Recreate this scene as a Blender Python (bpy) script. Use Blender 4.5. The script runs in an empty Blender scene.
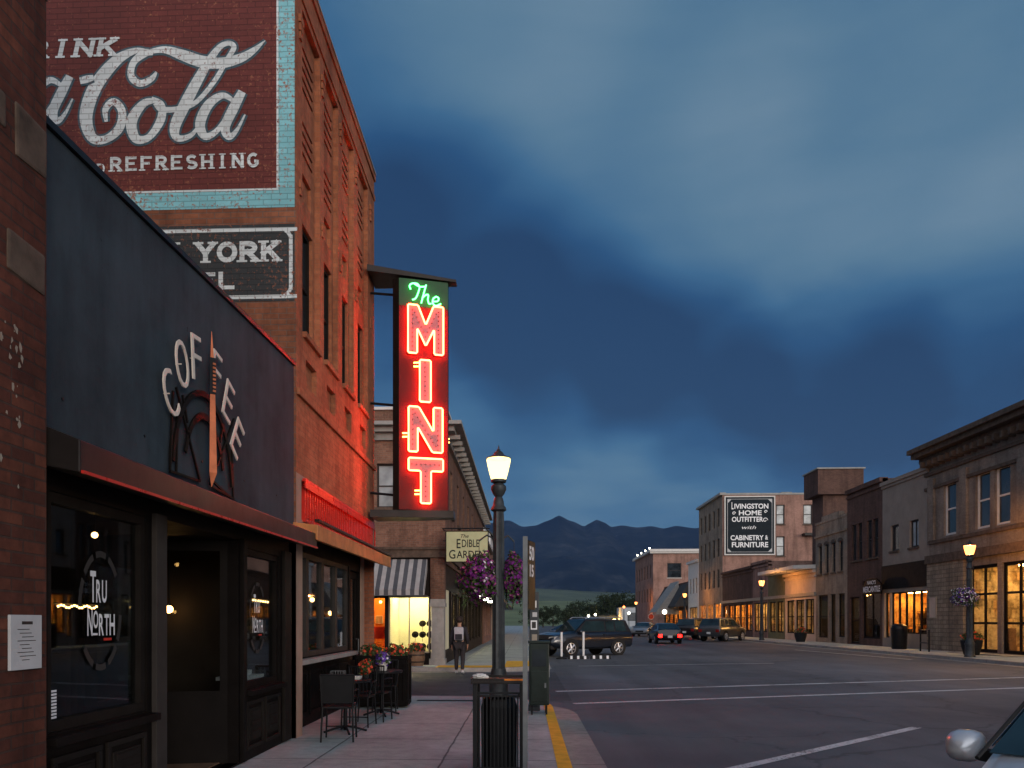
import bpy, bmesh, math, random
from mathutils import Vector, Matrix
R = math.radians
SC = bpy.context.scene
COL = SC.collection
rng = random.Random(7)
V = Vector

# ------------------------------------------------------------------ materials
def _nt(name):
    m = bpy.data.materials.new(name); m.use_nodes = True
    nt = m.node_tree; nt.nodes.clear()
    out = nt.nodes.new('ShaderNodeOutputMaterial')
    return m, nt, out
def N(nt, t, **kw):
    n = nt.nodes.new(t)
    for k, v in kw.items(): setattr(n, k, v)
    return n
def L(nt, a, b): nt.links.new(a, b)
def rgba(c): return (c[0], c[1], c[2], 1)
def principled(nt, out, rough=.6, metal=0, spec=.5):
    p = N(nt, 'ShaderNodeBsdfPrincipled')
    p.inputs['Roughness'].default_value = rough; p.inputs['Metallic'].default_value = metal
    p.inputs['Specular IOR Level'].default_value = spec
    L(nt, p.outputs[0], out.inputs[0]); return p
def noise(nt, scale, detail=4, vec=None, rough=.6):
    n = N(nt, 'ShaderNodeTexNoise'); n.inputs['Scale'].default_value = scale
    n.inputs['Detail'].default_value = detail; n.inputs['Roughness'].default_value = rough
    if vec is not None: L(nt, vec, n.inputs['Vector'])
    return n
def ramp(nt, fac, stops):
    r = N(nt, 'ShaderNodeValToRGB'); e = r.color_ramp.elements
    while len(e) < len(stops): e.new(.5)
    for i, (p, c) in enumerate(stops):
        e[i].position = p; e[i].color = rgba(c) if len(c) == 3 else c
    L(nt, fac, r.inputs[0]); return r
def math_(nt, op, a, b=None, c=None, clamp=False):
    n = N(nt, 'ShaderNodeMath', operation=op); n.use_clamp = clamp
    for i, v in enumerate((a, b, c)):
        if v is None: continue
        if isinstance(v, (int, float)): n.inputs[i].default_value = v
        else: L(nt, v, n.inputs[i])
    return n.outputs[0]
def mix(nt, fac, a, b, mode='MIX'):
    n = N(nt, 'ShaderNodeMix', data_type='RGBA', blend_type=mode)
    if isinstance(fac, (int, float)): n.inputs[0].default_value = fac
    else: L(nt, fac, n.inputs[0])
    for i, v in ((6, a), (7, b)):
        if isinstance(v, tuple): n.inputs[i].default_value = rgba(v)
        else: L(nt, v, n.inputs[i])
    return n.outputs[2]
def bump(nt, p, h, strength=.3, dist=.01):
    b = N(nt, 'ShaderNodeBump'); b.inputs['Strength'].default_value = strength; b.inputs['Distance'].default_value = dist
    L(nt, h, b.inputs['Height']); L(nt, b.outputs[0], p.inputs['Normal']); return b
def sc3(c, k): return tuple(min(1, v*k) for v in c)

def mat(name, c, rough=.6, metal=0, var=.25, scale=6, bmp=.1, spec=.22, bscale=None):
    """painted / cast surface: colour mottled by noise, fine bump"""
    m, nt, out = _nt(name); p = principled(nt, out, rough, metal, spec)
    g = N(nt, 'ShaderNodeNewGeometry')
    n = noise(nt, scale, 5, g.outputs['Position'])
    r = ramp(nt, n.outputs[0], [(.25, sc3(c, 1-var)), (.75, sc3(c, 1+var))])
    L(nt, r.outputs[0], p.inputs['Base Color'])
    n2 = noise(nt, scale*1.7, 3, g.outputs['Position'])
    rr = N(nt, 'ShaderNodeMapRange'); rr.inputs[3].default_value = max(0, rough-.12); rr.inputs[4].default_value = min(1, rough+.12)
    L(nt, n2.outputs[0], rr.inputs[0]); L(nt, rr.outputs[0], p.inputs['Roughness'])
    if bmp:
        n3 = noise(nt, bscale or scale*12, 4, g.outputs['Position']); bump(nt, p, n3.outputs[0], bmp, .01)
    return m
def wallvec(nt):
    """x+y along any axis-aligned wall, z up"""
    g = N(nt, 'ShaderNodeNewGeometry'); s = N(nt, 'ShaderNodeSeparateXYZ'); L(nt, g.outputs['Position'], s.inputs[0])
    a = math_(nt, 'ADD', s.outputs[0], s.outputs[1]); c = N(nt, 'ShaderNodeCombineXYZ')
    L(nt, a, c.inputs[0]); L(nt, s.outputs[2], c.inputs[1]); return c.outputs[0], g.outputs['Position'], s
def bricktex(nt, vec, c1, c2, cm, bw=.215, rh=.075, mo=.007):
    b = N(nt, 'ShaderNodeTexBrick'); L(nt, vec, b.inputs['Vector'])
    b.inputs['Color1'].default_value = rgba(c1); b.inputs['Color2'].default_value = rgba(c2); b.inputs['Mortar'].default_value = rgba(cm)
    b.inputs['Scale'].default_value = 1; b.inputs['Brick Width'].default_value = bw; b.inputs['Row Height'].default_value = rh
    b.inputs['Mortar Size'].default_value = mo; b.inputs['Mortar Smooth'].default_value = .3; b.inputs['Bias'].default_value = -.1
    return b
def brick(name, c1, c2, cm, bw=.215, rh=.075, mo=.007, stain=.35, strength=.55):
    m, nt, out = _nt(name); p = principled(nt, out, .85, 0, .25)
    vec, pos, s = wallvec(nt)
    nd = noise(nt, 3, 2, pos); 
    vm = N(nt, 'ShaderNodeVectorMath', operation='MULTIPLY_ADD'); L(nt, nd.outputs['Color'], vm.inputs[0]); vm.inputs[1].default_value = (.012, .012, 0); L(nt, vec, vm.inputs[2])
    b = bricktex(nt, vm.outputs[0], c1, c2, cm, bw, rh, mo)
    n1 = noise(nt, .9, 6, pos); n2 = noise(nt, 14, 3, pos)
    r1 = ramp(nt, n1.outputs[0], [(.3, (1-stain,)*3), (.7, (1.0+stain*.25,)*3)])
    c = mix(nt, 1, b.outputs['Color'], r1.outputs[0], 'MULTIPLY')
    r2 = ramp(nt, n2.outputs[0], [(.3, (.7, .7, .7)), (.7, (1.15, 1.12, 1.1))])
    c = mix(nt, .8, c, r2.outputs[0], 'MULTIPLY')
    ms = N(nt, 'ShaderNodeMapping'); ms.inputs['Scale'].default_value = (1.8, 1.8, .22); L(nt, pos, ms.inputs[0]); n3 = noise(nt, 1, 6, ms.outputs[0], .7)
    c = mix(nt, .85, c, ramp(nt, n3.outputs[0], [(.34, (.55, .54, .54)), (.5, (1,)*3), (.68, (1.18, 1.17, 1.16))]).outputs[0], 'MULTIPLY')
    L(nt, c, p.inputs['Base Color'])
    h = math_(nt, 'MULTIPLY', b.outputs['Fac'], -1.0); h2 = math_(nt, 'MULTIPLY_ADD', n2.outputs[0], .5, h)
    bump(nt, p, h2, strength, .012); return m
def wallpaint(name, c, under, wear=.5, rough=.7):
    """sign paint over brick: the courses show as relief, the paint is worn off in flecks"""
    m, nt, out = _nt(name); p = principled(nt, out, rough, 0, .3)
    vec, pos, s = wallvec(nt)
    b = bricktex(nt, vec, c, sc3(c, .84), sc3(c, .62))
    n1 = noise(nt, 1.3, 6, pos); n2 = noise(nt, 22, 5, pos, .7)
    r1 = ramp(nt, n1.outputs[0], [(.3, (.78,)*3), (.7, (1.1,)*3)])
    cc = mix(nt, 1, b.outputs['Color'], r1.outputs[0], 'MULTIPLY')
    w = math_(nt, 'MULTIPLY_ADD', n1.outputs[0], .35, n2.outputs[0])
    rw = ramp(nt, w, [(.80-.12*wear, (0,)*3), (.90-.1*wear, (1,)*3)])
    cc = mix(nt, rw.outputs[0], cc, under); L(nt, cc, p.inputs['Base Color'])
    h = math_(nt, 'MULTIPLY', b.outputs['Fac'], -1.0); h2 = math_(nt, 'MULTIPLY_ADD', n2.outputs[0], .4, h)
    bump(nt, p, h2, .5, .01); return m
def emis(name, c, s):
    m, nt, out = _nt(name); e = N(nt, 'ShaderNodeEmission'); e.inputs[0].default_value = rgba(c); e.inputs[1].default_value = s
    L(nt, e.outputs[0], out.inputs[0]); return m
def glass(name, tint=(.75, .8, .8), refl=1.0, rough=.02):
    m, nt, out = _nt(name)
    t = N(nt, 'ShaderNodeBsdfTransparent'); t.inputs[0].default_value = rgba(tint)
    g = N(nt, 'ShaderNodeBsdfGlossy'); g.inputs['Roughness'].default_value = rough; g.inputs[0].default_value = (.9, .95, 1, 1)
    ge = N(nt, 'ShaderNodeNewGeometry'); dp = N(nt, 'ShaderNodeVectorMath', operation='DOT_PRODUCT'); L(nt, ge.outputs['Incoming'], dp.inputs[0]); L(nt, ge.outputs['Normal'], dp.inputs[1])
    f = math_(nt, 'POWER', math_(nt, 'SUBTRACT', 1.0, math_(nt, 'ABSOLUTE', dp.outputs['Value']), clamp=True), 5.0)
    k = math_(nt, 'MULTIPLY_ADD', f, .9*refl, .045*refl, clamp=True)
    geo = N(nt, 'ShaderNodeNewGeometry'); n = noise(nt, .8, 2, geo.outputs['Position'])
    b = N(nt, 'ShaderNodeBump'); b.inputs['Strength'].default_value = .05; b.inputs['Distance'].default_value = .02; L(nt, n.outputs[0], b.inputs['Height']); L(nt, b.outputs[0], g.inputs['Normal'])
    x = N(nt, 'ShaderNodeMixShader'); L(nt, k, x.inputs[0]); L(nt, t.outputs[0], x.inputs[1]); L(nt, g.outputs[0], x.inputs[2])
    L(nt, x.outputs[0], out.inputs[0]); return m
def darkglass(name, c=(.02, .025, .03), rough=.05):
    m, nt, out = _nt(name); p = principled(nt, out, rough, 0, .6)
    geo = N(nt, 'ShaderNodeNewGeometry'); n = noise(nt, 1.1, 3, geo.outputs['Position'])
    r = ramp(nt, n.outputs[0], [(.3, sc3(c, .5)), (.7, sc3(c, 1.7))]); L(nt, r.outputs[0], p.inputs['Base Color'])
    bump(nt, p, n.outputs[0], .04, .02); return m

MT = {}
MT['brick_red'] = brick('red_brick', (.34, .125, .066), (.25, .085, .045), (.21, .13, .10))
MT['brick_front'] = brick('orange_red_brick', (.45, .165, .08), (.37, .125, .062), (.31, .15, .095), mo=.004, stain=.3)
MT['brick_near'] = brick('old_dark_brick', (.17, .055, .032), (.10, .033, .022), (.09, .05, .038), stain=.6, mo=.007, strength=.8)
MT['brick_brown'] = brick('brown_brick', (.25, .13, .085), (.18, .09, .06), (.2, .15, .12))
MT['brick_pink'] = brick('pink_brick', (.38, .215, .165), (.33, .18, .14), (.33, .22, .18))
MT['brick_dark'] = brick('dark_brown_brick', (.14, .075, .055), (.1, .052, .04), (.12, .08, .07))
MT['brick_tan'] = brick('tan_brick', (.36, .28, .21), (.30, .225, .165), (.32, .26, .21))
MT['brick_grey'] = brick('grey_tan_brick', (.26, .21, .17), (.21, .165, .13), (.24, .2, .17))
MT['stone_clad'] = brick('rubble_stone', (.33, .27, .20), (.22, .175, .13), (.16, .13, .1), bw=.5, rh=.2, mo=.02)
MT['stone'] = mat('weathered_limestone', (.10, .07, .052), .9, var=.5, scale=5, bmp=.4)
MT['stone_grey'] = mat('grey_cast_stone', (.3, .29, .27), .85, var=.2, scale=4, bmp=.3)
MT['cream'] = mat('cream_render', (.52, .40, .32), .85, var=.15, scale=2, bmp=.15)
MT['taupe'] = mat('taupe_render', (.27, .22, .18), .85, var=.18, scale=1.2, bmp=.15)
MT['olive'] = mat('olive_render', (.16, .15, .08), .8, var=.2, scale=2, bmp=.15)
MT['whitewash'] = mat('white_painted_boards', (.62, .6, .57), .7, var=.12, scale=3, bmp=.1)
def stucco(name, c):
    m, nt, out = _nt(name); p = principled(nt, out, .8, 0, .06); g = N(nt, 'ShaderNodeNewGeometry'); pos = g.outputs['Position']
    n1 = noise(nt, 1.1, 6, pos, .65); mp = N(nt, 'ShaderNodeMapping'); mp.inputs['Scale'].default_value = (3, 3, .5); L(nt, pos, mp.inputs[0]); n2 = noise(nt, 1, 5, mp.outputs[0], .65); n3 = noise(nt, 60, 4, pos); n4 = noise(nt, 9, 6, pos, .75)
    c1 = ramp(nt, n1.outputs[0], [(.3, sc3(c, .72)), (.7, sc3(c, 1.25))]).outputs[0]
    c1 = mix(nt, .8, c1, ramp(nt, n2.outputs[0], [(.33, (.78,)*3), (.5, (1,)*3), (.68, (1.16, 1.15, 1.14))]).outputs[0], 'MULTIPLY')
    c1 = mix(nt, 1, c1, ramp(nt, n4.outputs[0], [(.28, (.35,)*3), (.33, (1,)*3)]).outputs[0], 'MULTIPLY')
    L(nt, c1, p.inputs['Base Color']); bump(nt, p, n3.outputs[0], .25, .01); return m
MT['slate'] = stucco('slate_blue_stucco', (.046, .062, .075))
MT['blackpaint'] = mat('black_painted_wood', (.0085, .007, .0065), .5, spec=.05, var=.3, scale=3, bmp=.12)
MT['brownpaint'] = mat('dark_brown_painted_wood', (.015, .0125, .011), .55, spec=.06, var=.3, scale=3, bmp=.12)
MT['greytrim'] = mat('grey_brown_trim', (.04, .035, .032), .6, spec=.08, var=.2, scale=4)
MT['tantrim'] = mat('tan_painted_pier', (.36, .24, .18), .75, var=.2, scale=3)
MT['black_metal'] = mat('black_powder_coated_metal', (.011, .011, .012), .4, .2, var=.3, scale=8, bmp=.05)
MT['bronze_metal'] = mat('dark_bronze_sheet_metal', (.03, .025, .023), .38, .5, var=.3, scale=2.5, bmp=.06)
MT['red_trim'] = mat('red_enamel_and_neon_tint', (.55, .03, .02), .3, .0, var=.2)
MT['copper'] = mat('copper_orange_metal', (.60, .18, .08), .45, .25, var=.25, scale=7)
MT['ivory'] = mat('ivory_painted_letters', (.72, .64, .55), .5, var=.12, scale=9)
MT['iron'] = mat('green_black_cast_iron', (.05, .056, .06), .5, .3, var=.3, scale=9, bmp=.15)
MT['steel'] = mat('galvanised_steel', (.15, .16, .165), .55, .6, var=.25, scale=7, bmp=.08)
MT['darkgreen'] = mat('dark_green_enamel', (.016, .024, .020), .4, .1, var=.3, scale=5)
MT['concrete'] = None
MT['trim_white'] = mat('off_white_painted_trim', (.6, .57, .53), .6, var=.12, scale=5)
MT['frame_dark'] = mat('dark_window_frame', (.035, .03, .028), .5, var=.25, scale=5)
MT['frame_tan'] = mat('tan_window_frame', (.33, .28, .22), .6, var=.15, scale=5)
MT['roof'] = mat('bitumen_roof', (.06, .06, .06), .9, var=.25, scale=2)
MT['wood'] = mat('weathered_oak', (.17, .1, .06), .7, var=.35, scale=7, bmp=.3)
MT['orange_wood'] = mat('orange_stained_fascia', (.52, .2, .07), .45, var=.35, scale=4, bmp=.15)
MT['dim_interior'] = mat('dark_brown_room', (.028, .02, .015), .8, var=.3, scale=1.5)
MT['grey_interior'] = mat('grey_room', (.14, .13, .125), .8, var=.3, scale=1.5)
def shelves(name, c):
    """shop walls lined with stocked shelves"""
    m, nt, out = _nt(name); p = principled(nt, out, .8, 0, .1); vec, pos, s = wallvec(nt)
    b = bricktex(nt, vec, (1.0, .95, .9), (.10, .09, .08), (.25, .22, .2), .23, .42, .05); b.offset = .37
    b2 = bricktex(nt, vec, (1.1, .8, .55), (.5, .65, .7), (1, 1, 1), .61, .84, .0)
    n = noise(nt, 1.1, 4, pos); n2 = noise(nt, 7, 3, pos)
    c1 = mix(nt, .8, c, b.outputs['Color'], 'MULTIPLY'); c1 = mix(nt, .6, c1, b2.outputs['Color'], 'MULTIPLY')
    c1 = mix(nt, ramp(nt, n.outputs[0], [(.42, (0,)*3), (.56, (1,)*3)]).outputs[0], c, c1); c1 = mix(nt, .7, c1, ramp(nt, n2.outputs[0], [(.3, (.45,)*3), (.6, (1,)*3)]).outputs[0], 'MULTIPLY')
    L(nt, c1, p.inputs['Base Color']); return m
MT['warm_interior'] = shelves('warm_stocked_room', (.6, .5, .33))
MT['glass'] = glass('shop_glass')
MT['glass_clear'] = glass('clear_shop_glass', (.9, .9, .88), .45)
MT['pane_dark'] = darkglass('dark_window_pane')
MT['pane_pale'] = darkglass('pale_window_pane', (.30, .33, .34), .3)  # pale tone painted in for the light in the hotel's side windows
MT['white_vinyl'] = mat('white_vinyl', (.8, .8, .8), .5, var=.05)
MT['grey_vinyl'] = mat('pale_grey_vinyl', (.5, .5, .5), .5, var=.1)
MT['paper'] = mat('white_paper', (.7, .68, .64), .7, var=.12, scale=14)
MT['rubber'] = mat('black_rubber', (.018, .018, .018), .75, var=.2)
MT['alloy'] = mat('alloy_wheel', (.5, .5, .52), .3, .8, var=.1)
MT['chrome'] = mat('chrome', (.7, .7, .72), .12, 1, var=.05, bmp=0)
MT['car_glass'] = darkglass('tinted_car_glass', (.015, .03, .035), .04)
MT['leaf'] = mat('leaf_green', (.055, .085, .028), .6, var=.5, scale=25, bmp=0)
MT['leaf_dark'] = mat('dark_tree_leaf', (.02, .03, .014), .7, var=.5, scale=.8, bmp=0)
MT['bark'] = mat('bark', (.06, .045, .035), .9, var=.3, scale=8, bmp=.4)
MT['petal_purple'] = mat('purple_petal', (.15, .015, .165), .6, var=.45, scale=40, bmp=0)
MT['petal_pink'] = mat('pink_petal', (.34, .08, .22), .6, var=.4, scale=40, bmp=0)
MT['petal_white'] = mat('white_petal', (.72, .68, .7), .6, var=.15, scale=40, bmp=0)
MT['petal_red'] = mat('red_petal', (.6, .07, .03), .6, var=.4, scale=40, bmp=0)
MT['petal_violet'] = mat('violet_petal', (.12, .05, .34), .6, var=.4, scale=40, bmp=0)
MT['yellow_paint'] = mat('worn_yellow_paint_and_light_patch', (.82, .43, .03), .7, var=.22, scale=5, bmp=.25, bscale=50)
def roadpaint(name, c, under):
    m, nt, out = _nt(name); p = principled(nt, out, .75, 0, .3); g = N(nt, 'ShaderNodeNewGeometry'); pos = g.outputs['Position']
    a = noise(nt, 1.3, 6, pos, .7); b = noise(nt, 30, 5, pos, .75); w = math_(nt, 'MULTIPLY_ADD', a.outputs[0], .6, b.outputs[0])
    c1 = mix(nt, ramp(nt, w, [(.66, (1,)*3), (.80, (.12,)*3)]).outputs[0], c, under); L(nt, c1, p.inputs['Base Color']); bump(nt, p, b.outputs[0], .3, .006); return m
MT['road_paint'] = roadpaint('worn_white_road_paint', (.66, .66, .65), (.10, .10, .10))
def lampglass(name, c, s):
    m, nt, out = _nt(name); e = N(nt, 'ShaderNodeEmission'); e.inputs[0].default_value = rgba(c); e.inputs[1].default_value = s
    t = N(nt, 'ShaderNodeBsdfTransparent'); x = N(nt, 'ShaderNodeMixShader'); x.inputs[0].default_value = .7
    L(nt, t.outputs[0], x.inputs[1]); L(nt, e.outputs[0], x.inputs[2]); L(nt, x.outputs[0], out.inputs[0]); return m
MT['lamp_glass'] = lampglass('lit_lamp_glass', (1, .74, .27), 1.7)
MT['bulb_warm'] = emis('warm_bulb', (1, .50, .14), 9)
MT['bulb_small'] = emis('small_bulb_and_pane_reflection', (1, .5, .14), 9)
MT['globe_orange'] = lampglass('sodium_globe', (1, .24, .055), 4)
MT['neon_dim'] = emis('dim_red_neon_tube', (1, .06, .03), 3.2)
MT['sign_dark'] = mat('blue_black_sign_paint', (.010, .016, .021), .75, var=.2, scale=2)
MT['emblem'] = mat('dim_grey_vinyl', (.035, .033, .031), .6, var=.2)
MT['bulb_white'] = emis('white_street_globe', (1, .93, .7), 7)
MT['ceil_warm'] = emis('warm_ceiling_lamp', (1, .55, .16), 38)
MT['ceil_white'] = emis('white_ceiling_lamp', (1, .88, .5), 55)
MT['neon_red'] = emis('red_neon_tube', (1, .036, .013), 34)
MT['neon_green'] = emis('green_neon_tube', (.08, 1, .16), 5)
MT['neon_yellow'] = emis('yellow_neon_end', (1, .5, .08), 6)
MT['tail_red'] = emis('lit_tail_lamp', (1, .006, .004), 9)
MT['tail_dull'] = mat('unlit_tail_lamp', (.25, .015, .012), .25, var=.15, bmp=0)
MT['head_dull'] = mat('unlit_headlamp', (.55, .55, .55), .15, .2, var=.2, bmp=0)
MT['head_lit'] = emis('lit_headlamp', (1, .9, .7), 9)
MT['signal_amber'] = mat('amber_lens_and_reflection', (.65, .2, .03), .25, var=.1, bmp=0)

def stripes(name, c1, c2, period, rough=.8):
    m, nt, out = _nt(name); p = principled(nt, out, rough, 0, .2)
    g = N(nt, 'ShaderNodeNewGeometry'); s = N(nt, 'ShaderNodeSeparateXYZ'); L(nt, g.outputs['Position'], s.inputs[0])
    f = math_(nt, 'FRACT', math_(nt, 'DIVIDE', s.outputs[0], period)); k = math_(nt, 'GREATER_THAN', f, .5)
    n = noise(nt, 3, 4, g.outputs['Position']); r = ramp(nt, n.outputs[0], [(.3, (.75,)*3), (.7, (1.05,)*3)])
    c = mix(nt, 1, mix(nt, k, c1, c2), r.outputs[0], 'MULTIPLY'); L(nt, c, p.inputs['Base Color'])
    bump(nt, p, n.outputs[0], .2, .02); return m
MT['awning_stripe'] = stripes('striped_awning_canvas', (.09, .095, .105), (.40, .39, .38), .30)

def asphalt(name, c, scale=1):
    m, nt, out = _nt(name); p = principled(nt, out, .8, 0, .35)
    g = N(nt, 'ShaderNodeNewGeometry'); pos = g.outputs['Position']
    n1 = noise(nt, .12*scale, 5, pos); n2 = noise(nt, 90, 3, pos, .7); n3 = noise(nt, 1.1, 6, pos, .7)
    mp = N(nt, 'ShaderNodeMapping'); mp.inputs['Scale'].default_value = (.9, .06, 1); L(nt, pos, mp.inputs[0]); n5 = noise(nt, 1, 4, mp.outputs[0])
    c1 = ramp(nt, n1.outputs[0], [(.32, sc3(c, .62)), (.68, sc3(c, 1.3))]).outputs[0]
    c2 = mix(nt, .8, c1, ramp(nt, n2.outputs[0], [(.25, (.55,)*3), (.75, (1.4,)*3)]).outputs[0], 'MULTIPLY')
    c3 = mix(nt, .8, c2, ramp(nt, n3.outputs[0], [(.3, (.78,)*3), (.7, (1.12,)*3)]).outputs[0], 'MULTIPLY')
    c3 = mix(nt, .7, c3, ramp(nt, n5.outputs[0], [(.35, (.7,)*3), (.65, (1.15,)*3)]).outputs[0], 'MULTIPLY')
    vo = N(nt, 'ShaderNodeTexVoronoi', feature='DISTANCE_TO_EDGE'); vo.inputs['Scale'].default_value = .22
    nd = noise(nt, 1.5, 4, pos); va = N(nt, 'ShaderNodeVectorMath', operation='MULTIPLY_ADD'); L(nt, nd.outputs['Color'], va.inputs[0]); va.inputs[1].default_value = (.9, .9, 0); L(nt, pos, va.inputs[2]); L(nt, va.outputs[0], vo.inputs['Vector'])
    cr = ramp(nt, vo.outputs['Distance'], [(.002, (.5,)*3), (.007, (1,)*3)])
    c4 = mix(nt, .75, c3, cr.outputs[0], 'MULTIPLY'); L(nt, c4, p.inputs['Base Color'])
    L(nt, ramp(nt, n3.outputs[0], [(.3, (.62,)*3), (.7, (.9,)*3)]).outputs[0], p.inputs['Roughness'])
    bump(nt, p, n2.outputs[0], .5, .008); return m
MT['asphalt'] = asphalt('road_asphalt', (.115, .119, .128))
MT['asphalt_dark'] = asphalt('side_street_asphalt', (.075, .076, .08))
def concrete(name, c, jx, jy, offx=0):
    m, nt, out = _nt(name); p = principled(nt, out, .82, 0, .35)
    g = N(nt, 'ShaderNodeNewGeometry'); pos = g.outputs['Position']; s = N(nt, 'ShaderNodeSeparateXYZ'); L(nt, pos, s.inputs[0])
    n0 = noise(nt, 2.5, 3, pos)
    def joint(o, per, off):
        w = math_(nt, 'MULTIPLY_ADD', n0.outputs[0], .03, o); a = math_(nt, 'DIVIDE', math_(nt, 'SUBTRACT', w, off), per)
        d = math_(nt, 'ABSOLUTE', math_(nt, 'SUBTRACT', math_(nt, 'FRACT', a), .5)); return math_(nt, 'MULTIPLY', d, per)
    dx = joint(s.outputs[0], jx, offx+jx/2); dy = joint(s.outputs[1], jy, 0.4); d = math_(nt, 'MINIMUM', dx, dy)
    n1 = noise(nt, .7, 6, pos, .65); n2 = noise(nt, 70, 3, pos); n3 = noise(nt, 6, 6, pos, .7)
    c1 = ramp(nt, n1.outputs[0], [(.3, sc3(c, .68)), (.7, sc3(c, 1.15))]).outputs[0]
    c1 = mix(nt, .6, c1, ramp(nt, n2.outputs[0], [(.3, (.75,)*3), (.7, (1.2,)*3)]).outputs[0], 'MULTIPLY')
    c1 = mix(nt, .7, c1, ramp(nt, n3.outputs[0], [(.35, (.72,)*3), (.6, (1.05,)*3)]).outputs[0], 'MULTIPLY')
    j = ramp(nt, d, [(.006, (.28,)*3), (.016, (1,)*3)]); c2 = mix(nt, 1, c1, j.outputs[0], 'MULTIPLY'); L(nt, c2, p.inputs['Base Color'])
    h = math_(nt, 'MULTIPLY_ADD', n2.outputs[0], .25, j.outputs[0]); bump(nt, p, h, .4, .01); return m
MT['sidewalk'] = concrete('sidewalk_concrete', (.43, .465, .45), 1.42, 1.55, -.9)
MT['kerb'] = concrete('kerb_concrete', (.33, .31, .285), 50, 2.6, 20)

def carpaint(name, c):
    m, nt, out = _nt(name); p = principled(nt, out, .3, .35, .5)
    p.inputs['Coat Weight'].default_value = .7; p.inputs['Coat Roughness'].default_value = .06
    g = N(nt, 'ShaderNodeNewGeometry'); n = noise(nt, 2.5, 5, g.outputs['Position'])
    L(nt, ramp(nt, n.outputs[0], [(.3, sc3(c, .75)), (.7, sc3(c, 1.1))]).outputs[0], p.inputs['Base Color']); return m
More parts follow.
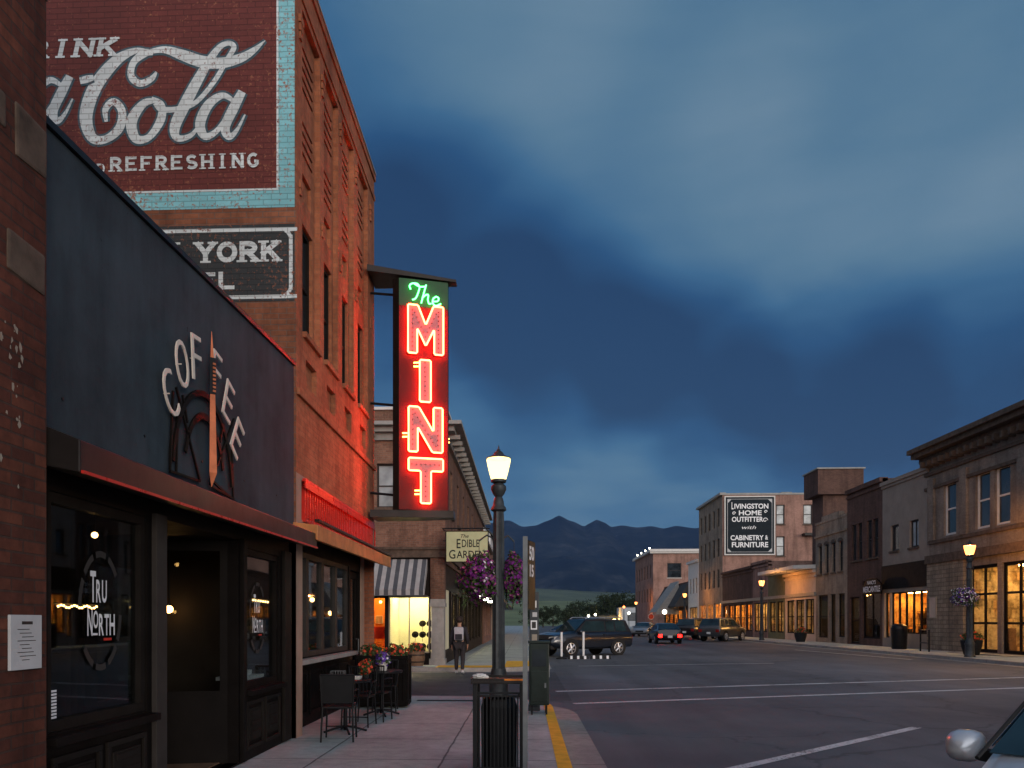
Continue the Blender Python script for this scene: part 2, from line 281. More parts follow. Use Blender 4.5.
# ------------------------------------------------------------------ mesh builder
class F:
    """a frame on a wall: a along u, b up, d outwards"""
    def __init__(s, o, u, n): s.o, s.u, s.n = V(o), V(u).normalized(), V(n).normalized()
    def p(s, a, b, d=0): return s.o + s.u*a + V((0, 0, 1))*b + s.n*d
class MB:
    def __init__(s): s.bm = bmesh.new()
    def face(s, pts):
        try: return s.bm.faces.new([s.bm.verts.new(p) for p in pts])
        except ValueError: return None
    def hexa(s, c):
        v = [s.bm.verts.new(p) for p in c]
        for q in ((0, 3, 2, 1), (4, 5, 6, 7), (0, 1, 5, 4), (1, 2, 6, 5), (2, 3, 7, 6), (3, 0, 4, 7)): s.bm.faces.new([v[i] for i in q])
        return s
    def box(s, x0, x1, y0, y1, z0, z1):
        return s.hexa([(x0, y0, z0), (x1, y0, z0), (x1, y1, z0), (x0, y1, z0), (x0, y0, z1), (x1, y0, z1), (x1, y1, z1), (x0, y1, z1)])
    def fb(s, f, a0, a1, b0, b1, d0, d1):
        return s.hexa([f.p(a0, b0, d0), f.p(a1, b0, d0), f.p(a1, b0, d1), f.p(a0, b0, d1), f.p(a0, b1, d0), f.p(a1, b1, d0), f.p(a1, b1, d1), f.p(a0, b1, d1)])
    def ring(s, f, a0, a1, b0, b1, w, d0, d1):
        s.fb(f, a0, a1, b0, b0+w, d0, d1); s.fb(f, a0, a1, b1-w, b1, d0, d1); s.fb(f, a0, a0+w, b0+w, b1-w, d0, d1); s.fb(f, a1-w, a1, b0+w, b1-w, d0, d1); return s
    def prism(s, pts, ext):
        """closed polygon pts (3-D) extruded by vector ext"""
        e = V(ext); a = [s.bm.verts.new(V(p)) for p in pts]; b = [s.bm.verts.new(V(p)+e) for p in pts]; n = len(pts)
        s.bm.faces.new(a); s.bm.faces.new(b[::-1])
        for i in range(n): s.bm.faces.new([a[i], b[i], b[(i+1) % n], a[(i+1) % n]])
        return s
    def tube(s, pts, r, n=8, closed=False):
        pts = [V(p) for p in pts]; m = len(pts); rings = []; up = None
        for i, p in enumerate(pts):
            a = pts[(i-1) % m] if (closed or i > 0) else p; b = pts[(i+1) % m] if (closed or i < m-1) else p
            t = (b-a).normalized()
            if up is None: up = t.orthogonal().normalized()
            up = up - t*up.dot(t); up = up.normalized() if up.length > 1e-6 else t.orthogonal().normalized()
            w = t.cross(up); rr = r[i] if isinstance(r, (list, tuple)) else r
            rings.append([s.bm.verts.new(p+(up*math.cos(2*math.pi*k/n)+w*math.sin(2*math.pi*k/n))*rr) for k in range(n)])
        for i in range(m if closed else m-1):
            a, b = rings[i], rings[(i+1) % m]
            for k in range(n): s.bm.faces.new([a[k], a[(k+1) % n], b[(k+1) % n], b[k]])
        if not closed: s.bm.faces.new(rings[0][::-1]); s.bm.faces.new(rings[-1])
        return s
    def lathe(s, c, prof, n=16, rot=0, axis=None):
        """prof: (r, h) from bottom to top; axis default z"""
        c = V(c); M = Matrix.Identity(3) if axis is None else V((0, 0, 1)).rotation_difference(V(axis)).to_matrix(); rings = []
        for r, h in prof:
            rings.append([s.bm.verts.new(c+M @ V((r*math.cos(2*math.pi*k/n+rot), r*math.sin(2*math.pi*k/n+rot), h))) for k in range(n)])
        for a, b in zip(rings, rings[1:]):
            for k in range(n): s.bm.faces.new([a[k], a[(k+1) % n], b[(k+1) % n], b[k]])
        s.bm.faces.new(rings[0][::-1]); s.bm.faces.new(rings[-1]); return s
    def sphere(s, c, r, seg=12, rin=8, sq=1):
        return s.lathe(c, [(max(.002, r*math.sin(math.pi*i/rin)), -r*sq*math.cos(math.pi*i/rin)) for i in range(rin+1)], seg)
    def facade(s, f, a0, a1, b0, b1, holes, dep=.15, back=False, d=0):
        A = sorted({a0, a1, *[h[0] for h in holes], *[h[1] for h in holes]}); B = sorted({b0, b1, *[h[2] for h in holes], *[h[3] for h in holes]})
        for x0, x1 in zip(A, A[1:]):
            for y0, y1 in zip(B, B[1:]):
                cx, cy = (x0+x1)/2, (y0+y1)/2
                if any(h[0] < cx < h[1] and h[2] < cy < h[3] for h in holes): continue
                s.face([f.p(x0, y0, d), f.p(x1, y0, d), f.p(x1, y1, d), f.p(x0, y1, d)])
        for h in holes:
            e = h[4] if len(h) > 4 else dep
            q = [(h[0], h[2]), (h[1], h[2]), (h[1], h[3]), (h[0], h[3])]
            for i in range(4):
                (x0, y0), (x1, y1) = q[i], q[(i+1) % 4]
                s.face([f.p(x0, y0, d), f.p(x1, y1, d), f.p(x1, y1, d-e), f.p(x0, y0, d-e)])
            if back: s.face([f.p(x, y, d-e) for x, y in q])
        return s
    def shell(s, f, a0, a1, b0, b1, depth, par=0):
        """sides, back and roof behind a facade"""
        for a in (a0, a1): s.face([f.p(a, b0, 0), f.p(a, b1, 0), f.p(a, b1, -depth), f.p(a, b0, -depth)])
        s.face([f.p(a0, b0, -depth), f.p(a1, b0, -depth), f.p(a1, b1, -depth), f.p(a0, b1, -depth)])
        s.face([f.p(a0, b1-par, 0), f.p(a1, b1-par, 0), f.p(a1, b1-par, -depth), f.p(a0, b1-par, -depth)]); return s
    def poly(s, f, pts, d): s.face([f.p(a, b, d) for a, b in pts]); return s
    def leaf(s, p, size, r):
        n = V((r.gauss(0, 1), r.gauss(0, 1), r.gauss(0, 1))).normalized(); t = n.orthogonal().normalized(); t.rotate(Matrix.Rotation(r.random()*6.28, 3, n)); w = n.cross(t); p = V(p)
        s.face([p+t*size, p+w*size*.55, p-t*size, p-w*size*.55]); return s
    def build(s, name, m, parent=None, smooth=None, bevel=0, normals=True):
        bm = s.bm
        if normals: bmesh.ops.recalc_face_normals(bm, faces=bm.faces)
        if bevel:
            es = [e for e in bm.edges if len(e.link_faces) == 2 and e.calc_face_angle(0) > .6]
            bmesh.ops.bevel(bm, geom=es, offset=bevel, segments=2, affect='EDGES', profile=.6, clamp_overlap=True)
        me = bpy.data.meshes.new(name); bm.to_mesh(me); bm.free()
        o = bpy.data.objects.new(name, me); COL.objects.link(o); me.materials.append(MT[m] if isinstance(m, str) else m)
        if smooth is not None:
            for p in me.polygons: p.use_smooth = True
            me.set_sharp_from_angle(angle=R(smooth))
        if parent is not None: kid(o, parent)
        return o
def kid(o, p):
    o.parent = p
    if p.type == 'EMPTY': o.matrix_parent_inverse = p.matrix_basis.inverted()
def islands(o):
    """each loose piece of a repeated part becomes a part of its own"""
    me = o.data; n = len(me.vertices); par = list(range(n))
    def find(i):
        while par[i] != i: par[i] = par[par[i]]; i = par[i]
        return i
    for p in me.polygons:
        vs = list(p.vertices)
        for v in vs[1:]: par[find(v)] = find(vs[0])
    gr = {}
    for p in me.polygons: gr.setdefault(find(p.vertices[0]), []).append(list(p.vertices))
    gs = list(gr.values()); base = o.name.split('.')[0]
    for k, fs in enumerate(gs):
        ids = sorted({i for f in fs for i in f}); ix = {i: j for j, i in enumerate(ids)}
        m2 = bpy.data.meshes.new(base); m2.from_pydata([me.vertices[i].co.copy() for i in ids], [], [[ix[i] for i in f] for f in fs]); m2.materials.append(me.materials[0])
        if k == 0: first = m2; continue
        q = bpy.data.objects.new(base, m2); COL.objects.link(q); q.parent = o.parent; q.matrix_parent_inverse = o.matrix_parent_inverse.copy()
    o.data = first; return o
def tag(o, label=None, cat=None, group=None, kind=None):
    for k, v in (('label', label), ('category', cat), ('group', group), ('kind', kind)):
        if v: o[k] = v
    return o
def thing(name, label, cat, loc=(0, 0, 0), rz=0, group=None):
    o = bpy.data.objects.new(name, None); COL.objects.link(o); o.location = loc; o.rotation_euler = (0, 0, rz); o.empty_display_size = .2
    return tag(o, label, cat, group)
def copy_tree(o, parent=None, loc=None, rz=None, label=None):
    c = o.copy(); COL.objects.link(c)
    if parent is not None: c.parent = parent
    if loc is not None: c.location = loc
    if rz is not None: c.rotation_euler = (0, 0, rz)
    if label: c['label'] = label
    for k in [x for x in bpy.data.objects if x.parent == o]: copy_tree(k, c)
    return c

# ------------------------------------------------------------------ lettering
def text_tris(body, bold=0, shear=0, spacing=1):
    cu = bpy.data.curves.new('lettering_curve', 'FONT'); cu.body = body; cu.size = 1; cu.offset = bold; cu.shear = shear; cu.space_character = spacing; cu.resolution_u = 4
    o = bpy.data.objects.new('lettering_curve', cu); COL.objects.link(o)
    dg = bpy.context.evaluated_depsgraph_get(); me = bpy.data.meshes.new_from_object(o.evaluated_get(dg))
    vs = [v.co.copy() for v in me.vertices]; fs = [tuple(p.vertices) for p in me.polygons]
    bpy.data.objects.remove(o); bpy.data.curves.remove(cu); bpy.data.meshes.remove(me); return vs, fs
def put_text(mb, body, f, a0, a1, b0, b1, d, bold=.01, shear=0, spacing=1, warp=None):
    vs, fs = text_tris(body, bold, shear, spacing)
    x0 = min(v.x for v in vs); x1 = max(v.x for v in vs); y0 = min(v.y for v in vs); y1 = max(v.y for v in vs)
    def mp(v):
        s, t = (v.x-x0)/(x1-x0), (v.y-y0)/(y1-y0)
        if warp: return warp(s, t)
        return f.p(a0+s*(a1-a0), b0+t*(b1-b0), d)
    bv = [mb.bm.verts.new(mp(v)) for v in vs]
    for q in fs:
        try: mb.bm.faces.new([bv[i] for i in q])
        except ValueError: pass
    return mb
def catmull(P, n=8):
    out = []; Q = [P[0]]+list(P)+[P[-1]]
    for i in range(1, len(Q)-2):
        for k in range(n):
            t = k/n; a, b, c, d = Q[i-1], Q[i], Q[i+1], Q[i+2]
            out.append(tuple(.5*((2*b[j])+(-a[j]+c[j])*t+(2*a[j]-5*b[j]+4*c[j]-d[j])*t*t+(-a[j]+3*b[j]-3*c[j]+d[j])*t**3) for j in range(len(b))))
    out.append(tuple(P[-1])); return out
def brush(mb, f, pts, d, n=8):
    """ribbon stroke; pts = (a, b, width)"""
    C = catmull(pts, n); Lp, Rp = [], []
    for i, (a, b, w) in enumerate(C):
        a0, b0, _ = C[max(0, i-1)]; a1, b1, _ = C[min(len(C)-1, i+1)]
        tx, ty = a1-a0, b1-b0; l = math.hypot(tx, ty) or 1; nx, ny = -ty/l, tx/l
        Lp.append(f.p(a+nx*w/2, b+ny*w/2, d+i*2e-5)); Rp.append(f.p(a-nx*w/2, b-ny*w/2, d+i*2e-5))
    lv = [mb.bm.verts.new(p) for p in Lp]; rv = [mb.bm.verts.new(p) for p in Rp]
    for i in range(len(C)-1): mb.bm.faces.new([lv[i], lv[i+1], rv[i+1], rv[i]])
    return mb
# slab-serif signwriter's alphabet on a 0..1 x 0..1 cell
def _arc(cx, cy, rx, ry, t0, t1, n=10): return [(cx+rx*math.cos(R(t0+(t1-t0)*i/n)), cy+ry*math.sin(R(t0+(t1-t0)*i/n))) for i in range(n+1)]
GL = {
 'A': [[(.08, 0), (.5, 1)], [(.5, 1), (.92, 0)], [(.25, .35), (.75, .35)]],
 'D': [[(.15, 0), (.15, 1)], [(.15, 1), (.45, 1)]+_arc(.45, .5, .43, .5, 90, -90)+[(.15, 0)]],
 'E': [[(.15, 0), (.15, 1)], [(.15, 1), (.85, 1)], [(.15, .52), (.68, .52)], [(.15, 0), (.88, 0)]],
 'F': [[(.15, 0), (.15, 1)], [(.15, 1), (.86, 1)], [(.15, .5), (.68, .5)]],
 'G': [_arc(.52, .5, .4, .5, 50, 340, 16)+[(.9, .42), (.6, .42)]],
 'H': [[(.12, 0), (.12, 1)], [(.88, 0), (.88, 1)], [(.12, .5), (.88, .5)]],
 'I': [[(.5, 0), (.5, 1)]],
 'K': [[(.14, 0), (.14, 1)], [(.14, .4), (.82, 1)], [(.4, .6), (.88, 0)]],
 'L': [[(.15, 0), (.15, 1)], [(.15, 0), (.88, 0)]],
 'N': [[(.12, 0), (.12, 1)], [(.12, 1), (.88, 0)], [(.88, 0), (.88, 1)]],
 'O': [_arc(.5, .5, .42, .5, 90, 450, 20)],
 'R': [[(.14, 0), (.14, 1)], [(.14, 1), (.5, 1)]+_arc(.5, .74, .34, .26, 90, -90, 8)+[(.14, .48)], [(.45, .48), (.88, 0)]],
 'S': [_arc(.5, .74, .34, .26, 30, 270, 10)+_arc(.5, .24, .37, .24, 90, -150, 10)[1:]],
 'T': [[(.5, 0), (.5, 1)], [(.08, 1), (.92, 1)]],
 'U': [[(.12, 1), (.12, .35)]+_arc(.5, .35, .38, .35, 180, 360, 10)+[(.88, 1)]],
 'C': [_arc(.52, .5, .4, .5, 45, 315, 16)],
 'W': [[(.02, 1), (.27, 0)], [(.27, 0), (.5, .9)], [(.5, .9), (.73, 0)], [(.73, 0), (.98, 1)]],
 'Y': [[(.5, 0), (.5, .45)], [(.5, .45), (.1, 1)], [(.5, .45), (.9, 1)]],
}
SERIF = {'A': [(.08, 0), (.92, 0)], 'F': [(.15, 0)], 'H': [(.12, 0), (.12, 1), (.88, 0), (.88, 1)], 'I': [(.5, 0), (.5, 1)], 'K': [(.14, 0), (.14, 1), (.82, 1), (.88, 0)],
         'L': [(.15, 1)], 'N': [(.12, 0), (.12, 1), (.88, 1)], 'R': [(.14, 0), (.88, 0)], 'T': [(.5, 0)], 'W': [(.02, 1), (.98, 1)], 'Y': [(.5, 0), (.1, 1), (.9, 1)], 'U': [(.12, 1), (.88, 1)]}
def signwrite(mb, word, f, a0, a1, b0, b1, d, w, gap=.28, serif=True, slant=0):
    n = len(word); cw = (a1-a0)/(n+gap*(n-1)); k = 0
    for i, ch in enumerate(word):
        x0 = a0+i*cw*(1+gap); h = b1-b0-w
        T = lambda p: (x0+p[0]*cw+slant*p[1]*h, b0+w/2+p[1]*h)
        for st in GL.get(ch, []):
            P = [T(p) for p in st]; dd = d+k*4e-4; k += 1
            if len(P) == 2 :
                (p, q) = P; tx, ty = q[0]-p[0], q[1]-p[1]; l = math.hypot(tx, ty); tx, ty = tx/l*w/2, ty/l*w/2
                P = [(p[0]-tx, p[1]-ty), (q[0]+tx, q[1]+ty)]
            ww = w*.82 if len(st) == 2 and abs(st[0][1]-st[1][1]) < .01 else w
            lv, rv = [], []
            for j, (a, b) in enumerate(P):
                pa = P[max(0, j-1)]; pb = P[min(len(P)-1, j+1)]
                if st is not None and len(P) > 12 and P[0] == P[-1]: pa = P[j-1] if j else P[-2]; pb = P[j+1] if j < len(P)-1 else P[1]
                tx, ty = pb[0]-pa[0], pb[1]-pa[1]; l = math.hypot(tx, ty) or 1; nx, ny = -ty/l*ww/2, tx/l*ww/2
                lv.append(mb.bm.verts.new(f.p(a+nx, b+ny, dd))); rv.append(mb.bm.verts.new(f.p(a-nx, b-ny, dd)))
            for j in range(len(P)-1): mb.bm.faces.new([lv[j], lv[j+1], rv[j+1], rv[j]])
        if serif:
            for p in SERIF.get(ch, []):
                a, b = T(p); s = w*1.05; t = w*.42; b = b-w/2 if p[1] < .5 else b+w/2-t; k += 1
                mb.poly(f, [(a-s, b), (a+s, b), (a+s, b+t), (a-s, b+t)], d+k*4e-4)
    return mb
# ------------------------------------------------------------------ shared building pieces
def window(parent, f, a0, a1, b0, b1, d, frame='frame_dark', pane='pane_dark', w=.06, nx=1, ny=1, dp=.07, sill=None, off=.02):
    m = MB(); m.ring(f, a0, a1, b0, b1, w, d-dp, d)
    for i in range(1, nx): c = a0+(a1-a0)*i/nx; m.fb(f, c-w*.4, c+w*.4, b0+w, b1-w, d-dp+.004, d-.006)
    for i in range(1, ny):
        c = b0+(b1-b0)*i/ny
        for j in range(nx):
            e0 = a0+(a1-a0)*j/nx+(w if j == 0 else w*.4); e1 = a0+(a1-a0)*(j+1)/nx-(w if j == nx-1 else w*.4)
            m.fb(f, e0, e1, c-w*.35, c+w*.35, d-dp+.006, d-.01)
    o = m.build('window', frame, parent)
    MB().fb(f, a0+w*.5, a1-w*.5, b0+w*.5, b1-w*.5, d-dp*.6-.006, d-dp*.6).build('pane', pane, o)
    if sill: MB().fb(f, a0-.08, a1+.08, b0-.1, b0-.003, d-dp, .07+off).build('sill', sill, o)
    return o
def room(parent, f, a0, a1, b0, b1, depth, wallm, lampm, nl=2, goods=0, gm='frame_dark', r=rng, lamp_w=.5, d0=-.25):
    """the space behind a shop window: walls, ceiling lamps, shelves of goods"""
    m = MB()
    m.face([f.p(a0, b0, -depth), f.p(a1, b0, -depth), f.p(a1, b1, -depth), f.p(a0, b1, -depth)])
    for a in (a0, a1): m.face([f.p(a, b0, -depth), f.p(a, b1, -depth), f.p(a, b1, d0), f.p(a, b0, d0)])
    for b in (b0, b1): m.face([f.p(a0, b, -depth), f.p(a1, b, -depth), f.p(a1, b, d0), f.p(a0, b, d0)])
    o = m.build('interior', wallm, parent)
    if nl:
        m = MB()
        for i in range(nl):
            c = a0+(a1-a0)*(i+.5)/nl; m.fb(f, c-lamp_w, c+lamp_w, b1-.12, b1-.06, -depth*.6-.15, -depth*.6+.15)
        m.build('ceiling_lamp', lampm, o)
    if goods:
        m = MB()
        for k in range(3):
            zb = b0+.5+(b1-b0-.9)*k/3; m.fb(f, a0+.05, a1-.05, zb-.03, zb, -depth+.02, -depth+.45)
        for k in range(goods):
            a = r.uniform(a0+.1, a1-.4); lv = r.randrange(3); zb = b0+.5+(b1-b0-.9)*lv/3+.003; h = r.uniform(.12, .4); w = r.uniform(.08, .3); dd = r.uniform(.05, .2)
            m.fb(f, a, a+w, zb, zb+h, -depth+dd, -depth+dd+.15)
        for k in range(goods//6):
            a = r.uniform(a0+.1, a1-.5); h = r.uniform(.5, 1.3); m.fb(f, a, a+r.uniform(.15, .4), b0+.003, b0+h, -depth*.45, -depth*.45+.3)
        tag(m.build('display_goods', gm, o), kind='stuff')
    return o
# ------------------------------------------------------------------ camera
cam = bpy.data.objects.new('camera', bpy.data.cameras.new('camera')); COL.objects.link(cam); SC.camera = cam
cam.location = (0, 0, 1.55); cam.rotation_euler = (R(90), 0, R(2.5))
cd = cam.data; cd.sensor_width = 36; cd.lens = 28.125; cd.shift_x = .0215; cd.shift_y = .2314; cd.clip_start = .05; cd.clip_end = 40000
SC.view_settings.view_transform = 'Standard'; SC.view_settings.look = 'None'; SC.view_settings.gamma = 1; SC.view_settings.use_curve_mapping = False
SC.view_settings.exposure = 1.1
SC.render.engine = 'CYCLES'; SC.cycles.use_denoising = True; SC.cycles.max_bounces = 7; SC.cycles.diffuse_bounces = 3; SC.cycles.glossy_bounces = 3
SC.cycles.transparent_max_bounces = 10; SC.cycles.sample_clamp_indirect = 4; SC.cycles.caustics_reflective = False; SC.cycles.caustics_refractive = False; SC.cycles.volume_bounces = 0
# ------------------------------------------------------------------ sky and light
SUN_EL, SUN_AZ = 7.0, 150.0      # degrees; azimuth clockwise from +Y (the street runs along +Y): low behind the camera to its right
W = bpy.data.worlds.new('World'); SC.world = W; W.use_nodes = True
nt = W.node_tree; nt.nodes.clear()
wo = N(nt, 'ShaderNodeOutputWorld'); bg = N(nt, 'ShaderNodeBackground'); L(nt, bg.outputs[0], wo.inputs[0])
tc = N(nt, 'ShaderNodeTexCoord'); dirv = tc.outputs['Generated']
sep = N(nt, 'ShaderNodeSeparateXYZ'); L(nt, dirv, sep.inputs[0]); dz = sep.outputs[2]
sky = N(nt, 'ShaderNodeTexSky', sky_type='NISHITA'); sky.sun_disc = False; sky.sun_elevation = R(SUN_EL); sky.sun_rotation = R(SUN_AZ); sky.ozone_density = 2.5
def blob(x, y, size, amp, cur):
    """a bank of cloud round the direction (azimuth from the street, elevation) in degrees"""
    d = V((math.sin(R(x))*math.cos(R(y)), math.cos(R(x))*math.cos(R(y)), math.sin(R(y))))
    n = N(nt, 'ShaderNodeVectorMath', operation='DOT_PRODUCT'); L(nt, wv, n.inputs[0]); n.inputs[1].default_value = d
    mr = N(nt, 'ShaderNodeMapRange', interpolation_type='SMOOTHSTEP'); mr.inputs[1].default_value = math.cos(R(size)); mr.inputs[2].default_value = 1
    mr.inputs[3].default_value = 0; mr.inputs[4].default_value = amp; L(nt, n.outputs['Value'], mr.inputs[0]); return math_(nt, 'ADD', cur, mr.outputs[0])
# project the direction on a cloud ceiling so that clouds flatten towards the horizon
den = math_(nt, 'ADD', math_(nt, 'MAXIMUM', dz, 0.0), .16)
cv = N(nt, 'ShaderNodeCombineXYZ'); L(nt, math_(nt, 'DIVIDE', sep.outputs[0], den), cv.inputs[0]); L(nt, math_(nt, 'DIVIDE', sep.outputs[1], den), cv.inputs[1])
n1 = noise(nt, .55, 4, cv.outputs[0], .5); n2 = noise(nt, 2.2, 7, cv.outputs[0], .58); n2.inputs['Distortion'].default_value = .6
wn = noise(nt, 1.6, 3, dirv); wa = N(nt, 'ShaderNodeVectorMath', operation='MULTIPLY_ADD'); L(nt, wn.outputs['Color'], wa.inputs[0]); wa.inputs[1].default_value = (.22, .22, .12)
wsub = N(nt, 'ShaderNodeVectorMath', operation='SUBTRACT'); L(nt, dirv, wsub.inputs[0]); wsub.inputs[1].default_value = (.11, .11, .06); L(nt, wsub.outputs[0], wa.inputs[2])
wnn = N(nt, 'ShaderNodeVectorMath', operation='NORMALIZE'); L(nt, wa.outputs[0], wnn.inputs[0]); wv = wnn.outputs[0]
B = math_(nt, 'MULTIPLY_ADD', n1.outputs[0], .34, .20)
mps = N(nt, 'ShaderNodeMapping'); mps.inputs['Scale'].default_value = (1.6, 1.6, 11); L(nt, dirv, mps.inputs[0]); n3s = noise(nt, 2.2, 7, mps.outputs[0], .6); n3s.inputs['Distortion'].default_value = .5
B = math_(nt, 'MULTIPLY_ADD', n2.outputs[0], .42, math_(nt, 'SUBTRACT', B, .21))
hzs = N(nt, 'ShaderNodeMapRange', interpolation_type='SMOOTHSTEP'); hzs.inputs[1].default_value = .05; hzs.inputs[2].default_value = .42; hzs.inputs[3].default_value = 1; hzs.inputs[4].default_value = .22; L(nt, dz, hzs.inputs[0])
B = math_(nt, 'MULTIPLY_ADD', math_(nt, 'SUBTRACT', n3s.outputs[0], .5), math_(nt, 'MULTIPLY', hzs.outputs[0], .55), B)
for b in ((-12, 27, 9, -.22), (-4, 24, 10, -.34), (4, 19.5, 9, -.44), (12, 16.5, 8, -.42), (21, 15.5, 8, -.42), (29, 14, 9, -.34), (25, 27, 15, .38), (9, 33, 13, .27), (1, 39, 12, .26), (-10, 37, 9, .16), (34, 22, 8, .14), (5, 12.5, 6, .24), (12, 11.5, 6, .22), (-4, 13, 6, .12)):
    B = blob(*b, B)
hz = N(nt, 'ShaderNodeMapRange', interpolation_type='SMOOTHSTEP'); hz.inputs[1].default_value = .03; hz.inputs[2].default_value = .19; hz.inputs[3].default_value = .52; hz.inputs[4].default_value = 0; L(nt, dz, hz.inputs[0])
B = math_(nt, 'ADD', B, hz.outputs[0])
cl = ramp(nt, B, [(0.0, (.004, .021, .063)), (.25, (.0085, .044, .113)), (.5, (.028, .087, .168)), (.75, (.068, .135, .200)), (1.0, (.115, .180, .238))])
# brighter, warmer evening cloud behind the camera, where the sun has just gone down
glow = N(nt, 'ShaderNodeMapRange', interpolation_type='SMOOTHSTEP'); glow.inputs[1].default_value = .0; glow.inputs[2].default_value = -1; glow.inputs[3].default_value = 0; glow.inputs[4].default_value = 1; L(nt, sep.outputs[1], glow.inputs[0])
gl2 = math_(nt, 'MULTIPLY', glow.outputs[0], math_(nt, 'MULTIPLY_ADD', n2.outputs[0], .8, .6))
warm = mix(nt, 1, (.92, .88, .88), gl2, 'MULTIPLY')
c1 = mix(nt, 1, cl.outputs[0], warm, 'ADD')
sk = mix(nt, 1, sky.outputs[0], (.012, .012, .012), 'MULTIPLY')
c2 = mix(nt, 1, c1, sk, 'ADD'); L(nt, c2, bg.inputs[0]); bg.inputs[1].default_value = .62
sl = bpy.data.lights.new('sun', 'SUN'); sl.energy = .5; sl.angle = R(18); sl.color = (1, .84, .70)
so = bpy.data.objects.new('sun', sl); COL.objects.link(so)
sd = V((math.sin(R(SUN_AZ))*math.cos(R(SUN_EL)), math.cos(R(SUN_AZ))*math.cos(R(SUN_EL)), math.sin(R(SUN_EL))))
so.rotation_euler = sd.to_track_quat('Z', 'Y').to_euler(); so.location = sd*40+V((0, 0, 10))

def struct(name, mb, m, **k): return tag(mb.build(name, m, **k), kind='structure')
# ------------------------------------------------------------------ ground, roads, pavements
RX0, RX1, KL, KR = .95, 17.0, .5, 17.0
def rz(x): return -.15+.15*max(0, min(1, (x-RX0)/(RX1-RX0)))
m = MB()
NX = 8
for i in range(NX):
    xa, xb = RX0-.5+(RX1+.1-RX0+.5)*i/NX, RX0-.5+(RX1+.1-RX0+.5)*(i+1)/NX
    m.face([(xa, -14, rz(xa)), (xb, -14, rz(xb)), (xb, 260, rz(xb)), (xa, 260, rz(xa))])
struct('road', m, 'asphalt')
m = MB(); m.face([(-60, 17.0, -.146), (1.0, 17.0, -.146), (1.0, 26.6, -.146), (-60, 26.6, -.146)]); struct('side_street', m, 'asphalt_dark')
m = MB(); m.face([(16.6, 8, rz(16.6)+.004), (80, 8, .004), (80, 24.6, .004), (16.6, 24.6, rz(16.6)+.004)]); struct('side_street_opposite', m, 'asphalt_dark')
def arc(cx, cy, r, t0, t1, n=10): return [(cx+r*math.cos(R(t0+(t1-t0)*i/n)), cy+r*math.sin(R(t0+(t1-t0)*i/n))) for i in range(n+1)]
def offs(P, d):
    out = []
    for i, (x, y) in enumerate(P):
        ax, ay = P[max(0, i-1)]; bx, by = P[min(len(P)-1, i+1)]; tx, ty = bx-ax, by-ay; l = math.hypot(tx, ty); out.append((x+ty/l*d, y-tx/l*d))
    return out
def strip(mb, P, d0, d1, z0, z1, base=None):
    A, Bq = offs(P, d0), offs(P, d1); Z = lambda z, x: z(x) if callable(z) else z
    for i in range(len(P)-1):
        mb.face([(*A[i], Z(z0, A[i][0])), (*Bq[i], Z(z1, Bq[i][0])), (*Bq[i+1], Z(z1, Bq[i+1][0])), (*A[i+1], Z(z0, A[i+1][0]))])
    return mb
def side(mb, P, d, z0, z1):
    A = offs(P, d); Z = lambda z, x: z(x) if callable(z) else z
    for (x, y), (u, v) in zip(A, A[1:]): mb.face([(x, y, Z(z0, x)), (u, v, Z(z0, u)), (u, v, Z(z1, u)), (x, y, Z(z1, x))])
P1 = [(KL, -14), (KL, 0), (KL, 8), (KL, 13.9)] + arc(KL-2.0, 14.6, 2.0, 0, 90)[0:] + [(-6, 16.6), (-60, 16.6)]
P2 = [(-60, 26.6), (-6, 26.6)] + arc(KL-2.0, 28.6, 2.0, -90, 0) + [(KL, 34), (KL, 260)]
P3 = [(80, 24.6), (22, 24.6)] + arc(KR+2.0, 26.6, 2.0, 270, 180) + [(KR, 34), (KR, 260)]
def pavement(P, sgn, zt, inner):
    k = MB(); strip(k, P, -sgn*.15, 0, zt, zt-.006); side(k, P, 0, zt-.006, lambda x: rz(x)-.01); struct('kerb', k, 'kerb')
    g = MB(); strip(g, P, 0, sgn*.45, lambda x: rz(x)+.002, lambda x: rz(x)+.006); struct('gutter', g, 'kerb')
    s = MB(); I = offs(P, -sgn*.15); s.face([(x, y, zt-.001) for x, y in I]+inner); struct('sidewalk', s, 'sidewalk')
pavement(P1, 1, 0, [(-60, -14, -.001)])
pavement(P2, 1, 0, [(-60, 260, -.001)])
pavement(P3, -1, .13, [(80, 260, .129)])
m = MB(); Py = [(KL, 2), (KL, 6), (KL, 10), (KL, 13.9)] + arc(KL-2.0, 14.6, 2.0, 0, 26, 4)[0:]
strip(m, Py, -.155, .004, .004, -.002); side(m, Py, .004, -.002, lambda x: rz(x)+.012); struct('yellow_kerb_paint', m, 'yellow_paint')
m = MB(); Py = [(-3, 26.6)] + arc(KL-2.0, 28.6, 2.0, -90, 0) + [(KL, 31)]
strip(m, Py, -1.2, .0, .004, .003); struct('yellow_corner_light', m, 'yellow_paint')  # yellow patch stands in for warm shop light on the corner pavement
def line(name, p, q, w):
    m = MB(); d = V((q[0]-p[0], q[1]-p[1], 0)).normalized(); n = V((-d.y, d.x, 0))*w/2; K = 24
    for i in range(K):
        a = V((p[0]+(q[0]-p[0])*i/K, p[1]+(q[1]-p[1])*i/K, 0)); b = V((p[0]+(q[0]-p[0])*(i+1)/K, p[1]+(q[1]-p[1])*(i+1)/K, 0))
        m.face([(v.x, v.y, rz(v.x)+.007) for v in (a-n, b-n, b+n, a+n)])
    return struct(name, m, 'road_paint')
line('crosswalk_line', (.75, 19.3), (16.8, 23.7), .22)
line('crosswalk_line', (1.0, 16.45), (16.8, 21.0), .2)
line('parking_line', (2.3, 9.15), (6.05, 12.65), .16)
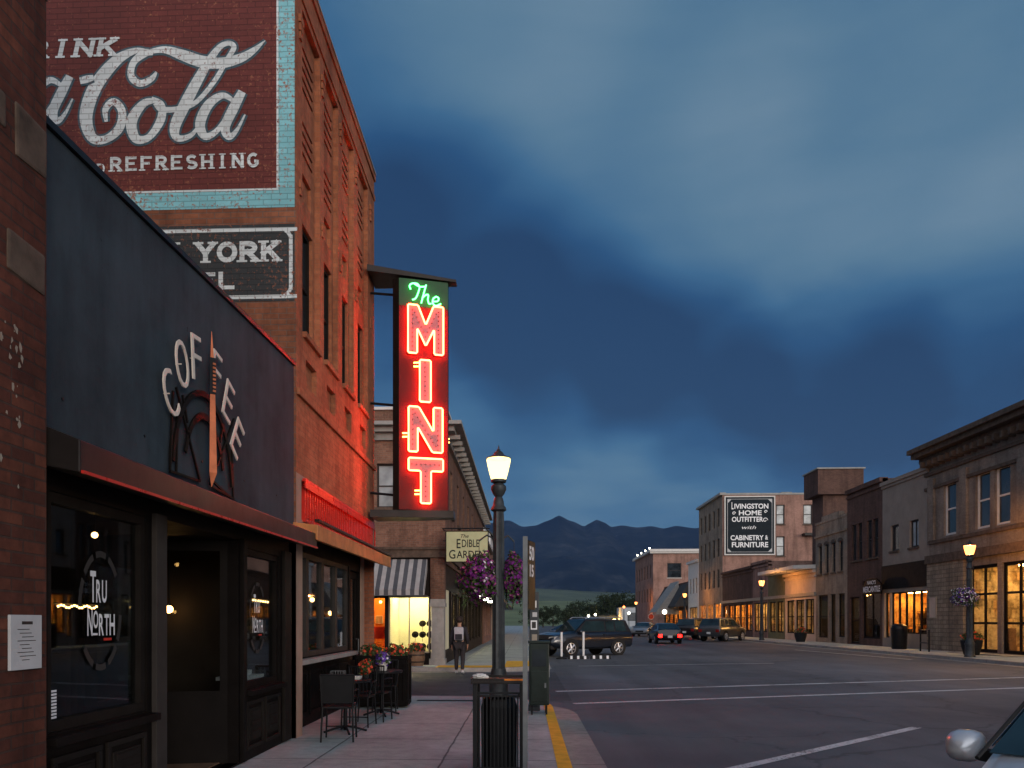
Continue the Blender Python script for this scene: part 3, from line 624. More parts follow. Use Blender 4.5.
line('lane_line', (11.8, 48), (11.2, 29), .0) if False else None
line('parking_line', (15.6, 33), (14.6, 44), .16)
line('parking_line', (2.0, 30), (9.5, 31.0), .14)
for i in range(4): line('parking_line', (1.2, 47+i*4.2), (4.6, 50+i*4.2), .12)
m = MB()
m = MB(); m.face([(-2.1, 15.4, .004), (-.9, 15.4, .004), (-.9, 15.62, .004), (-2.1, 15.62, .004)]); struct('ramp_edge_strip', m, 'rubber')

# grass land, meadows, foothills and mountains, at their real distances
def grassmat(name, c, sc):
    m, n_, out = _nt(name); p = principled(n_, out, .95, 0, .1); g = N(n_, 'ShaderNodeNewGeometry')
    a = noise(n_, sc, 6, g.outputs['Position'], .6); b = noise(n_, sc*6, 4, g.outputs['Position'])
    c1 = ramp(n_, a.outputs[0], [(.3, sc3(c, .6)), (.55, c), (.7, (c[0]*1.5, c[1]*1.25, c[2]*1.0))]).outputs[0]
    L(n_, mix(n_, .6, c1, ramp(n_, b.outputs[0], [(.3, (.7,)*3), (.7, (1.15,)*3)]).outputs[0], 'MULTIPLY'), p.inputs['Base Color']); return m
MT['meadow'] = grassmat('meadow_grass', (.19, .225, .115), .004)
MT['foothill'] = grassmat('foothill_grass', (.13, .155, .09), .0012)
def rockmat(name):
    m, n_, out = _nt(name); p = principled(n_, out, .95, 0, .05); g = N(n_, 'ShaderNodeNewGeometry'); pos = g.outputs['Position']; s = N(n_, 'ShaderNodeSeparateXYZ'); L(n_, pos, s.inputs[0])
    a = noise(n_, .0022, 8, pos, .68); b = noise(n_, .009, 6, pos, .7); w = math_(n_, 'MULTIPLY_ADD', b.outputs[0], .5, a.outputs[0])
    c = ramp(n_, w, [(.55, (.006, .010, .011)), (.72, (.010, .015, .015)), (.84, (.026, .03, .028)), (.95, (.05, .05, .046))]).outputs[0]
    hi = math_(n_, 'MULTIPLY_ADD', s.outputs[2], .00042, math_(n_, 'MULTIPLY', b.outputs[0], .85)); L(n_, mix(n_, ramp(n_, hi, [(.93, (0,)*3), (.97, (.45,)*3)]).outputs[0], c, (.20, .22, .25)), p.inputs['Base Color']); return m
MT['mountain'] = rockmat('forest_and_rock')
m = MB(); m.face([(-9000, -300, -.4), (9000, -300, -.4), (9000, 9500, -.4), (-9000, 9500, -.4)]); struct('ground', m, 'meadow')
def interp(T, x):
    for (a, b), (c, d) in zip(T, T[1:]):
        if a <= x <= c: t = (x-a)/(c-a); t = t*t*(3-2*t)*.5+t*.5; return b+(d-b)*t
    return T[0][1] if x < T[0][0] else T[-1][1]
from mathutils import noise as mnoise
def terrain(name, x0, x1, y0, y1, nx, ny, hf, mt):
    m = MB(); g = [[m.bm.verts.new((x0+(x1-x0)*i/nx, y0+(y1-y0)*j/ny, hf(x0+(x1-x0)*i/nx, j/ny))) for i in range(nx+1)] for j in range(ny+1)]
    for j in range(ny):
        for i in range(nx): m.bm.faces.new([g[j][i], g[j][i+1], g[j+1][i+1], g[j+1][i]])
    return struct(name, m, mt, smooth=70)
MD = 7600.0
def mx(px): return MD*math.tan(math.atan((px-490)/800)-R(2.5))
def mh(py): return (621-py)/800*MD
RIDGE = [(mx(a), mh(b)) for a, b in ((300, 522), (420, 509), (470, 516), (490, 520), (508, 517), (522, 524), (535, 523), (548, 518), (560, 513.5), (572, 519), (586, 524), (592, 520), (599, 516.5), (606, 519), (614, 524), (624, 522.5), (640, 525), (655, 524), (668, 526), (680, 523.5), (700, 527), (740, 520), (900, 530))]
def hmount(x, v):
    r = interp(RIDGE, x); s = min(1, v/.72); s = s**1.25
    n = mnoise.fractal(V((x*.0011, v*2.2, 3.1)), 1.0, 2.0, 6)*170*math.sin(math.pi*min(1, v/.8))+mnoise.fractal(V((x*.004, v*5, 1.1)), 1, 2, 4)*34*s
    return r*s+n*(1-.75*(s > .96)) if v < .78 else r*(1-(v-.78)*1.2)-20
terrain('mountains', -2600, 3600, MD-3200, MD+1500, 220, 48, hmount, 'mountain')
def hfoot(x, v): return -3+(150+30*mnoise.fractal(V((x*.0013, v*2, 9)), 1, 2, 4))*math.sin(math.pi*.5*min(1, v*1.3))*(.75+.25*math.sin(x*.0016+1))
terrain('foothills', -2200, 2600, 2300, 4300, 80, 16, hfoot, 'foothill')
def hmead(x, v): return -2+(46+10*mnoise.fractal(V((x*.003, v*2, 5)), 1, 2, 4))*math.sin(math.pi*.5*min(1, v*1.2))
terrain('meadow_rise', -1100, 1500, 700, 2300, 70, 16, hmead, 'meadow')

HAZE = 3.2e-5
# haze: thin even evening air from the street to beyond the mountains
hm, hn, hout = _nt('evening_haze'); pv = N(hn, 'ShaderNodeVolumePrincipled'); pv.inputs['Color'].default_value = (.26, .48, 1, 1); pv.inputs['Density'].default_value = HAZE; pv.inputs['Anisotropy'].default_value = .1
L(hn, pv.outputs[0], hout.inputs['Volume'])
if HAZE > 0:
    tag(MB().box(-9500, 9500, -400, 9800, -30, 1250).build('haze', hm), 'thin blue evening haze over the valley', None, None, 'stuff')
# ================================================================== LEFT SIDE
FL = F((-3.02, 0, 0), (0, 1, 0), (1, 0, 0))          # a = Y, d out over the pavement
# ---- old brick building nearest to the camera
b = thing('brick_building', 'dark weathered brick building end with stone quoin blocks beside the slate blue coffee shop', 'building', (-3.4, 3, 0))
FN = F((-2.90, 0, 0), (0, 1, 0), (1, 0, 0))
m = MB(); m.facade(FN, 3.95, 4.73, 0, 10.6, []); m.face([FN.p(4.73, 0, 0), FN.p(4.73, 10.6, 0), FN.p(4.73, 10.6, -9), FN.p(4.73, 0, -9)]); m.face([FN.p(3.95, 0, 0), FN.p(3.95, 10.6, 0), FN.p(3.95, 10.6, -.3), FN.p(3.95, 0, -.3)])
FN2 = F((-3.05, 0, 0), (0, 1, 0), (1, 0, 0)); m.facade(FN2, -3, 3.95, 0, 10.6, [(.6, 3.7, .7, 2.7)], .2); m.face([(-12, -3, 10.6), (-2.9, -3, 10.6), (-2.9, 4.73, 10.6), (-12, 4.73, 10.6)]); m.face([(-12, -3, 0), (-12, 4.73, 0), (-12, 4.73, 10.6), (-12, -3, 10.6)])
m.build('wall', 'brick_near', b)
window(b, FN2, .6, 3.7, .7, 2.7, -.12, w=.09, nx=2)
def quoin(z0, z1, y0, y1):
    q = MB(); r = random.Random(int(z0*100)); c = []
    for x in (-2.98, -2.888):
        for (yy, zz) in ((y0, z0), (y1, z0), (y1, z1), (y0, z1)): c.append((x, yy+r.uniform(-.02, .02), zz+r.uniform(-.025, .025)))
    q.hexa([c[0], c[4], c[5], c[1], c[3], c[7], c[6], c[2]]); q.build('stone_block', 'stone', b, bevel=.02)
quoin(4.22, 4.50, 4.42, 4.725); quoin(3.52, 3.76, 4.36, 4.725); quoin(5.3, 5.6, 4.34, 4.725); quoin(4.3, 4.5, 4.0, 4.33)
pm = MB(); pm.tube([(-2.99, 4.10-.1, .1), (-2.99, 4.0, 3.3), (-2.99, 4.0, 6)], .05); [pm.lathe((-2.99, 4.0, z), [(.065, 0), (.065, .08)], 10) for z in (1, 2.4, 3.4, 4.8)]; pm.build('drainpipe', 'black_metal', b, smooth=40)
sc_ = MB(); r_ = random.Random(3)
for k in range(26):
    y = 4.42+r_.gauss(0, .05)*(1 if k < 22 else 2.2); z = 2.95+r_.gauss(0, .22); s_ = r_.uniform(.004, .018)
    n_ = r_.randint(5, 8); sc_.poly(FN, [(y+s_*r_.uniform(.5, 1.3)*math.cos(t*6.283/n_), z+s_*r_.uniform(.7, 2.4)*math.sin(t*6.283/n_)) for t in range(n_)], .003+k*2e-4)
sc_.build('old_paint_patch', 'frame_tan', b)
mb_ = thing('notice_plate', 'pale weathered notice plate screwed to the dark brick pier', 'notice', (-2.9, 4.5, 1.4))
MB().fb(FN, 4.36, 4.65, 1.27, 1.585, .004, .022).build('plate', 'grey_vinyl', mb_, bevel=.003)
m = MB(); m.fb(FN, 4.46, 4.56, 1.53, 1.548, .0225, .0232)
for k in range(9):
    zz = 1.50-k*.022; m.fb(FN, 4.42+.02*(k % 3), 4.53+.02*(k % 4), zz, zz+.004, .0225, .0232)
m.build('lettering', 'frame_dark', mb_)

# ---- coffee shop
cs = thing('coffee_shop', 'low slate blue coffee shop front with black canopy and dark glazed shopfront', 'building', (-3.3, 7.6, 0))
m = MB(); m.hexa([FL.p(4.74, 2.62, 0), FL.p(10.34, 2.62, 0), FL.p(10.34, 2.62, -.22), FL.p(4.74, 2.62, -.22), FL.p(4.74, 4.66, 0), FL.p(10.34, 4.88, 0), FL.p(10.34, 4.88, -.22), FL.p(4.74, 4.66, -.22)]); fp = m.build('facade_panel', 'slate', cs)
m = MB(); m.hexa([FL.p(4.74, 4.663, .03), FL.p(10.34, 4.883, .03), FL.p(10.34, 4.883, -.26), FL.p(4.74, 4.663, -.26), FL.p(4.74, 4.71, .03), FL.p(10.34, 4.93, .03), FL.p(10.34, 4.93, -.26), FL.p(4.74, 4.71, -.26)]); m.build('parapet_cap', 'black_metal', cs)
m = MB(); 
for k in range(5): m.lathe(FL.p(5.1+k*1.13, 3.0+.02*k, 0), [(.012, 0), (.012, .006)], 8, axis=(1, 0, 0))
islands(m.build('fixing_stud', 'black_metal', fp))
m = MB(); m.box(-14, -3.25, 4.745, 10.33, 3.35, 4.35); m.build('roof', 'roof', cs)
# canopy: sloped sheet top, deep black fascia, lower edge coloured red for the neon's reflection
m = MB(); m.hexa([FL.p(4.78, 2.46, .30), FL.p(10.36, 2.50, .30), FL.p(10.36, 2.56, .002), FL.p(4.78, 2.52, .002), FL.p(4.78, 2.66, .30), FL.p(10.36, 2.69, .30), FL.p(10.36, 2.80, .002), FL.p(4.78, 2.78, .002)]); cn = m.build('canopy', 'bronze_metal', cs, bevel=.008)
MB().hexa([FL.p(4.79, 2.455, .302), FL.p(10.35, 2.495, .302), FL.p(10.35, 2.495, .318), FL.p(4.79, 2.455, .318), FL.p(4.79, 2.475, .302), FL.p(10.35, 2.515, .302), FL.p(10.35, 2.515, .318), FL.p(4.79, 2.475, .318)]).build('red_reflection_edge', 'red_trim', cn)
# shopfront
D = -.06
m = MB(); H_ = [(5.04, 6.40, .82, 2.40), (6.72, 8.48, .02, 2.42), (8.66, 9.92, .80, 2.36)]
m.facade(FL, 4.74, 10.34, 0, 2.62, H_, .12, d=D); m.build('shopfront', 'blackpaint', cs)
window(cs, FL, 5.04, 6.40, .82, 2.40, D-.02, 'brownpaint', 'glass', w=.07)
window(cs, FL, 8.66, 9.92, .80, 2.36, D-.02, 'blackpaint', 'glass', w=.07)
MB().fb(FL, 6.47, 6.66, .02, 2.44, D+.002, D+.05).build('door_pilaster', 'greytrim', cs, bevel=.006)
MB().fb(FL, 8.52, 8.62, .02, 2.44, D+.002, D+.05).build('door_pilaster', 'blackpaint', cs, bevel=.006)
MB().fb(FL, 10.02, 10.30, .02, 2.44, D+.002, D+.045).build('end_pilaster', 'brownpaint', cs, bevel=.006)
MB().fb(FL, 4.98, 6.44, .74, .80, D+.002, D+.10).build('window_sill', 'blackpaint', cs, bevel=.006)
MB().fb(FL, 8.63, 9.97, .73, .785, D+.002, D+.10).build('window_sill', 'blackpaint', cs, bevel=.006)
def panel(a0, a1, b0=.12, b1=.66):
    m = MB(); m.ring(FL, a0, a1, b0, b1, .045, D+.002, D+.03); m.fb(FL, a0+.09, a1-.09, b0+.09, b1-.09, D+.002, D+.022)
    for k in range(3): zz = b0+.14+k*.12; m.fb(FL, a0+.12, a1-.12, zz, zz+.05, D+.0225, D+.034)
    m.build('moulded_panel', 'brownpaint', cs, bevel=.008)
for a in (5.06, 5.74): panel(a, a+.60)
for a in (8.70, 9.33): panel(a, a+.56)
# recessed doorway
m = MB(); FD = F((-3.95, 0, 0), (0, 1, 0), (1, 0, 0))

for ya, yb in ((6.72, 6.9), (8.48, 8.3)):
    for z0, z1 in ((.02, .80), (2.30, 2.42)): m.face([FL.p(ya, z0, D-.12), FL.p(yb, z0, -.93), FL.p(yb, z1, -.93), FL.p(ya, z1, D-.12)])
    for k0, k1 in ((0, .1), (.9, 1)):
        q_ = lambda k, z: FL.p(ya+(yb-ya)*k, z, D-.12+(-.93-D+.12)*k); m.face([q_(k0, .8), q_(k1, .8), q_(k1, 2.3), q_(k0, 2.3)])
m.face([FL.p(6.72, 2.42, D-.12), FL.p(8.48, 2.42, D-.12), FL.p(8.3, 2.42, -.93), FL.p(6.9, 2.42, -.93)]); m.face([FL.p(6.72, .02, D), FL.p(8.48, .02, D), FL.p(8.3, .02, -.93), FL.p(6.9, .02, -.93)])
rc_ = m.build('door_recess', 'blackpaint', cs)
for ya, yb in ((6.72, 6.9), (8.48, 8.3)):
    q_ = lambda k, z: FL.p(ya+(yb-ya)*k, z, D-.12+(-.93-D+.12)*k); m = MB(); m.face([q_(.1, .8), q_(.9, .8), q_(.9, 2.3), q_(.1, 2.3)]); m.build('side_pane', 'glass', rc_)
m = MB(); m.ring(FD, 7.1, 8.1, .04, 2.2, .13, -.05, 0); m.fb(FD, 7.23, 7.97, .17, .8, -.045, -.005); m.fb(FD, 6.9, 7.1, .02, 2.42, -.06, .01); m.fb(FD, 8.1, 8.3, .02, 2.42, -.06, .01); m.fb(FD, 7.1, 8.1, 2.2, 2.42, -.06, .01)
dr = m.build('door', 'blackpaint', cs); MB().fb(FD, 7.2, 8.0, .78, 2.1, -.03, -.022).build('pane', 'glass', dr); MB().tube([FD.p(7.95, .95, .0), FD.p(7.95, .95, .05), FD.p(7.95, 1.25, .05), FD.p(7.95, 1.25, 0)], .012).build('handle', 'steel', dr)
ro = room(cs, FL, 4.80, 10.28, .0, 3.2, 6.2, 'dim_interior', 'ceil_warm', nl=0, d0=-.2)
MB().box(-9.1, -3.28, 4.82, 10.26, -.02, .03).build('floor', 'wood', ro)
# window lettering (white vinyl) and the ring emblem round it
def window_mark(parent, yc, zc, s, d):
    m = MB(); put_text(m, 'T', FL, yc-.19*s, yc-.09*s, zc+.06*s, zc+.36*s, d, .02); put_text(m, 'R', FL, yc-.085*s, yc+.0*s, zc+.06*s, zc+.28*s, d, .02); put_text(m, 'U', FL, yc+.02*s, yc+.11*s, zc+.06*s, zc+.28*s, d, .02)
    x = yc-.24*s
    for ch, w_, hh in (('N', .09, .30), ('O', .09, .20), ('R', .09, .24), ('T', .085, .24), ('H', .1, .24)):
        lo = zc-.26*s+(.07*s if ch == 'O' else 0); put_text(m, ch, FL, x, x+w_*s, lo, lo+(hh-.03)*s, d, .02); x += (w_+.012)*s
    m.fb(FL, yc-.145*s, yc-.06*s, zc-.255*s, zc-.235*s, d, d+.001)
    o = m.build('window_lettering', 'white_vinyl', parent)
    MB().fb(FL, yc+.05*s, yc+.2*s, zc-.31*s, zc-.285*s, d, d+.001).build('red_underline', 'red_trim', parent)
    m = MB(); 
    for k in range(10):
        if k in (0, 5): continue
        pts = [FL.p(yc+.40*s*math.cos(R(36*k+t)), zc-.02*s+.58*s*math.sin(R(36*k+t)), d) for t in (4, 11, 18, 25, 32)]; q = [FL.p(yc+.345*s*math.cos(R(36*k+t)), zc-.02*s+.52*s*math.sin(R(36*k+t)), d) for t in (32, 25, 18, 11, 4)]
        m.face(pts+q)
    islands(m.build('window_emblem', 'emblem', parent))
window_mark(cs, 5.78, 1.64, .76, D-.05); window_mark(cs, 9.25, 1.60, .72, D-.05)
m = MB(); 
for k in range(9): zz = .90+k*.022; m.fb(FL, 5.13, 5.22, zz, zz+.014, D-.052, D-.05)
m.build('hours_sticker', 'white_vinyl', cs)
m = MB(); m.fb(FL, 9.1, 9.75, .86, .90, -.55, -.2); m.fb(FL, 9.3, 9.6, .9, .96, -.5, -.3); m.build('window_display', 'paper', cs)
# lamps inside
def pendant(name, label, x, y, z, r, m_, top, group=None, cat='lamp'):
    t = thing(name, label, cat, (x, y, z), 0, group)
    MB().sphere((x, y, z), r, 14, 10).build('bulb', m_, t, smooth=60); g = MB(); g.tube([(x, y, z+r*.9), (x, y, z+r*1.5)], r*.5); g.tube([(x, y, z+r*1.5), (x, y, top)], .008, 6); g.build('flex', 'black_metal', t); return t
pendant('pendant_lamp', 'orange pendant bulb high behind the large coffee shop window', -3.6, 6.55, 2.27, .026, 'bulb_warm', 3.19)
pendant('pendant_lamp', 'warm pendant bulb seen through the coffee shop doorway', -4.55, 10.05, 1.70, .05, 'bulb_warm', 3.19)
pendant('pendant_lamp', 'warm pendant bulb by the rear wall of the coffee shop', -8.3, 8.9, 2.2, .07, 'bulb_warm', 3.19)
pendant('pendant_lamp', 'small warm bulb above the bar inside the coffee shop', -6.2, 6.1, 2.3, .05, 'bulb_warm', 3.19)
st = thing('light_row', 'row of small warm bulbs strung across inside the coffee shop', 'string lights', (-3.62, 6.3, 1.67))
m = MB(); 
for k in range(16): m.sphere((-3.62, 6.06+k*.037, 1.665+.010*math.sin(k*1.3)), .009, 8, 6)
m.build('bead_row', 'bulb_warm', st); MB().tube([(-3.62, 5.98, 1.685), (-3.62, 6.68, 1.685)], .005, 6).build('wire', 'black_metal', st)
st = thing('light_row', 'row of glowing beads standing in for light reflections in the smaller coffee shop window', 'string lights', (-3.24, 9.7, 1.8))  # glowing beads added in place of reflections on this pane
m = MB(); 
for k in range(7): m.sphere((-3.24, 9.42+k*.09, 1.80-.002*k), .012, 8, 6)
m.build('bead_row', 'bulb_small', st); MB().tube([(-3.24, 9.36, 1.82), (-3.24, 10.04, 1.81)], .005, 6).build('wire', 'black_metal', st)
# counter and furniture glimpsed inside
t = thing('counter', 'dark wooden counter inside the coffee shop', 'counter', (-6.6, 8, .03)); MB().box(-6.9, -6.3, 6.4, 9.7, .035, 1.0).build('body', 'dim_interior', t); MB().box(-6.95, -6.25, 6.35, 9.75, 1.003, 1.05).build('top', 'wood', t)

# COFFEE sign: stand-off letters in an arc over a dark compass frame with a copper needle
sg = thing('coffee_sign', 'arched sign of cream letters over a dark compass frame with a copper needle', 'sign', (-3.02, 7.34, 2.8))
def letter(ch, yc, zc, w_, h_, tilt):
    m = MB(); vs, fs = text_tris(ch, -.012); x0 = min(v.x for v in vs); x1 = max(v.x for v in vs); y0 = min(v.y for v in vs); y1 = max(v.y for v in vs); ct, st_ = math.cos(R(tilt)), math.sin(R(tilt))
    def mp(v, d):
        a = ((v.x-x0)/(x1-x0)-.5)*w_; c = ((v.y-y0)/(y1-y0)-.5)*h_; return FL.p(yc+a*ct-c*st_, zc+a*st_+c*ct, d)
    for d in (.055, .068):
        bv = [m.bm.verts.new(mp(v, d)) for v in vs]
        for q in fs: m.bm.faces.new([bv[i] for i in q])
        if d == .055: lo = bv
    hi = bv; ed = {}
    for q in fs:
        for i in range(len(q)): k = (q[i], q[(i+1) % len(q)]); ed[k] = ed.get(k, 0)+1
    for (i, j) in ed:
        if (j, i) not in ed: m.bm.faces.new([lo[i], lo[j], hi[j], hi[i]])
    m.tube([FL.p(yc, zc, .002), FL.p(yc, zc, .055)], .006, 6); m.build('letter', 'ivory', sg)
for ch, y, z, w_, tl in (('C', 6.56, 3.45, .22, 34), ('O', 6.79, 3.77, .25, 18), ('F', 7.09, 3.92, .20, 5), ('F', 7.56, 3.93, .21, -10), ('E', 7.87, 3.74, .22, -22), ('E', 8.12, 3.43, .23, -34)):
    letter(ch, y, z, w_, .40, tl)
m = MB()
def arcband(r0, r1, t0, t1, d0, d1, n=20, yc=7.34, zc=2.82, sq=1.0):
    for i in range(n):
        ta, tb = R(t0+(t1-t0)*i/n), R(t0+(t1-t0)*(i+1)/n); q = [(r0, ta), (r1, ta), (r1, tb), (r0, tb)]
        P = [FL.p(yc+r*math.cos(t)*.92, zc+r*math.sin(t)*sq, d0) for r, t in q]+[FL.p(yc+r*math.cos(t)*.92, zc+r*math.sin(t)*sq, d1) for r, t in q]; m.hexa(P)
arcband(.72, .77, 6, 174, .03, .05, sq=1.12); arcband(.48, .53, 20, 160, .032, .048, sq=1.25)
def bar(p, q, w_, d0, d1):
    tx, ty = q[0]-p[0], q[1]-p[1]; l = math.hypot(tx, ty); nx, ny = -ty/l*w_/2, tx/l*w_/2; c = [(p[0]+nx, p[1]+ny), (p[0]-nx, p[1]-ny), (q[0]-nx, q[1]-ny), (q[0]+nx, q[1]+ny)]
    m.hexa([FL.p(a, z, d0) for a, z in c]+[FL.p(a, z, d1) for a, z in c])
for p, q in (((6.60, 2.82), (6.66, 3.5)), ((6.72, 2.82), (6.75, 3.4)), ((8.06, 2.80), (8.02, 3.3)), ((6.60, 2.81), (7.2, 2.83)), ((6.72, 3.55), (7.22, 2.83)), ((8.08, 3.62), (7.46, 2.84)), ((6.95, 3.3), (6.85, 3.52)), ((7.7, 3.3), (7.8, 3.5)), ((7.5, 2.83), (8.08, 2.80)), ((7.46, 2.9), (7.9, 2.81))): bar(p, q, .022, .030, .048)
m.build('compass_frame', 'blackpaint', sg)
m = MB()
def needle(zs):  # diamond section
    rings = [[m.bm.verts.new(FL.p(7.34+w_, z, .10)), m.bm.verts.new(FL.p(7.34, z, .10+w_*1.1)), m.bm.verts.new(FL.p(7.34-w_, z, .10)), m.bm.verts.new(FL.p(7.34, z, .10-w_*.5))] for z, w_ in zs]
    for a, b_ in zip(rings, rings[1:]):
        for k in range(4): m.bm.faces.new([a[k], a[(k+1) % 4], b_[(k+1) % 4], b_[k]])
    m.bm.faces.new(rings[0]); m.bm.faces.new(rings[-1])
needle([(2.80, .004), (2.93, .048), (3.66, .032)]); nd = m.build('needle', 'copper', sg)
m = MB(); needle([(3.662, .042), (4.0, .036)]); nb = m.build('needle_sleeve', 'black_metal', sg); m = MB(); needle([(4.002, .022), (4.25, .003)]); m.build('needle_tip', 'copper', sg)
m = MB()
for k in range(8): zz = 3.68+k*.036; m.hexa([FL.p(7.335, zz, .139), FL.p(7.315, zz, .122), FL.p(7.315, zz+.018, .122), FL.p(7.335, zz+.018, .139), FL.p(7.335, zz, .144), FL.p(7.312, zz, .127), FL.p(7.312, zz+.018, .127), FL.p(7.335, zz+.018, .144)])
m.build('sleeve_lettering', 'copper', nb)

# ---- tall brick hotel building with painted signs
YS = 10.45
hb = thing('brick_building', 'tall orange red brick building with painted signs on its side wall and pilastered front', 'building', (-3.3, 13, 0))
FS = F((-3.02, YS, 0), (1, 0, 0), (0, -1, 0))        # side wall facing the camera; a = X+3.02
m = MB(); m.face([(-15, YS, 0), (-3.02, YS, 0), (-3.02, YS, 10.35), (-15, YS, 10.35)]); m.face([(-15, 15.92, 0), (-3.02, 15.92, 0), (-3.02, 15.92, 10.35), (-15, 15.92, 10.35)]); m.face([(-15, YS, 0), (-15, 15.92, 0), (-15, 15.92, 10.35), (-15, YS, 10.35)]); m.face([(-15, YS, 10.0), (-3.1, YS, 10.0), (-3.1, 15.92, 10.0), (-15, 15.92, 10.0)])
m.build('side_wall', 'brick_red', hb)
bays = [(10.80, 11.62), (11.97, 12.77), (13.17, 13.95), (14.40, 15.22)]
m = MB(); Hs = [(a-.06, b_+.06, 5.42, 9.86, .08) for a, b_ in bays]+[(a+.12, b_-.14, 4.80, 5.16, .07) for a, b_ in bays]
m.facade(FL, YS, 15.92, 3.52, 10.35, Hs, .1)
for a, b_ in bays: m.face([FL.p(x, z, -.07) for x, z in ((a+.12, 4.8), (b_-.14, 4.8), (b_-.14, 5.16), (a+.12, 5.16))])
for a, b_ in bays:
    G = [(a+.06, b_-.06, 5.50, 7.10, .12)]
    for z0 in (8.05, 8.19, 8.33, 8.47): G.append((a+.05, b_-.05, z0, z0+.055, .09))
    for z0 in (8.95, 9.09, 9.23, 9.37, 9.51): G.append((a+.03, b_-.03, z0, z0+.06, .1))
    G.append((a+.14, b_-.14, 7.45, 7.80, .05))
    m.facade(FL, a-.06, b_+.06, 5.42, 9.86, G, .1, d=-.08)
    for h in G[1:]: m.face([FL.p(x, z, -.08-h[4]) for x, z in ((h[0], h[2]), (h[1], h[2]), (h[1], h[3]), (h[0], h[3]))])
fw = m.build('front_wall', 'brick_front', hb)
for a, b_ in bays: window(hb, FL, a+.06, b_-.06, 5.50, 7.10, -.13, 'brownpaint', 'pane_dark', w=.06, ny=2)
m = MB()
for a, b_ in bays: m.fb(FL, a-.02, b_+.02, 5.42, 5.497, -.075, .05)
islands(m.build('window_sill', 'brick_front', hb, bevel=.008))
m = MB(); m.fb(FL, YS-.03, 15.95, 10.353, 10.47, -.3, .03); m.fb(FL, YS, 15.92, 9.95, 10.06, .002, .025); m.fb(FL, YS, 15.92, 4.55, 4.64, .002, .045); islands(m.build('brick_course', 'brick_front', hb, bevel=.01))
m = MB()
for y in (10.62, 11.795, 12.97, 14.175, 15.5):
    for z0, s in ((9.55, .08), (9.45, .06), (9.35, .04), (7.35, .05), (7.26, .035)): m.fb(FL, y-s, y+s, z0, z0+.095, .003, .012+s*.35)
islands(m.build('corbel', 'brick_front', hb))
MB().fb(FL, YS, 15.92, 10.47, 10.50, -.32, .045).build('coping', 'stone_grey', hb)
# painted advertisement (flat paint on the brick)
MT['ad_red'] = wallpaint('faded_oxblood_wall_paint', (.15, .032, .026), (.30, .11, .06), .35); MT['ad_blue'] = wallpaint('pale_turquoise_wall_paint', (.26, .60, .66), (.32, .13, .08), .7)
MT['ad_white'] = wallpaint('worn_white_wall_paint', (.74, .78, .78), (.2, .06, .04), .55); MT['ad_black'] = wallpaint('worn_black_wall_paint', (.045, .048, .05), (.25, .09, .05), .55); MT['ad_rim'] = wallpaint('thin_blue_shadow_paint', (.07, .12, .15), (.14, .03, .024), .6)
ZT = 9.95
ad = thing('painted_sign', 'faded oxblood painted advertisement with white script in a turquoise border on the brick side wall', 'painted sign', (-6, YS, 8.5))
XA = lambda c: (c-876)*.00446
ZA = lambda c: 9.77-c*.00446
MB().fb(FS, -6.9, -.24, 7.25, ZT, .002, .004).build('background', 'ad_red', ad)
m = MB(); m.fb(FS, -7.1, -.02, 7.02, 7.245, .002, .0042); m.fb(FS, -.235, -.02, 7.247, ZT, .002, .0042); m.fb(FS, -7.1, -6.905, 7.247, ZT, .002, .0042); m.build('border', 'ad_blue', ad)
m = MB(); m.fb(FS, -6.9, -.262, 7.25, 7.277, .0045, .0055); m.fb(FS, -.262, -.236, 7.25, ZT, .0045, .0055); m.build('border_line', 'ad_white', ad)
STK = dict(
 C=[[(455, 205, 8), (440, 225, 22), (405, 238, 26), (378, 215, 26), (385, 175, 26), (420, 148, 30), (445, 150, 14)],
    [(432, 143, 10), (390, 140, 22), (330, 170, 42), (268, 245, 52), (240, 330, 50), (258, 395, 38), (300, 402, 30), (342, 370, 34), (350, 320, 30), (325, 290, 26), (300, 312, 24), (302, 350, 12)]],
 swash=[[(430, 145, 16), (480, 140, 26), (535, 158, 40), (590, 178, 44), (650, 185, 40), (710, 172, 34), (750, 150, 22), (784, 122, 3)]],
 o=[[(455, 290, 16), (415, 300, 30), (380, 350, 42), (392, 402, 34), (432, 400, 26), (468, 350, 32), (470, 305, 26), (440, 284, 14)]],
 link=[[(448, 300, 8), (470, 318, 20), (520, 318, 20), (575, 300, 18), (630, 240, 18), (670, 175, 18), (690, 140, 20), (672, 127, 18), (640, 145, 24), (595, 210, 36), (545, 300, 44), (512, 370, 40), (520, 405, 26), (560, 398, 18), (592, 360, 8)]],
 a=[[(690, 300, 14), (655, 282, 24), (612, 310, 36), (588, 365, 38), (604, 402, 28), (640, 385, 20), (678, 330, 12)],
    [(715, 272, 30), (692, 315, 38), (664, 375, 36), (676, 405, 26), (700, 385, 14), (724, 340, 6)]])
def script(mb, keys, dx, dy, d, extra=0, sc=1):
    for i, k in enumerate(keys):
        for j, s in enumerate(STK[k]): brush(mb, FS, [(XA(x*sc+dx), ZA(y*sc+dy), (w_*sc*.80+extra)*.00446) for x, y, w_ in s], d+(i*3+j)*5e-4, 7)
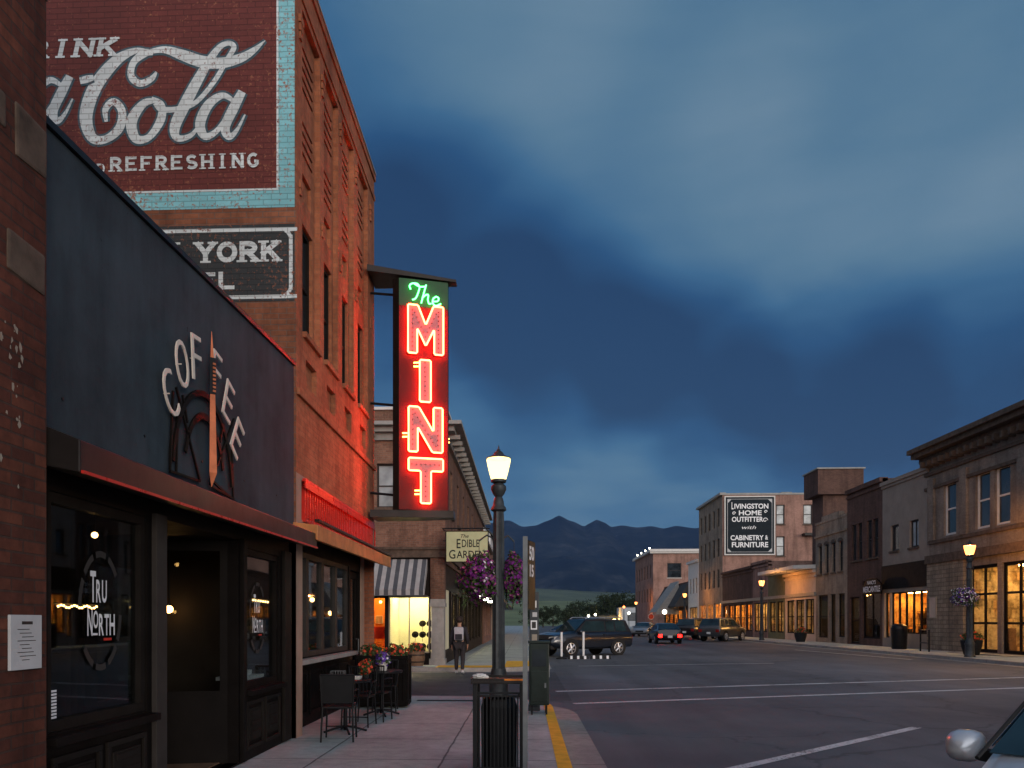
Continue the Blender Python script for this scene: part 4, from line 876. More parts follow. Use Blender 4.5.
for mt_, ex, d in (('ad_rim', 13, .0048), ('ad_white', 0, .0098)):
    m = MB(); script(m, ['C', 'swash', 'o', 'link', 'a'], 0, 0, d, ex); nm_ = 'script_lettering' if ex == 0 else 'script_outline'; m.build(nm_, mt_, ad); m = MB(); script(m, ['a'], -525, -62, d, ex); m.build(nm_, mt_, ad); m = MB()
    script(m, ['C', 'o'], -900, -110, d, ex); script(m, ['o'], -590, -85, d, ex)
    brush(m, FS, [(XA(222), ZA(226), (20+ex)*.00446), (262, 0, 0)][:1]+[(XA(245), ZA(221), (22+ex)*.00446), (XA(264), ZA(217), (16+ex)*.00446)], d+.006, 4)
    m.build('script_lettering' if ex == 0 else 'script_outline', mt_, ad)
m = MB(); signwrite(m, 'DRINK', FS, XA(-10), XA(330), ZA(154), ZA(98), .006, .062, .16, True, .22); m.build('block_lettering', 'ad_white', ad); m = MB(); signwrite(m, 'REFRESHING', FS, XA(313), XA(766), ZA(499), ZA(455), .006, .042, .30); m.build('block_lettering', 'ad_white', ad); m = MB()
signwrite(m, 'AND', FS, XA(205), XA(298), ZA(505), ZA(474), .006, .026, .25); m.build('block_lettering', 'ad_white', ad); m = MB(); signwrite(m, 'DELICIOUS', FS, XA(-260), XA(170), ZA(505), ZA(461), .006, .042, .30)
m.build('block_lettering', 'ad_white', ad)
hs = thing('painted_sign', 'black painted hotel sign with white block letters and round cornered border on the brick wall', 'painted sign', (-4.7, YS, 6.2))
MB().fb(FS, -3.30, -.02, 5.78, 6.80, .002, .004).build('background', 'ad_black', hs)
m = MB(); r0 = .14; a0, a1, b0, b1 = -3.22, -.07, 5.84, 6.73
P = [(a0+r0, b0, .05)]+[(a1-r0, b0, .05)]+[(x, y, .05) for x, y in arc(a1-r0, b0+r0, r0, -75, 0, 4)]+[(x, y, .05) for x, y in arc(a1-r0, b1-r0, r0, 0, 90, 4)]+[(x, y, .05) for x, y in arc(a0+r0, b1-r0, r0, 90, 180, 4)]+[(x, y, .05) for x, y in arc(a0+r0, b0+r0, r0, 180, 270, 4)]
brush(m, FS, P, .006, 3); m.build('border_line', 'ad_white', hs)
m = MB(); signwrite(m, 'YORK', FS, -1.34, -.22, 6.30, 6.58, .006, .068, .17); m.build('block_lettering', 'ad_white', hs); m = MB(); signwrite(m, 'NEW', FS, -2.52, -1.62, 6.30, 6.58, .006, .068, .17); m.build('block_lettering', 'ad_white', hs); m = MB(); signwrite(m, 'HOTEL', FS, -2.05, -.83, 5.94, 6.18, .006, .062, .2, False); m.build('block_lettering', 'ad_white', hs)

# shopfront storey of the brick building
m = MB(); m.facade(FL, YS, 15.92, 2.85, 3.52, [(YS+.25, 15.80, 2.92, 3.46)], .06); m.fb(FL, YS, YS+.30, 0, 2.85, -.35, -.0); m.fb(FL, 15.62, 15.92, 0, 2.85, -.35, -.2); m.build('shopfront_wall', 'tantrim', hb)
m = MB(); m.face([FL.p(x, z, -.06) for x, z in ((YS+.25, 2.92), (15.80, 2.92), (15.80, 3.46), (YS+.25, 3.46))]); m.build('sign_band', 'brick_dark', hb)
nb_ = thing('slatted_sign_band', 'red lit slatted band glowing above the timber canopy of the brick building', 'sign band', (-3.0, 13, 2.9))
m = MB()
for k in range(40): a = YS+.42+k*.132; m.fb(FL, a, a+.05, 2.95+.02*(k % 3), 3.40, -.055, .0)
m.fb(FL, YS+.3, 15.75, 3.45, 3.49, -.055, .045); m.fb(FL, YS+.3, 15.75, 3.36, 3.447, .03, .045); m.fb(FL, YS+.3, 15.75, 2.90, 2.945, -.055, .045); m.build('slats', 'red_trim', nb_)
MB().tube([FL.p(YS+.55, 3.425, -.005), FL.p(15.7, 3.425, -.005)], .008, 8).build('neon_tube', 'neon_dim', nb_)
m = MB(); m.hexa([FL.p(YS-.15, 2.60, .33), FL.p(15.95, 2.62, .33), FL.p(15.95, 2.72, -.0), FL.p(YS-.15, 2.70, -.0), FL.p(YS-.15, 2.80, .33), FL.p(15.95, 2.83, .33), FL.p(15.95, 2.86, 0), FL.p(YS-.15, 2.84, 0)]); cn = m.build('canopy', 'orange_wood', hb, bevel=.01)
MB().fb(FL, YS-.17, 15.97, 2.842, 2.875, .29, .35).build('canopy_rail', 'bronze_metal', cn)
FM = F((-3.24, 0, 0), (0, 1, 0), (1, 0, 0))
m = MB(); m.facade(FM, YS+.3, 15.75, 0, 2.85, [(10.95, 14.62, 1.02, 2.56), (14.75, 15.55, .03, 2.5)], .12); m.build('shopfront', 'blackpaint', hb)
for i in range(4): window(hb, FM, 10.95+i*.9175, 10.95+(i+1)*.9175, 1.02, 2.56, -.02, 'frame_dark', 'glass', w=.075)
m = MB(); m.ring(FM, 14.77, 15.53, .03, 2.48, .12, -.1, -.04); m.fb(FM, 14.88, 15.42, .16, .8, -.09, -.05); dr = m.build('door', 'blackpaint', hb); MB().fb(FM, 14.86, 15.44, .78, 2.38, -.075, -.07).build('pane', 'glass', dr); MB().tube([FM.p(15.4, .95, -.04), FM.p(15.4, .95, .01), FM.p(15.4, 1.2, .01), FM.p(15.4, 1.2, -.04)], .012).build('handle', 'steel', dr)
MB().fb(FM, 10.8, 14.7, .93, 1.0, .002, .16).build('window_ledge', 'stone_grey', hb, bevel=.01)
m = MB(); [MB().ring(FM, 10.95+i*.92, 11.75+i*.92, .15, .82, .06, .002, .03).build('moulded_panel', 'blackpaint', hb, bevel=.006) for i in range(4)]
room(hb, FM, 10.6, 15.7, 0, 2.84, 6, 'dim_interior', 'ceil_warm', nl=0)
for y, x, z, lab in ((14.9, -4.0, 1.95, 'round amber bulb nearest the window of the brick building with the neon sign'), (15.3, -3.75, 1.70, 'round amber bulb low behind the far window of the brick building with the neon sign'), (14.2, -6.5, 2.0, 'amber bulb over the bar deep inside the brick building')):
    pendant('pendant_lamp', lab, x, y, z, .045, 'bulb_warm', 2.83)
pl = MB(); pl.fb(FM, 10.62, 10.9, .85, 1.0, .003, .02); lt = pl.build('brass_plaque', 'frame_tan', hb)

# ---- the neon blade sign (two faces meeting in a blunt edge over the pavement)
ns = thing('neon_sign', 'tall red neon blade sign with green script word on top, hung from the brick front', 'neon sign', (-2.45, 15.2, 3.65))
A0 = V((-2.40, 15.17, 0)); u17 = V((math.cos(R(17)), math.sin(R(17)), 0)); n17 = V((math.sin(R(17)), -math.cos(R(17)), 0))
FA = F(A0, u17, n17)
A1 = A0+u17*.95; u2 = V((-math.cos(R(17)), math.sin(R(17)), 0)); n2v = V((math.sin(R(17)), math.cos(R(17)), 0))
FB = F(A1+V((0, .16, 0)), u2, n2v)
Z0, Z1 = 3.68, 8.10
q = [A0, A1, A1+V((0, .16, 0)), FB.p(.95, 0)]
MT['sign_red'] = mat('red_sign_enamel', (.085, .002, .002), .6, 0, var=.22, scale=2.5, bmp=.05); MT['sign_green'] = mat('green_sign_enamel', (.012, .07, .025), .4, 0, var=.2, scale=3); MT['letter_pink'] = mat('faded_pink_white_letter_enamel', (.17, .19, .22), .6, 0, var=.12, scale=9)
MB().prism([p+V((0, 0, Z0)) for p in q], (0, 0, Z1-Z0-.52)).build('cabinet', 'sign_red', ns)
MB().prism([p+V((0, 0, Z1-.517)) for p in q], (0, 0, .517)).build('script_panel', 'sign_green', ns)
pq = [V((-2.53, 15.24, Z0)), A0+V((-.003, .0, Z0)), FB.p(.955, Z0), V((-2.53, 15.8, Z0))]
MB().prism(pq, (0, 0, Z1-Z0)).build('spine', 'brownpaint', ns)
cap = [V((-3.0, 15.1, Z1+.02)), A1+V((.16, -.02, Z1+.002)), A1+V((.16, .2, Z1+.002)), V((-3.0, 15.95, Z1+.02))]
m = MB(); m.hexa([(*cap[0].xy, 8.22), (*cap[1].xy, Z1+.003), (*cap[2].xy, Z1+.003), (*cap[3].xy, 8.22), (*cap[0].xy, 8.34), (*cap[1].xy, Z1+.05), (*cap[2].xy, Z1+.05), (*cap[3].xy, 8.34)]); m.build('cap_plate', 'bronze_metal', ns)
m = MB(); m.prism([V((-2.95, 15.15, 3.54)), A1+V((.12, -.08, 3.54)), A1+V((.12, .3, 3.54)), V((-2.95, 15.9, 3.54))], (0, 0, .137)); m.build('base_plate', 'bronze_metal', ns)
m = MB()
for z in (5.75, 7.9, 4.0): m.tube([(-3.01, 15.5, z+.05), (-2.5, 15.5, z)], .025)
islands(m.build('bracket', 'black_metal', ns))
LET = {'M': ([(0, 0), (.26, 0), (.26, .52), (.5, .16), (.74, .52), (.74, 0), (1, 0), (1, 1), (.72, 1), (.5, .60), (.28, 1), (0, 1)], .16, .845, 6.66, 7.58),
       'I': ([(0, 0), (1, 0), (1, 1), (0, 1)], .385, .60, 5.74, 6.54),
       'N': ([(0, 0), (.27, 0), (.27, .55), (.70, 0), (1, 0), (1, 1), (.73, 1), (.73, .46), (.30, 1), (0, 1)], .17, .83, 4.78, 5.64),
       'T': ([(.35, 0), (.65, 0), (.65, .72), (1, .72), (1, 1), (0, 1), (0, .72), (.35, .72)], .17, .84, 3.80, 4.66)}
BULB = {'M': [[(.13, .06), (.13, .9)], [(.2, .86), (.5, .36)], [(.5, .36), (.8, .86)], [(.87, .9), (.87, .06)]], 'I': [[(.5, .05), (.5, .95)]], 'N': [[(.13, .06), (.13, .94)], [(.2, .86), (.8, .14)], [(.87, .06), (.87, .94)]], 'T': [[(.5, .05), (.5, .72)], [(.1, .87), (.9, .87)]]}
for ff, hand in ((FA, 1), (FB, -1)):
    for ch, (pts, a0, a1, b0, b1) in LET.items():
        if hand < 0: a0, a1 = .95-a1, .95-a0
        T = lambda p: (a0+p[0]*(a1-a0), b0+p[1]*(b1-b0))
        m = MB(); m.prism([ff.p(*T(p), .004) for p in pts], ff.n*.05); lo = m.build('letter', 'letter_pink', ns)
        m = MB(); P = []
        for i, p in enumerate(pts):
            pa, pb = V(T(pts[i-1])), V(T(pts[(i+1) % len(pts)])); pc = V(T(p)); e1 = (pa-pc).normalized(); e2 = (pb-pc).normalized()
            P += [ff.p(*(pc+e1*.02), .085), ff.p(*(pc+e2*.02), .085)]
        m.tube(P, .0155, 8, closed=True); m.build('neon_tube', 'neon_red', lo)
        m = MB()
        for (p, q_) in BULB[ch]:
            pa, pb = V(T(p)), V(T(q_)); n_ = max(2, int((pb-pa).length/.085))
            for k in range(n_+1): c = pa+(pb-pa)*k/n_; m.lathe(ff.p(c.x, c.y, .055), [(.012, 0), (.011, .012), (.004, .02)], 6, axis=ff.n)
        m.build('bulb_sockets', 'frame_dark', lo)
        if ch != 'M':
            m = MB(); zc = b0+(b1-b0)*(.84 if ch == 'I' else .32 if ch == 'N' else .2); e = a0 if ch != 'T' else a0+(a1-a0)*.35
            for k in (0, .07): m.tube([ff.p(e-.11, zc+k, .05), ff.p(e-.02, zc+k, .08)], .013, 6)
            m.build('tube_end', 'neon_yellow', lo)
    S3 = lambda pts: [ff.p(((390+x/6.4-402)/46), 1.55+(621-270-y/6.4)/52.1-.02, .06) for x, y in pts]
    m = MB()
    for s in ([(140, 130), (134, 108), (150, 92), (178, 92), (190, 112), (182, 150), (168, 185), (150, 196)], [(160, 92), (190, 108), (222, 104)], [(228, 92), (214, 150), (200, 212)], [(204, 182), (225, 158), (240, 156), (238, 185), (244, 210), (258, 208)], [(264, 194), (292, 190), (300, 172), (286, 162), (268, 178), (266, 205), (284, 220), (312, 204)]):
        m.tube(S3([tuple(p) for p in catmull(s, 5)]), .014, 8)
    m.build('script_tube', 'neon_green', ns)
# ================================================================== STREET FURNITURE, LEFT PAVEMENT
def blossoms(parent, c, rad, nl, nf, cols, size=.035, seed=1, leafm='leaf'):
    r = random.Random(seed)
    def pt(k=.72):
        while True:
            p = V((r.uniform(-1, 1), r.uniform(-1, 1), r.uniform(-1, 1)))
            if k*k < p.length_squared < 1: break
        bumpf = 1+.5*mnoise.noise(p*2.3+V((seed, 0, 0)))
        return V((c[0]+p.x*rad[0]*bumpf, c[1]+p.y*rad[1]*bumpf, c[2]+p.z*rad[2]*bumpf))
    m = MB(); [m.leaf(pt(.3), size*r.uniform(.7, 1.3), r) for _ in range(nl)]; tag(m.build('foliage', leafm, parent, normals=False), kind='stuff')
    for cm, share in cols:
        m = MB()
        for _ in range(int(nf*share)):
            p = pt(.86); n = (p-V(c)).normalized(); n = (n+V((r.gauss(0, .4), r.gauss(0, .4), r.gauss(0, .4)))).normalized(); t = n.orthogonal().normalized(); w = n.cross(t); s = size*r.uniform(.55, .95)
            m.face([p+(t*math.cos(k*1.2566)+w*math.sin(k*1.2566))*s for k in range(5)])
        tag(m.build('blossoms', cm, parent, normals=False), kind='stuff')

def street_lamp(label, loc, glassm, group=None):
    t = thing('street_lamp', label, 'street lamp', (0, 0, 0), 0, group)
    MB().lathe((0, 0, 0), [(.20, 0), (.20, .06), (.17, .10), (.165, .45), (.18, .48), (.18, .53), (.145, .62), (.125, .72)], 16).build('base', 'iron', t, smooth=40)
    m = MB(); n = 16; pr = [(.122, .715), (.116, 1.6), (.104, 3.3), (.096, 3.46)]
    rings = [[m.bm.verts.new(((rr*(1 if k % 2 else .86))*math.cos(2*math.pi*k/n), (rr*(1 if k % 2 else .86))*math.sin(2*math.pi*k/n), z)) for k in range(n)] for rr, z in pr]
    for a, b_ in zip(rings, rings[1:]):
        for k in range(n): m.bm.faces.new([a[k], a[(k+1) % n], b_[(k+1) % n], b_[k]])
    m.build('post', 'iron', t)
    MB().lathe((0, 0, 0), [(.098, 3.46), (.14, 3.49), (.125, 3.54), (.10, 3.57), (.09, 3.64), (.075, 3.70), (.06, 3.72), (.10, 3.77), (.135, 3.85), (.13, 3.91), (.08, 3.955), (.06, 3.97)], 16).build('capital', 'iron', t, smooth=40)
    MB().lathe((0, 0, 0), [(.11, 3.965), (.135, 3.98), (.135, 4.02), (.10, 4.03)], 16).build('lantern_seat', 'iron', t, smooth=40)
    MB().lathe((0, 0, 0), [(.10, 4.028), (.135, 4.04), (.165, 4.15), (.195, 4.28), (.21, 4.36), (.205, 4.40)], 20).build('lantern_glass', glassm, t, smooth=60)
    rf = MB().lathe((0, 0, 0), [(.212, 4.388), (.218, 4.40), (.15, 4.43), (.10, 4.455), (.09, 4.47), (.075, 4.50), (.045, 4.52), (.03, 4.535), (.034, 4.55), (.012, 4.565), (.01, 4.60), (.002, 4.63)], 16).build('lantern_roof', 'iron', t, smooth=40)
    pl_ = bpy.data.lights.new('lamp_bulb', 'POINT'); pl_.shadow_soft_size = .06; pl_.color = (1, .72, .36) if glassm == 'lamp_glass' else (1, .42, .10); pl_.energy = 26 if glassm == 'lamp_glass' else 420
    po = bpy.data.objects.new('bulb', pl_); COL.objects.link(po); po.location = (0, 0, 4.2); kid(po, t)
    t.location = loc; return t
lamp0 = street_lamp('cast iron street lamp with glowing cream lantern standing beside the litter bin', (-.46, 14.0, 0), 'lamp_glass', 'street lamps')
m = MB(); m.tube([(-.33, 13.9, 3.45), (-.33, 13.9, 2.55)], .012, 6); m.lathe((-.33, 13.9, 2.55), [(.018, 0), (.018, .03)], 8)
# hanging baskets on scrolled arms of the lamp post
def basket(label, x, y, z, rad, seed, cols, arm_from, zarm, n=1):
    t = thing('flower_basket', label, 'flower basket', (x, y, z), 0, 'hanging flower baskets')
    MB().lathe((x, y, z-.22), [(.05, 0), (.16, .05), (.22, .16), (.24, .22)], 14).build('bowl', 'rubber', t, smooth=40)
    m = MB(); m.tube([(arm_from[0], arm_from[1], zarm), ((arm_from[0]*.4+x*.6), (arm_from[1]*.4+y*.6), zarm+.10), (x, y, zarm)], .016, 6); m.tube([(x, y, zarm), (x, y, z)], .006, 5); m.build('hanger', 'iron', t)
    blossoms(t, (x, y, z-.05), rad, int(1700*n), int(950*n), cols, .036, seed); r = random.Random(seed+90); m = MB()
    for k in range(26):
        a = r.random()*6.283; rr_ = r.uniform(.7, 1.0); p = V((x+math.cos(a)*rad[0]*rr_, y+math.sin(a)*rad[1]*rr_, z-.12)); ln = r.uniform(.15, .5)
        for q_ in range(int(ln/.022)): p = p+V((r.gauss(0, .008)+math.cos(a)*.003, r.gauss(0, .008), -.022)); m.leaf(p, r.uniform(.018, .034), r)
    tag(m.build('trailing_stems', 'leaf', t, normals=False), kind='stuff'); return t
basket('big purple and pink petunia basket left of the lit lamp post', -.80, 13.95, 2.36, (.31, .32, .40), 11, (('petal_purple', .66), ('petal_pink', .18), ('petal_white', .05)), (-.46, 14), 2.95)
basket('smaller purple petunia basket right of the lit lamp post', -.19, 14.1, 2.36, (.22, .28, .40), 12, (('petal_purple', .75), ('petal_pink', .15)), (-.46, 14), 2.95)

# litter bin: four posts, raised roof tray, slatted bin
t = thing('litter_bin', 'black slatted litter bin with a raised lid tray by the parking sign post', 'litter bin', (-.25, 8.1, 0))
m = MB()
for x in (-.49, -.03):
    for y in (7.87, 8.33): m.box(x-.022, x+.022, y-.022, y+.022, 0, .93)
for z in (.06, .80): m.ring(F((0, 7.87, 0), (1, 0, 0), (0, -1, 0)), -.468, -.052, z, z+.05, .02, -.014, .014)
m.build('frame', 'black_metal', t, bevel=.004)
MB().box(-.53, .01, 7.83, 8.37, .932, .962).build('lid_tray', 'bronze_metal', t, bevel=.006); m = MB(); m.box(-.50, -.02, 7.86, 8.34, .80, .83) if False else None
m = MB(); m.box(-.515, -.005, 7.832, 7.85, .963, .985); m.box(-.515, -.005, 8.35, 8.368, .963, .985); m.box(-.53, -.516, 7.832, 8.368, .963, .985); m.box(-.004, .01, 7.832, 8.368, .963, .985); m.build('tray_rim', 'bronze_metal', t); MB().box(-.20, -.015, 7.826, 7.8315, .966, .984).build('orange_reflection_strip', 'signal_amber', t)  # orange strip painted in for a reflection along the lid edge
m = MB(); m.lathe((-.26, 8.1, .03), [(.17, 0), (.19, .02), (.195, .66), (.17, .74), (.12, .76)], 8, rot=math.pi/8); m.build('bin', 'black_metal', t)
m = MB()
for k in range(11): x = -.45+k*.038; m.box(x-.007, x+.007, 7.862, 7.875, .08, .82)
for k in range(11): y = 7.91+k*.038; m.box(-.50, -.487, y-.007, y+.007, .08, .82); m.box(-.033, -.02, y-.007, y+.007, .08, .82)
m.build('slats', 'black_metal', t)
t = tag(MB().build('crumpled_paper', 'paper'), 'crumpled white paper bag left on top of the litter bin', 'paper'); 
bm = bmesh.new(); bmesh.ops.create_icosphere(bm, subdivisions=3, radius=1)
for v in bm.verts: k = 1+.35*mnoise.noise(v.co*2.6); v.co = V((-.44+v.co.x*.075*k, 7.95+v.co.y*.06*k, .995+v.co.z*.032*k))
bm.to_mesh(t.data); bm.free(); t.data.polygons.foreach_set('use_smooth', [False]*len(t.data.polygons))

# parking sign post (U channel with a narrow panel seen almost edge on)
t = thing('parking_sign', 'slim steel parking sign post with a narrow dark panel, in front of the litter bin', 'sign', (.015, 7.7, 0))
m = MB(); m.box(-.02, .026, 7.66, 7.668, 0, 2.36); m.box(-.02, -.014, 7.668, 7.70, 0, 2.36); m.box(.020, .026, 7.668, 7.70, 0, 2.36)
for k in range(26): zz = .3+k*.08; m.lathe((.003, 7.659, zz), [(.006, 0), (.006, .001)], 6, axis=(0, -1, 0))
m.build('post', 'steel', t)
FP = F((.03, 7.69, 0), V((.24, .97, 0)), V((.97, -.24, 0)))
sp = MB().fb(FP, 0, .30, 1.66, 2.33, -.006, .0).build('sign_panel', 'darkgreen', t)
m = MB(); put_text(m, '50', FP, .05, .25, 2.14, 2.28, .001, .03); put_text(m, '15', FP, .07, .23, 1.98, 2.10, .001, .03); m.build('lettering', 'white_vinyl', sp)
MB().fb(FP, .03, .27, 1.70, 1.92, .001, .002).build('green_plate', 'darkgreen', sp)

# signal post covered with stickers at the corner, utility cabinet in front of it
t = thing('signal_post', 'square grey signal post at the corner covered with stickers and small notices', 'post', (.15, 13.9, 0))
m = MB(); m.box(.08, .24, 13.83, 13.99, 0, 2.05); m.box(.06, .26, 13.81, 14.01, 0, .1); m.build('post', 'iron', t, bevel=.01)
FQ = F((.08, 13.828, 0), (1, 0, 0), (0, -1, 0)); r = random.Random(5)
for k, (a, b_, w_, h_, mt_) in enumerate(((.02, 1.78, .10, .12, 'paper'), (.05, 1.62, .08, .08, 'grey_vinyl'), (.02, 1.40, .11, .16, 'white_vinyl'), (.04, 1.20, .09, .12, 'frame_tan'), (.02, 1.02, .08, .11, 'paper'), (.07, .88, .07, .10, 'white_vinyl'), (.03, 1.88, .06, .07, 'petal_red'))):
    st_ = MB().fb(FQ, a, a+w_, b_, b_+h_, .001, .003).build('sticker', mt_, t)
    if k in (2, 4): MB().fb(FQ, a+.02, a+w_-.02, b_+.025, b_+h_-.025, .0035, .0045).build('sticker_picture', 'frame_dark', st_)
bt = MB().lathe((.16, 13.81, 1.12), [(.04, 0), (.04, .04), (.02, .05)], 12, axis=(0, -1, 0)).build('push_button', 'yellow_paint', t)
t = thing('utility_cabinet', 'dark green box cabinet on short legs by the yellow kerb corner', 'cabinet', (.25, 13.3, 0))
MB().box(.07, .40, 13.2, 13.6, .16, 1.18).build('body', 'darkgreen', t, bevel=.02); m = MB(); m.box(.10, .37, 13.185, 13.197, .22, .72); dd = m.build('door', 'darkgreen', t, bevel=.006); MB().box(.32, .35, 13.17, 13.184, .45, .53).build('handle', 'steel', dd)
MB().box(.12, .35, 13.188, 13.197, .80, 1.08).build('display_window', 'pane_dark', t); MB().box(.052, .418, 13.185, 13.615, 1.182, 1.22).build('lid', 'darkgreen', t, bevel=.008)
for x in (.10, .34):
    for y in (13.23, 13.54): MB().box(x, x+.03, y, y+.03, 0, .158).build('leg', 'black_metal', t)
MB().box(.401, .405, 13.25, 13.5, .62, .85).build('notice', 'paper', t)

# ------------------------------------------------------------------ pavement seating
def chair(label, x, y, rz_, group='black metal cafe chairs on the pavement', solid=True):
    t = thing('cafe_chair', label, 'chair', (0, 0, 0), 0, group)
    # faces +y; back at y=-.2
    m = MB(); m.box(-.20, .20, -.19, .21, .425, .45); m.build('seat', 'black_metal', t, bevel=.008)
    for sx in (-1, 1):
        MB().tube([(sx*.19, -.20, .455), (sx*.19, -.20, .43), (sx*.205, -.235, 0)], .012, 8).build('leg', 'black_metal', t, smooth=50)
        MB().tube([(sx*.185, .19, .43), (sx*.2, .21, 0)], .012, 8).build('leg', 'black_metal', t, smooth=50)
        MB().tube([(sx*.195, -.22, .45), (sx*.215, -.24, .86)], .012, 8).build('back_post', 'black_metal', t, smooth=50)
        MB().tube([(sx*.2, -.23, .66), (sx*.235, -.1, .665), (sx*.235, .12, .65), (sx*.2, .17, .44)], .011, 8).build('armrest', 'black_metal', t, smooth=50)
    m = MB()
    if solid: m.hexa([(-.20, -.228, .50), (.20, -.228, .50), (.20, -.216, .50), (-.20, -.216, .50), (-.215, -.246, .85), (.215, -.246, .85), (.215, -.234, .85), (-.215, -.234, .85)])
    else:
        for k in range(7): xx = -.17+k*.0567; m.tube([(xx, -.222, .45), (xx*1.07, -.238, .85)], .007, 6)
    m.tube([(-.215, -.24, .86), (.215, -.24, .86)], .013, 8); m.build('backrest', 'black_metal', t)
    MB().tube([(-.2, .2, .15), (.2, .2, .15)], .008, 6).build('stretcher', 'black_metal', t)
    t.location = (x, y, 0); t.rotation_euler = (0, 0, rz_); return t
def table(label, x, y):
    t = thing('cafe_table', label, 'table', (0, 0, 0), 0, 'round cafe tables on the pavement')
    MB().lathe((0, 0, 0), [(.34, .70), (.35, .71), (.35, .735), (.335, .742)], 28).build('tabletop', 'black_metal', t, smooth=40)
    MB().tube([(0, 0, .03), (0, 0, .70)], .028, 10).build('column', 'black_metal', t, smooth=40)
    for k in range(4): a = k*math.pi/2+.4; MB().tube([(0, 0, .09), (.16*math.cos(a), .16*math.sin(a), .055), (.30*math.cos(a), .30*math.sin(a), .012)], .016, 8).build('foot', 'black_metal', t, smooth=40)
    t.location = (x, y, 0); return t
c1_ = chair('nearest black metal cafe chair with solid back turned to the camera', -2.42, 10.35, R(6))
chair('black slatted cafe chair on the far side of the nearest cafe table', -2.46, 11.75, R(176), solid=False)
chair('black slatted cafe chair between the two cafe tables, facing the planter', -2.33, 12.4, R(-8), solid=False)
chair('black slatted cafe chair with its back against the dark planter box', -2.42, 13.75, R(186), solid=False)
table('nearest round black cafe table holding a wire basket and napkins', -2.50, 11.05); table('second round black cafe table with flower pots, near the planter box', -2.36, 13.08)
t = thing('wire_basket', 'small wire condiment basket on the nearest cafe table', 'basket', (-2.58, 10.95, .745)); m = MB()
for z in (.75, .80, .86): m.tube([(-2.67, 10.88, z), (-2.49, 10.88, z), (-2.49, 11.02, z), (-2.67, 11.02, z)], .0035, 5, closed=True)
for x, y in [(-2.67+.036*k, yy) for k in range(6) for yy in (10.88, 11.02)]+[(-2.67, 10.95), (-2.49, 10.95)]: m.tube([(x, y, .748), (x, y, .86)], .003, 5)
m.build('wires', 'steel', t); MB().box(-2.66, -2.50, 10.89, 11.01, .745, .749).build('tray', 'steel', t)
t = thing('napkin_stack', 'white folded napkins lying on the nearest cafe table', 'napkins', (-2.36, 11.0, .745)); m = MB()
for k in range(5): m.box(-2.43+.006*k, -2.28+.004*k, 10.93-.003*k, 11.07, .744+k*.009, .750+k*.009)
m.build('folds', 'paper', t)
def pot(label, x, y, z, potm, r_, cols, seed, hgt=.12):
    t = thing('flower_pot', label, 'flower pot', (x, y, z)); MB().lathe((x, y, z), [(r_*.7, 0), (r_, hgt), (r_*1.08, hgt+.005), (r_*1.08, hgt+.02)], 14).build('pot', potm, t, smooth=40)
    blossoms(t, (x, y, z+hgt+.07), (r_*1.5, r_*1.5, .12), 260, 190, cols, .028, seed); return t
pot('white pot of violet flowers on the second cafe table', -2.30, 12.9, .745, 'trim_white', .08, (('petal_violet', .75), ('petal_white', .12)), 21)
pot('small pot of pinkish red flowers on the nearest cafe table', -2.24, 11.2, .745, 'rubber', .055, (('petal_red', .6),), 22, .08)
# planter boxes
def planter(label, x0, x1, y0, y1, h, cols, seed):
    t = thing('planter_box', label, 'planter', ((x0+x1)/2, (y0+y1)/2, 0))
    m = MB(); m.box(x0, x1, y0, y1, .03, h-.06); m.build('box', 'blackpaint', t, bevel=.008)
    m = MB(); f_ = F((0, y0, 0), (1, 0, 0), (0, -1, 0)); m.ring(f_, x0, x1, .06, h-.07, .07, .002, .02); m.build('front_frame', 'blackpaint', t, bevel=.004)
    m = MB(); fe = F((x1, 0, 0), (0, 1, 0), (1, 0, 0)); m.ring(fe, y0, y1, .06, h-.07, .07, .002, .02); m.build('end_frame', 'blackpaint', t, bevel=.004)
    m = MB(); m.box(x0-.025, x1+.025, y0-.025, y0+.05, h-.058, h); m.box(x0-.025, x1+.025, y1-.05, y1+.025, h-.058, h); m.box(x0-.025, x0+.05, y0+.052, y1-.052, h-.058, h); m.box(x1-.05, x1+.025, y0+.052, y1-.052, h-.058, h); m.build('rim', 'blackpaint', t)
    cx, cy = (x0+x1)/2, (y0+y1)/2; r = random.Random(seed)
    n_ = max(1, int((x1-x0)/.3))
    for k in range(n_): xx = x0+(x1-x0)*(k+.5)/n_; blossoms(t, (xx, cy, h+.04), (.2, (y1-y0)*.5, .17+.05*r.random()), 330, 70, cols, .036, seed+k)
    return t
planter('tall dark planter box with orange red geraniums closing the cafe seating', -2.98, -2.10, 14.15, 14.6, .93, (('petal_red', .9),), 31)
# bin-like second planter by the wall
t = thing('barrel_planter', 'half barrel planter of red flowers at the foot of the lit corner shop window', 'planter', (-3.75, 27.6, 0))
MB().lathe((-3.75, 27.55, 0), [(.24, 0), (.29, .22), (.30, .3), (.28, .5), (.25, .5), (.24, .44)], 18).build('barrel', 'wood', t, smooth=30)
m = MB(); m.lathe((-3.75, 27.55, .12), [(.275, 0), (.282, .04)], 18); m.lathe((-3.75, 27.55, .36), [(.305, 0), (.302, .04)], 18); m.build('hoop', 'black_metal', t)
blossoms(t, (-3.75, 27.55, .60), (.30, .28, .2), 350, 120, (('petal_red', .8), ('petal_pink', .2)), .045, 41)

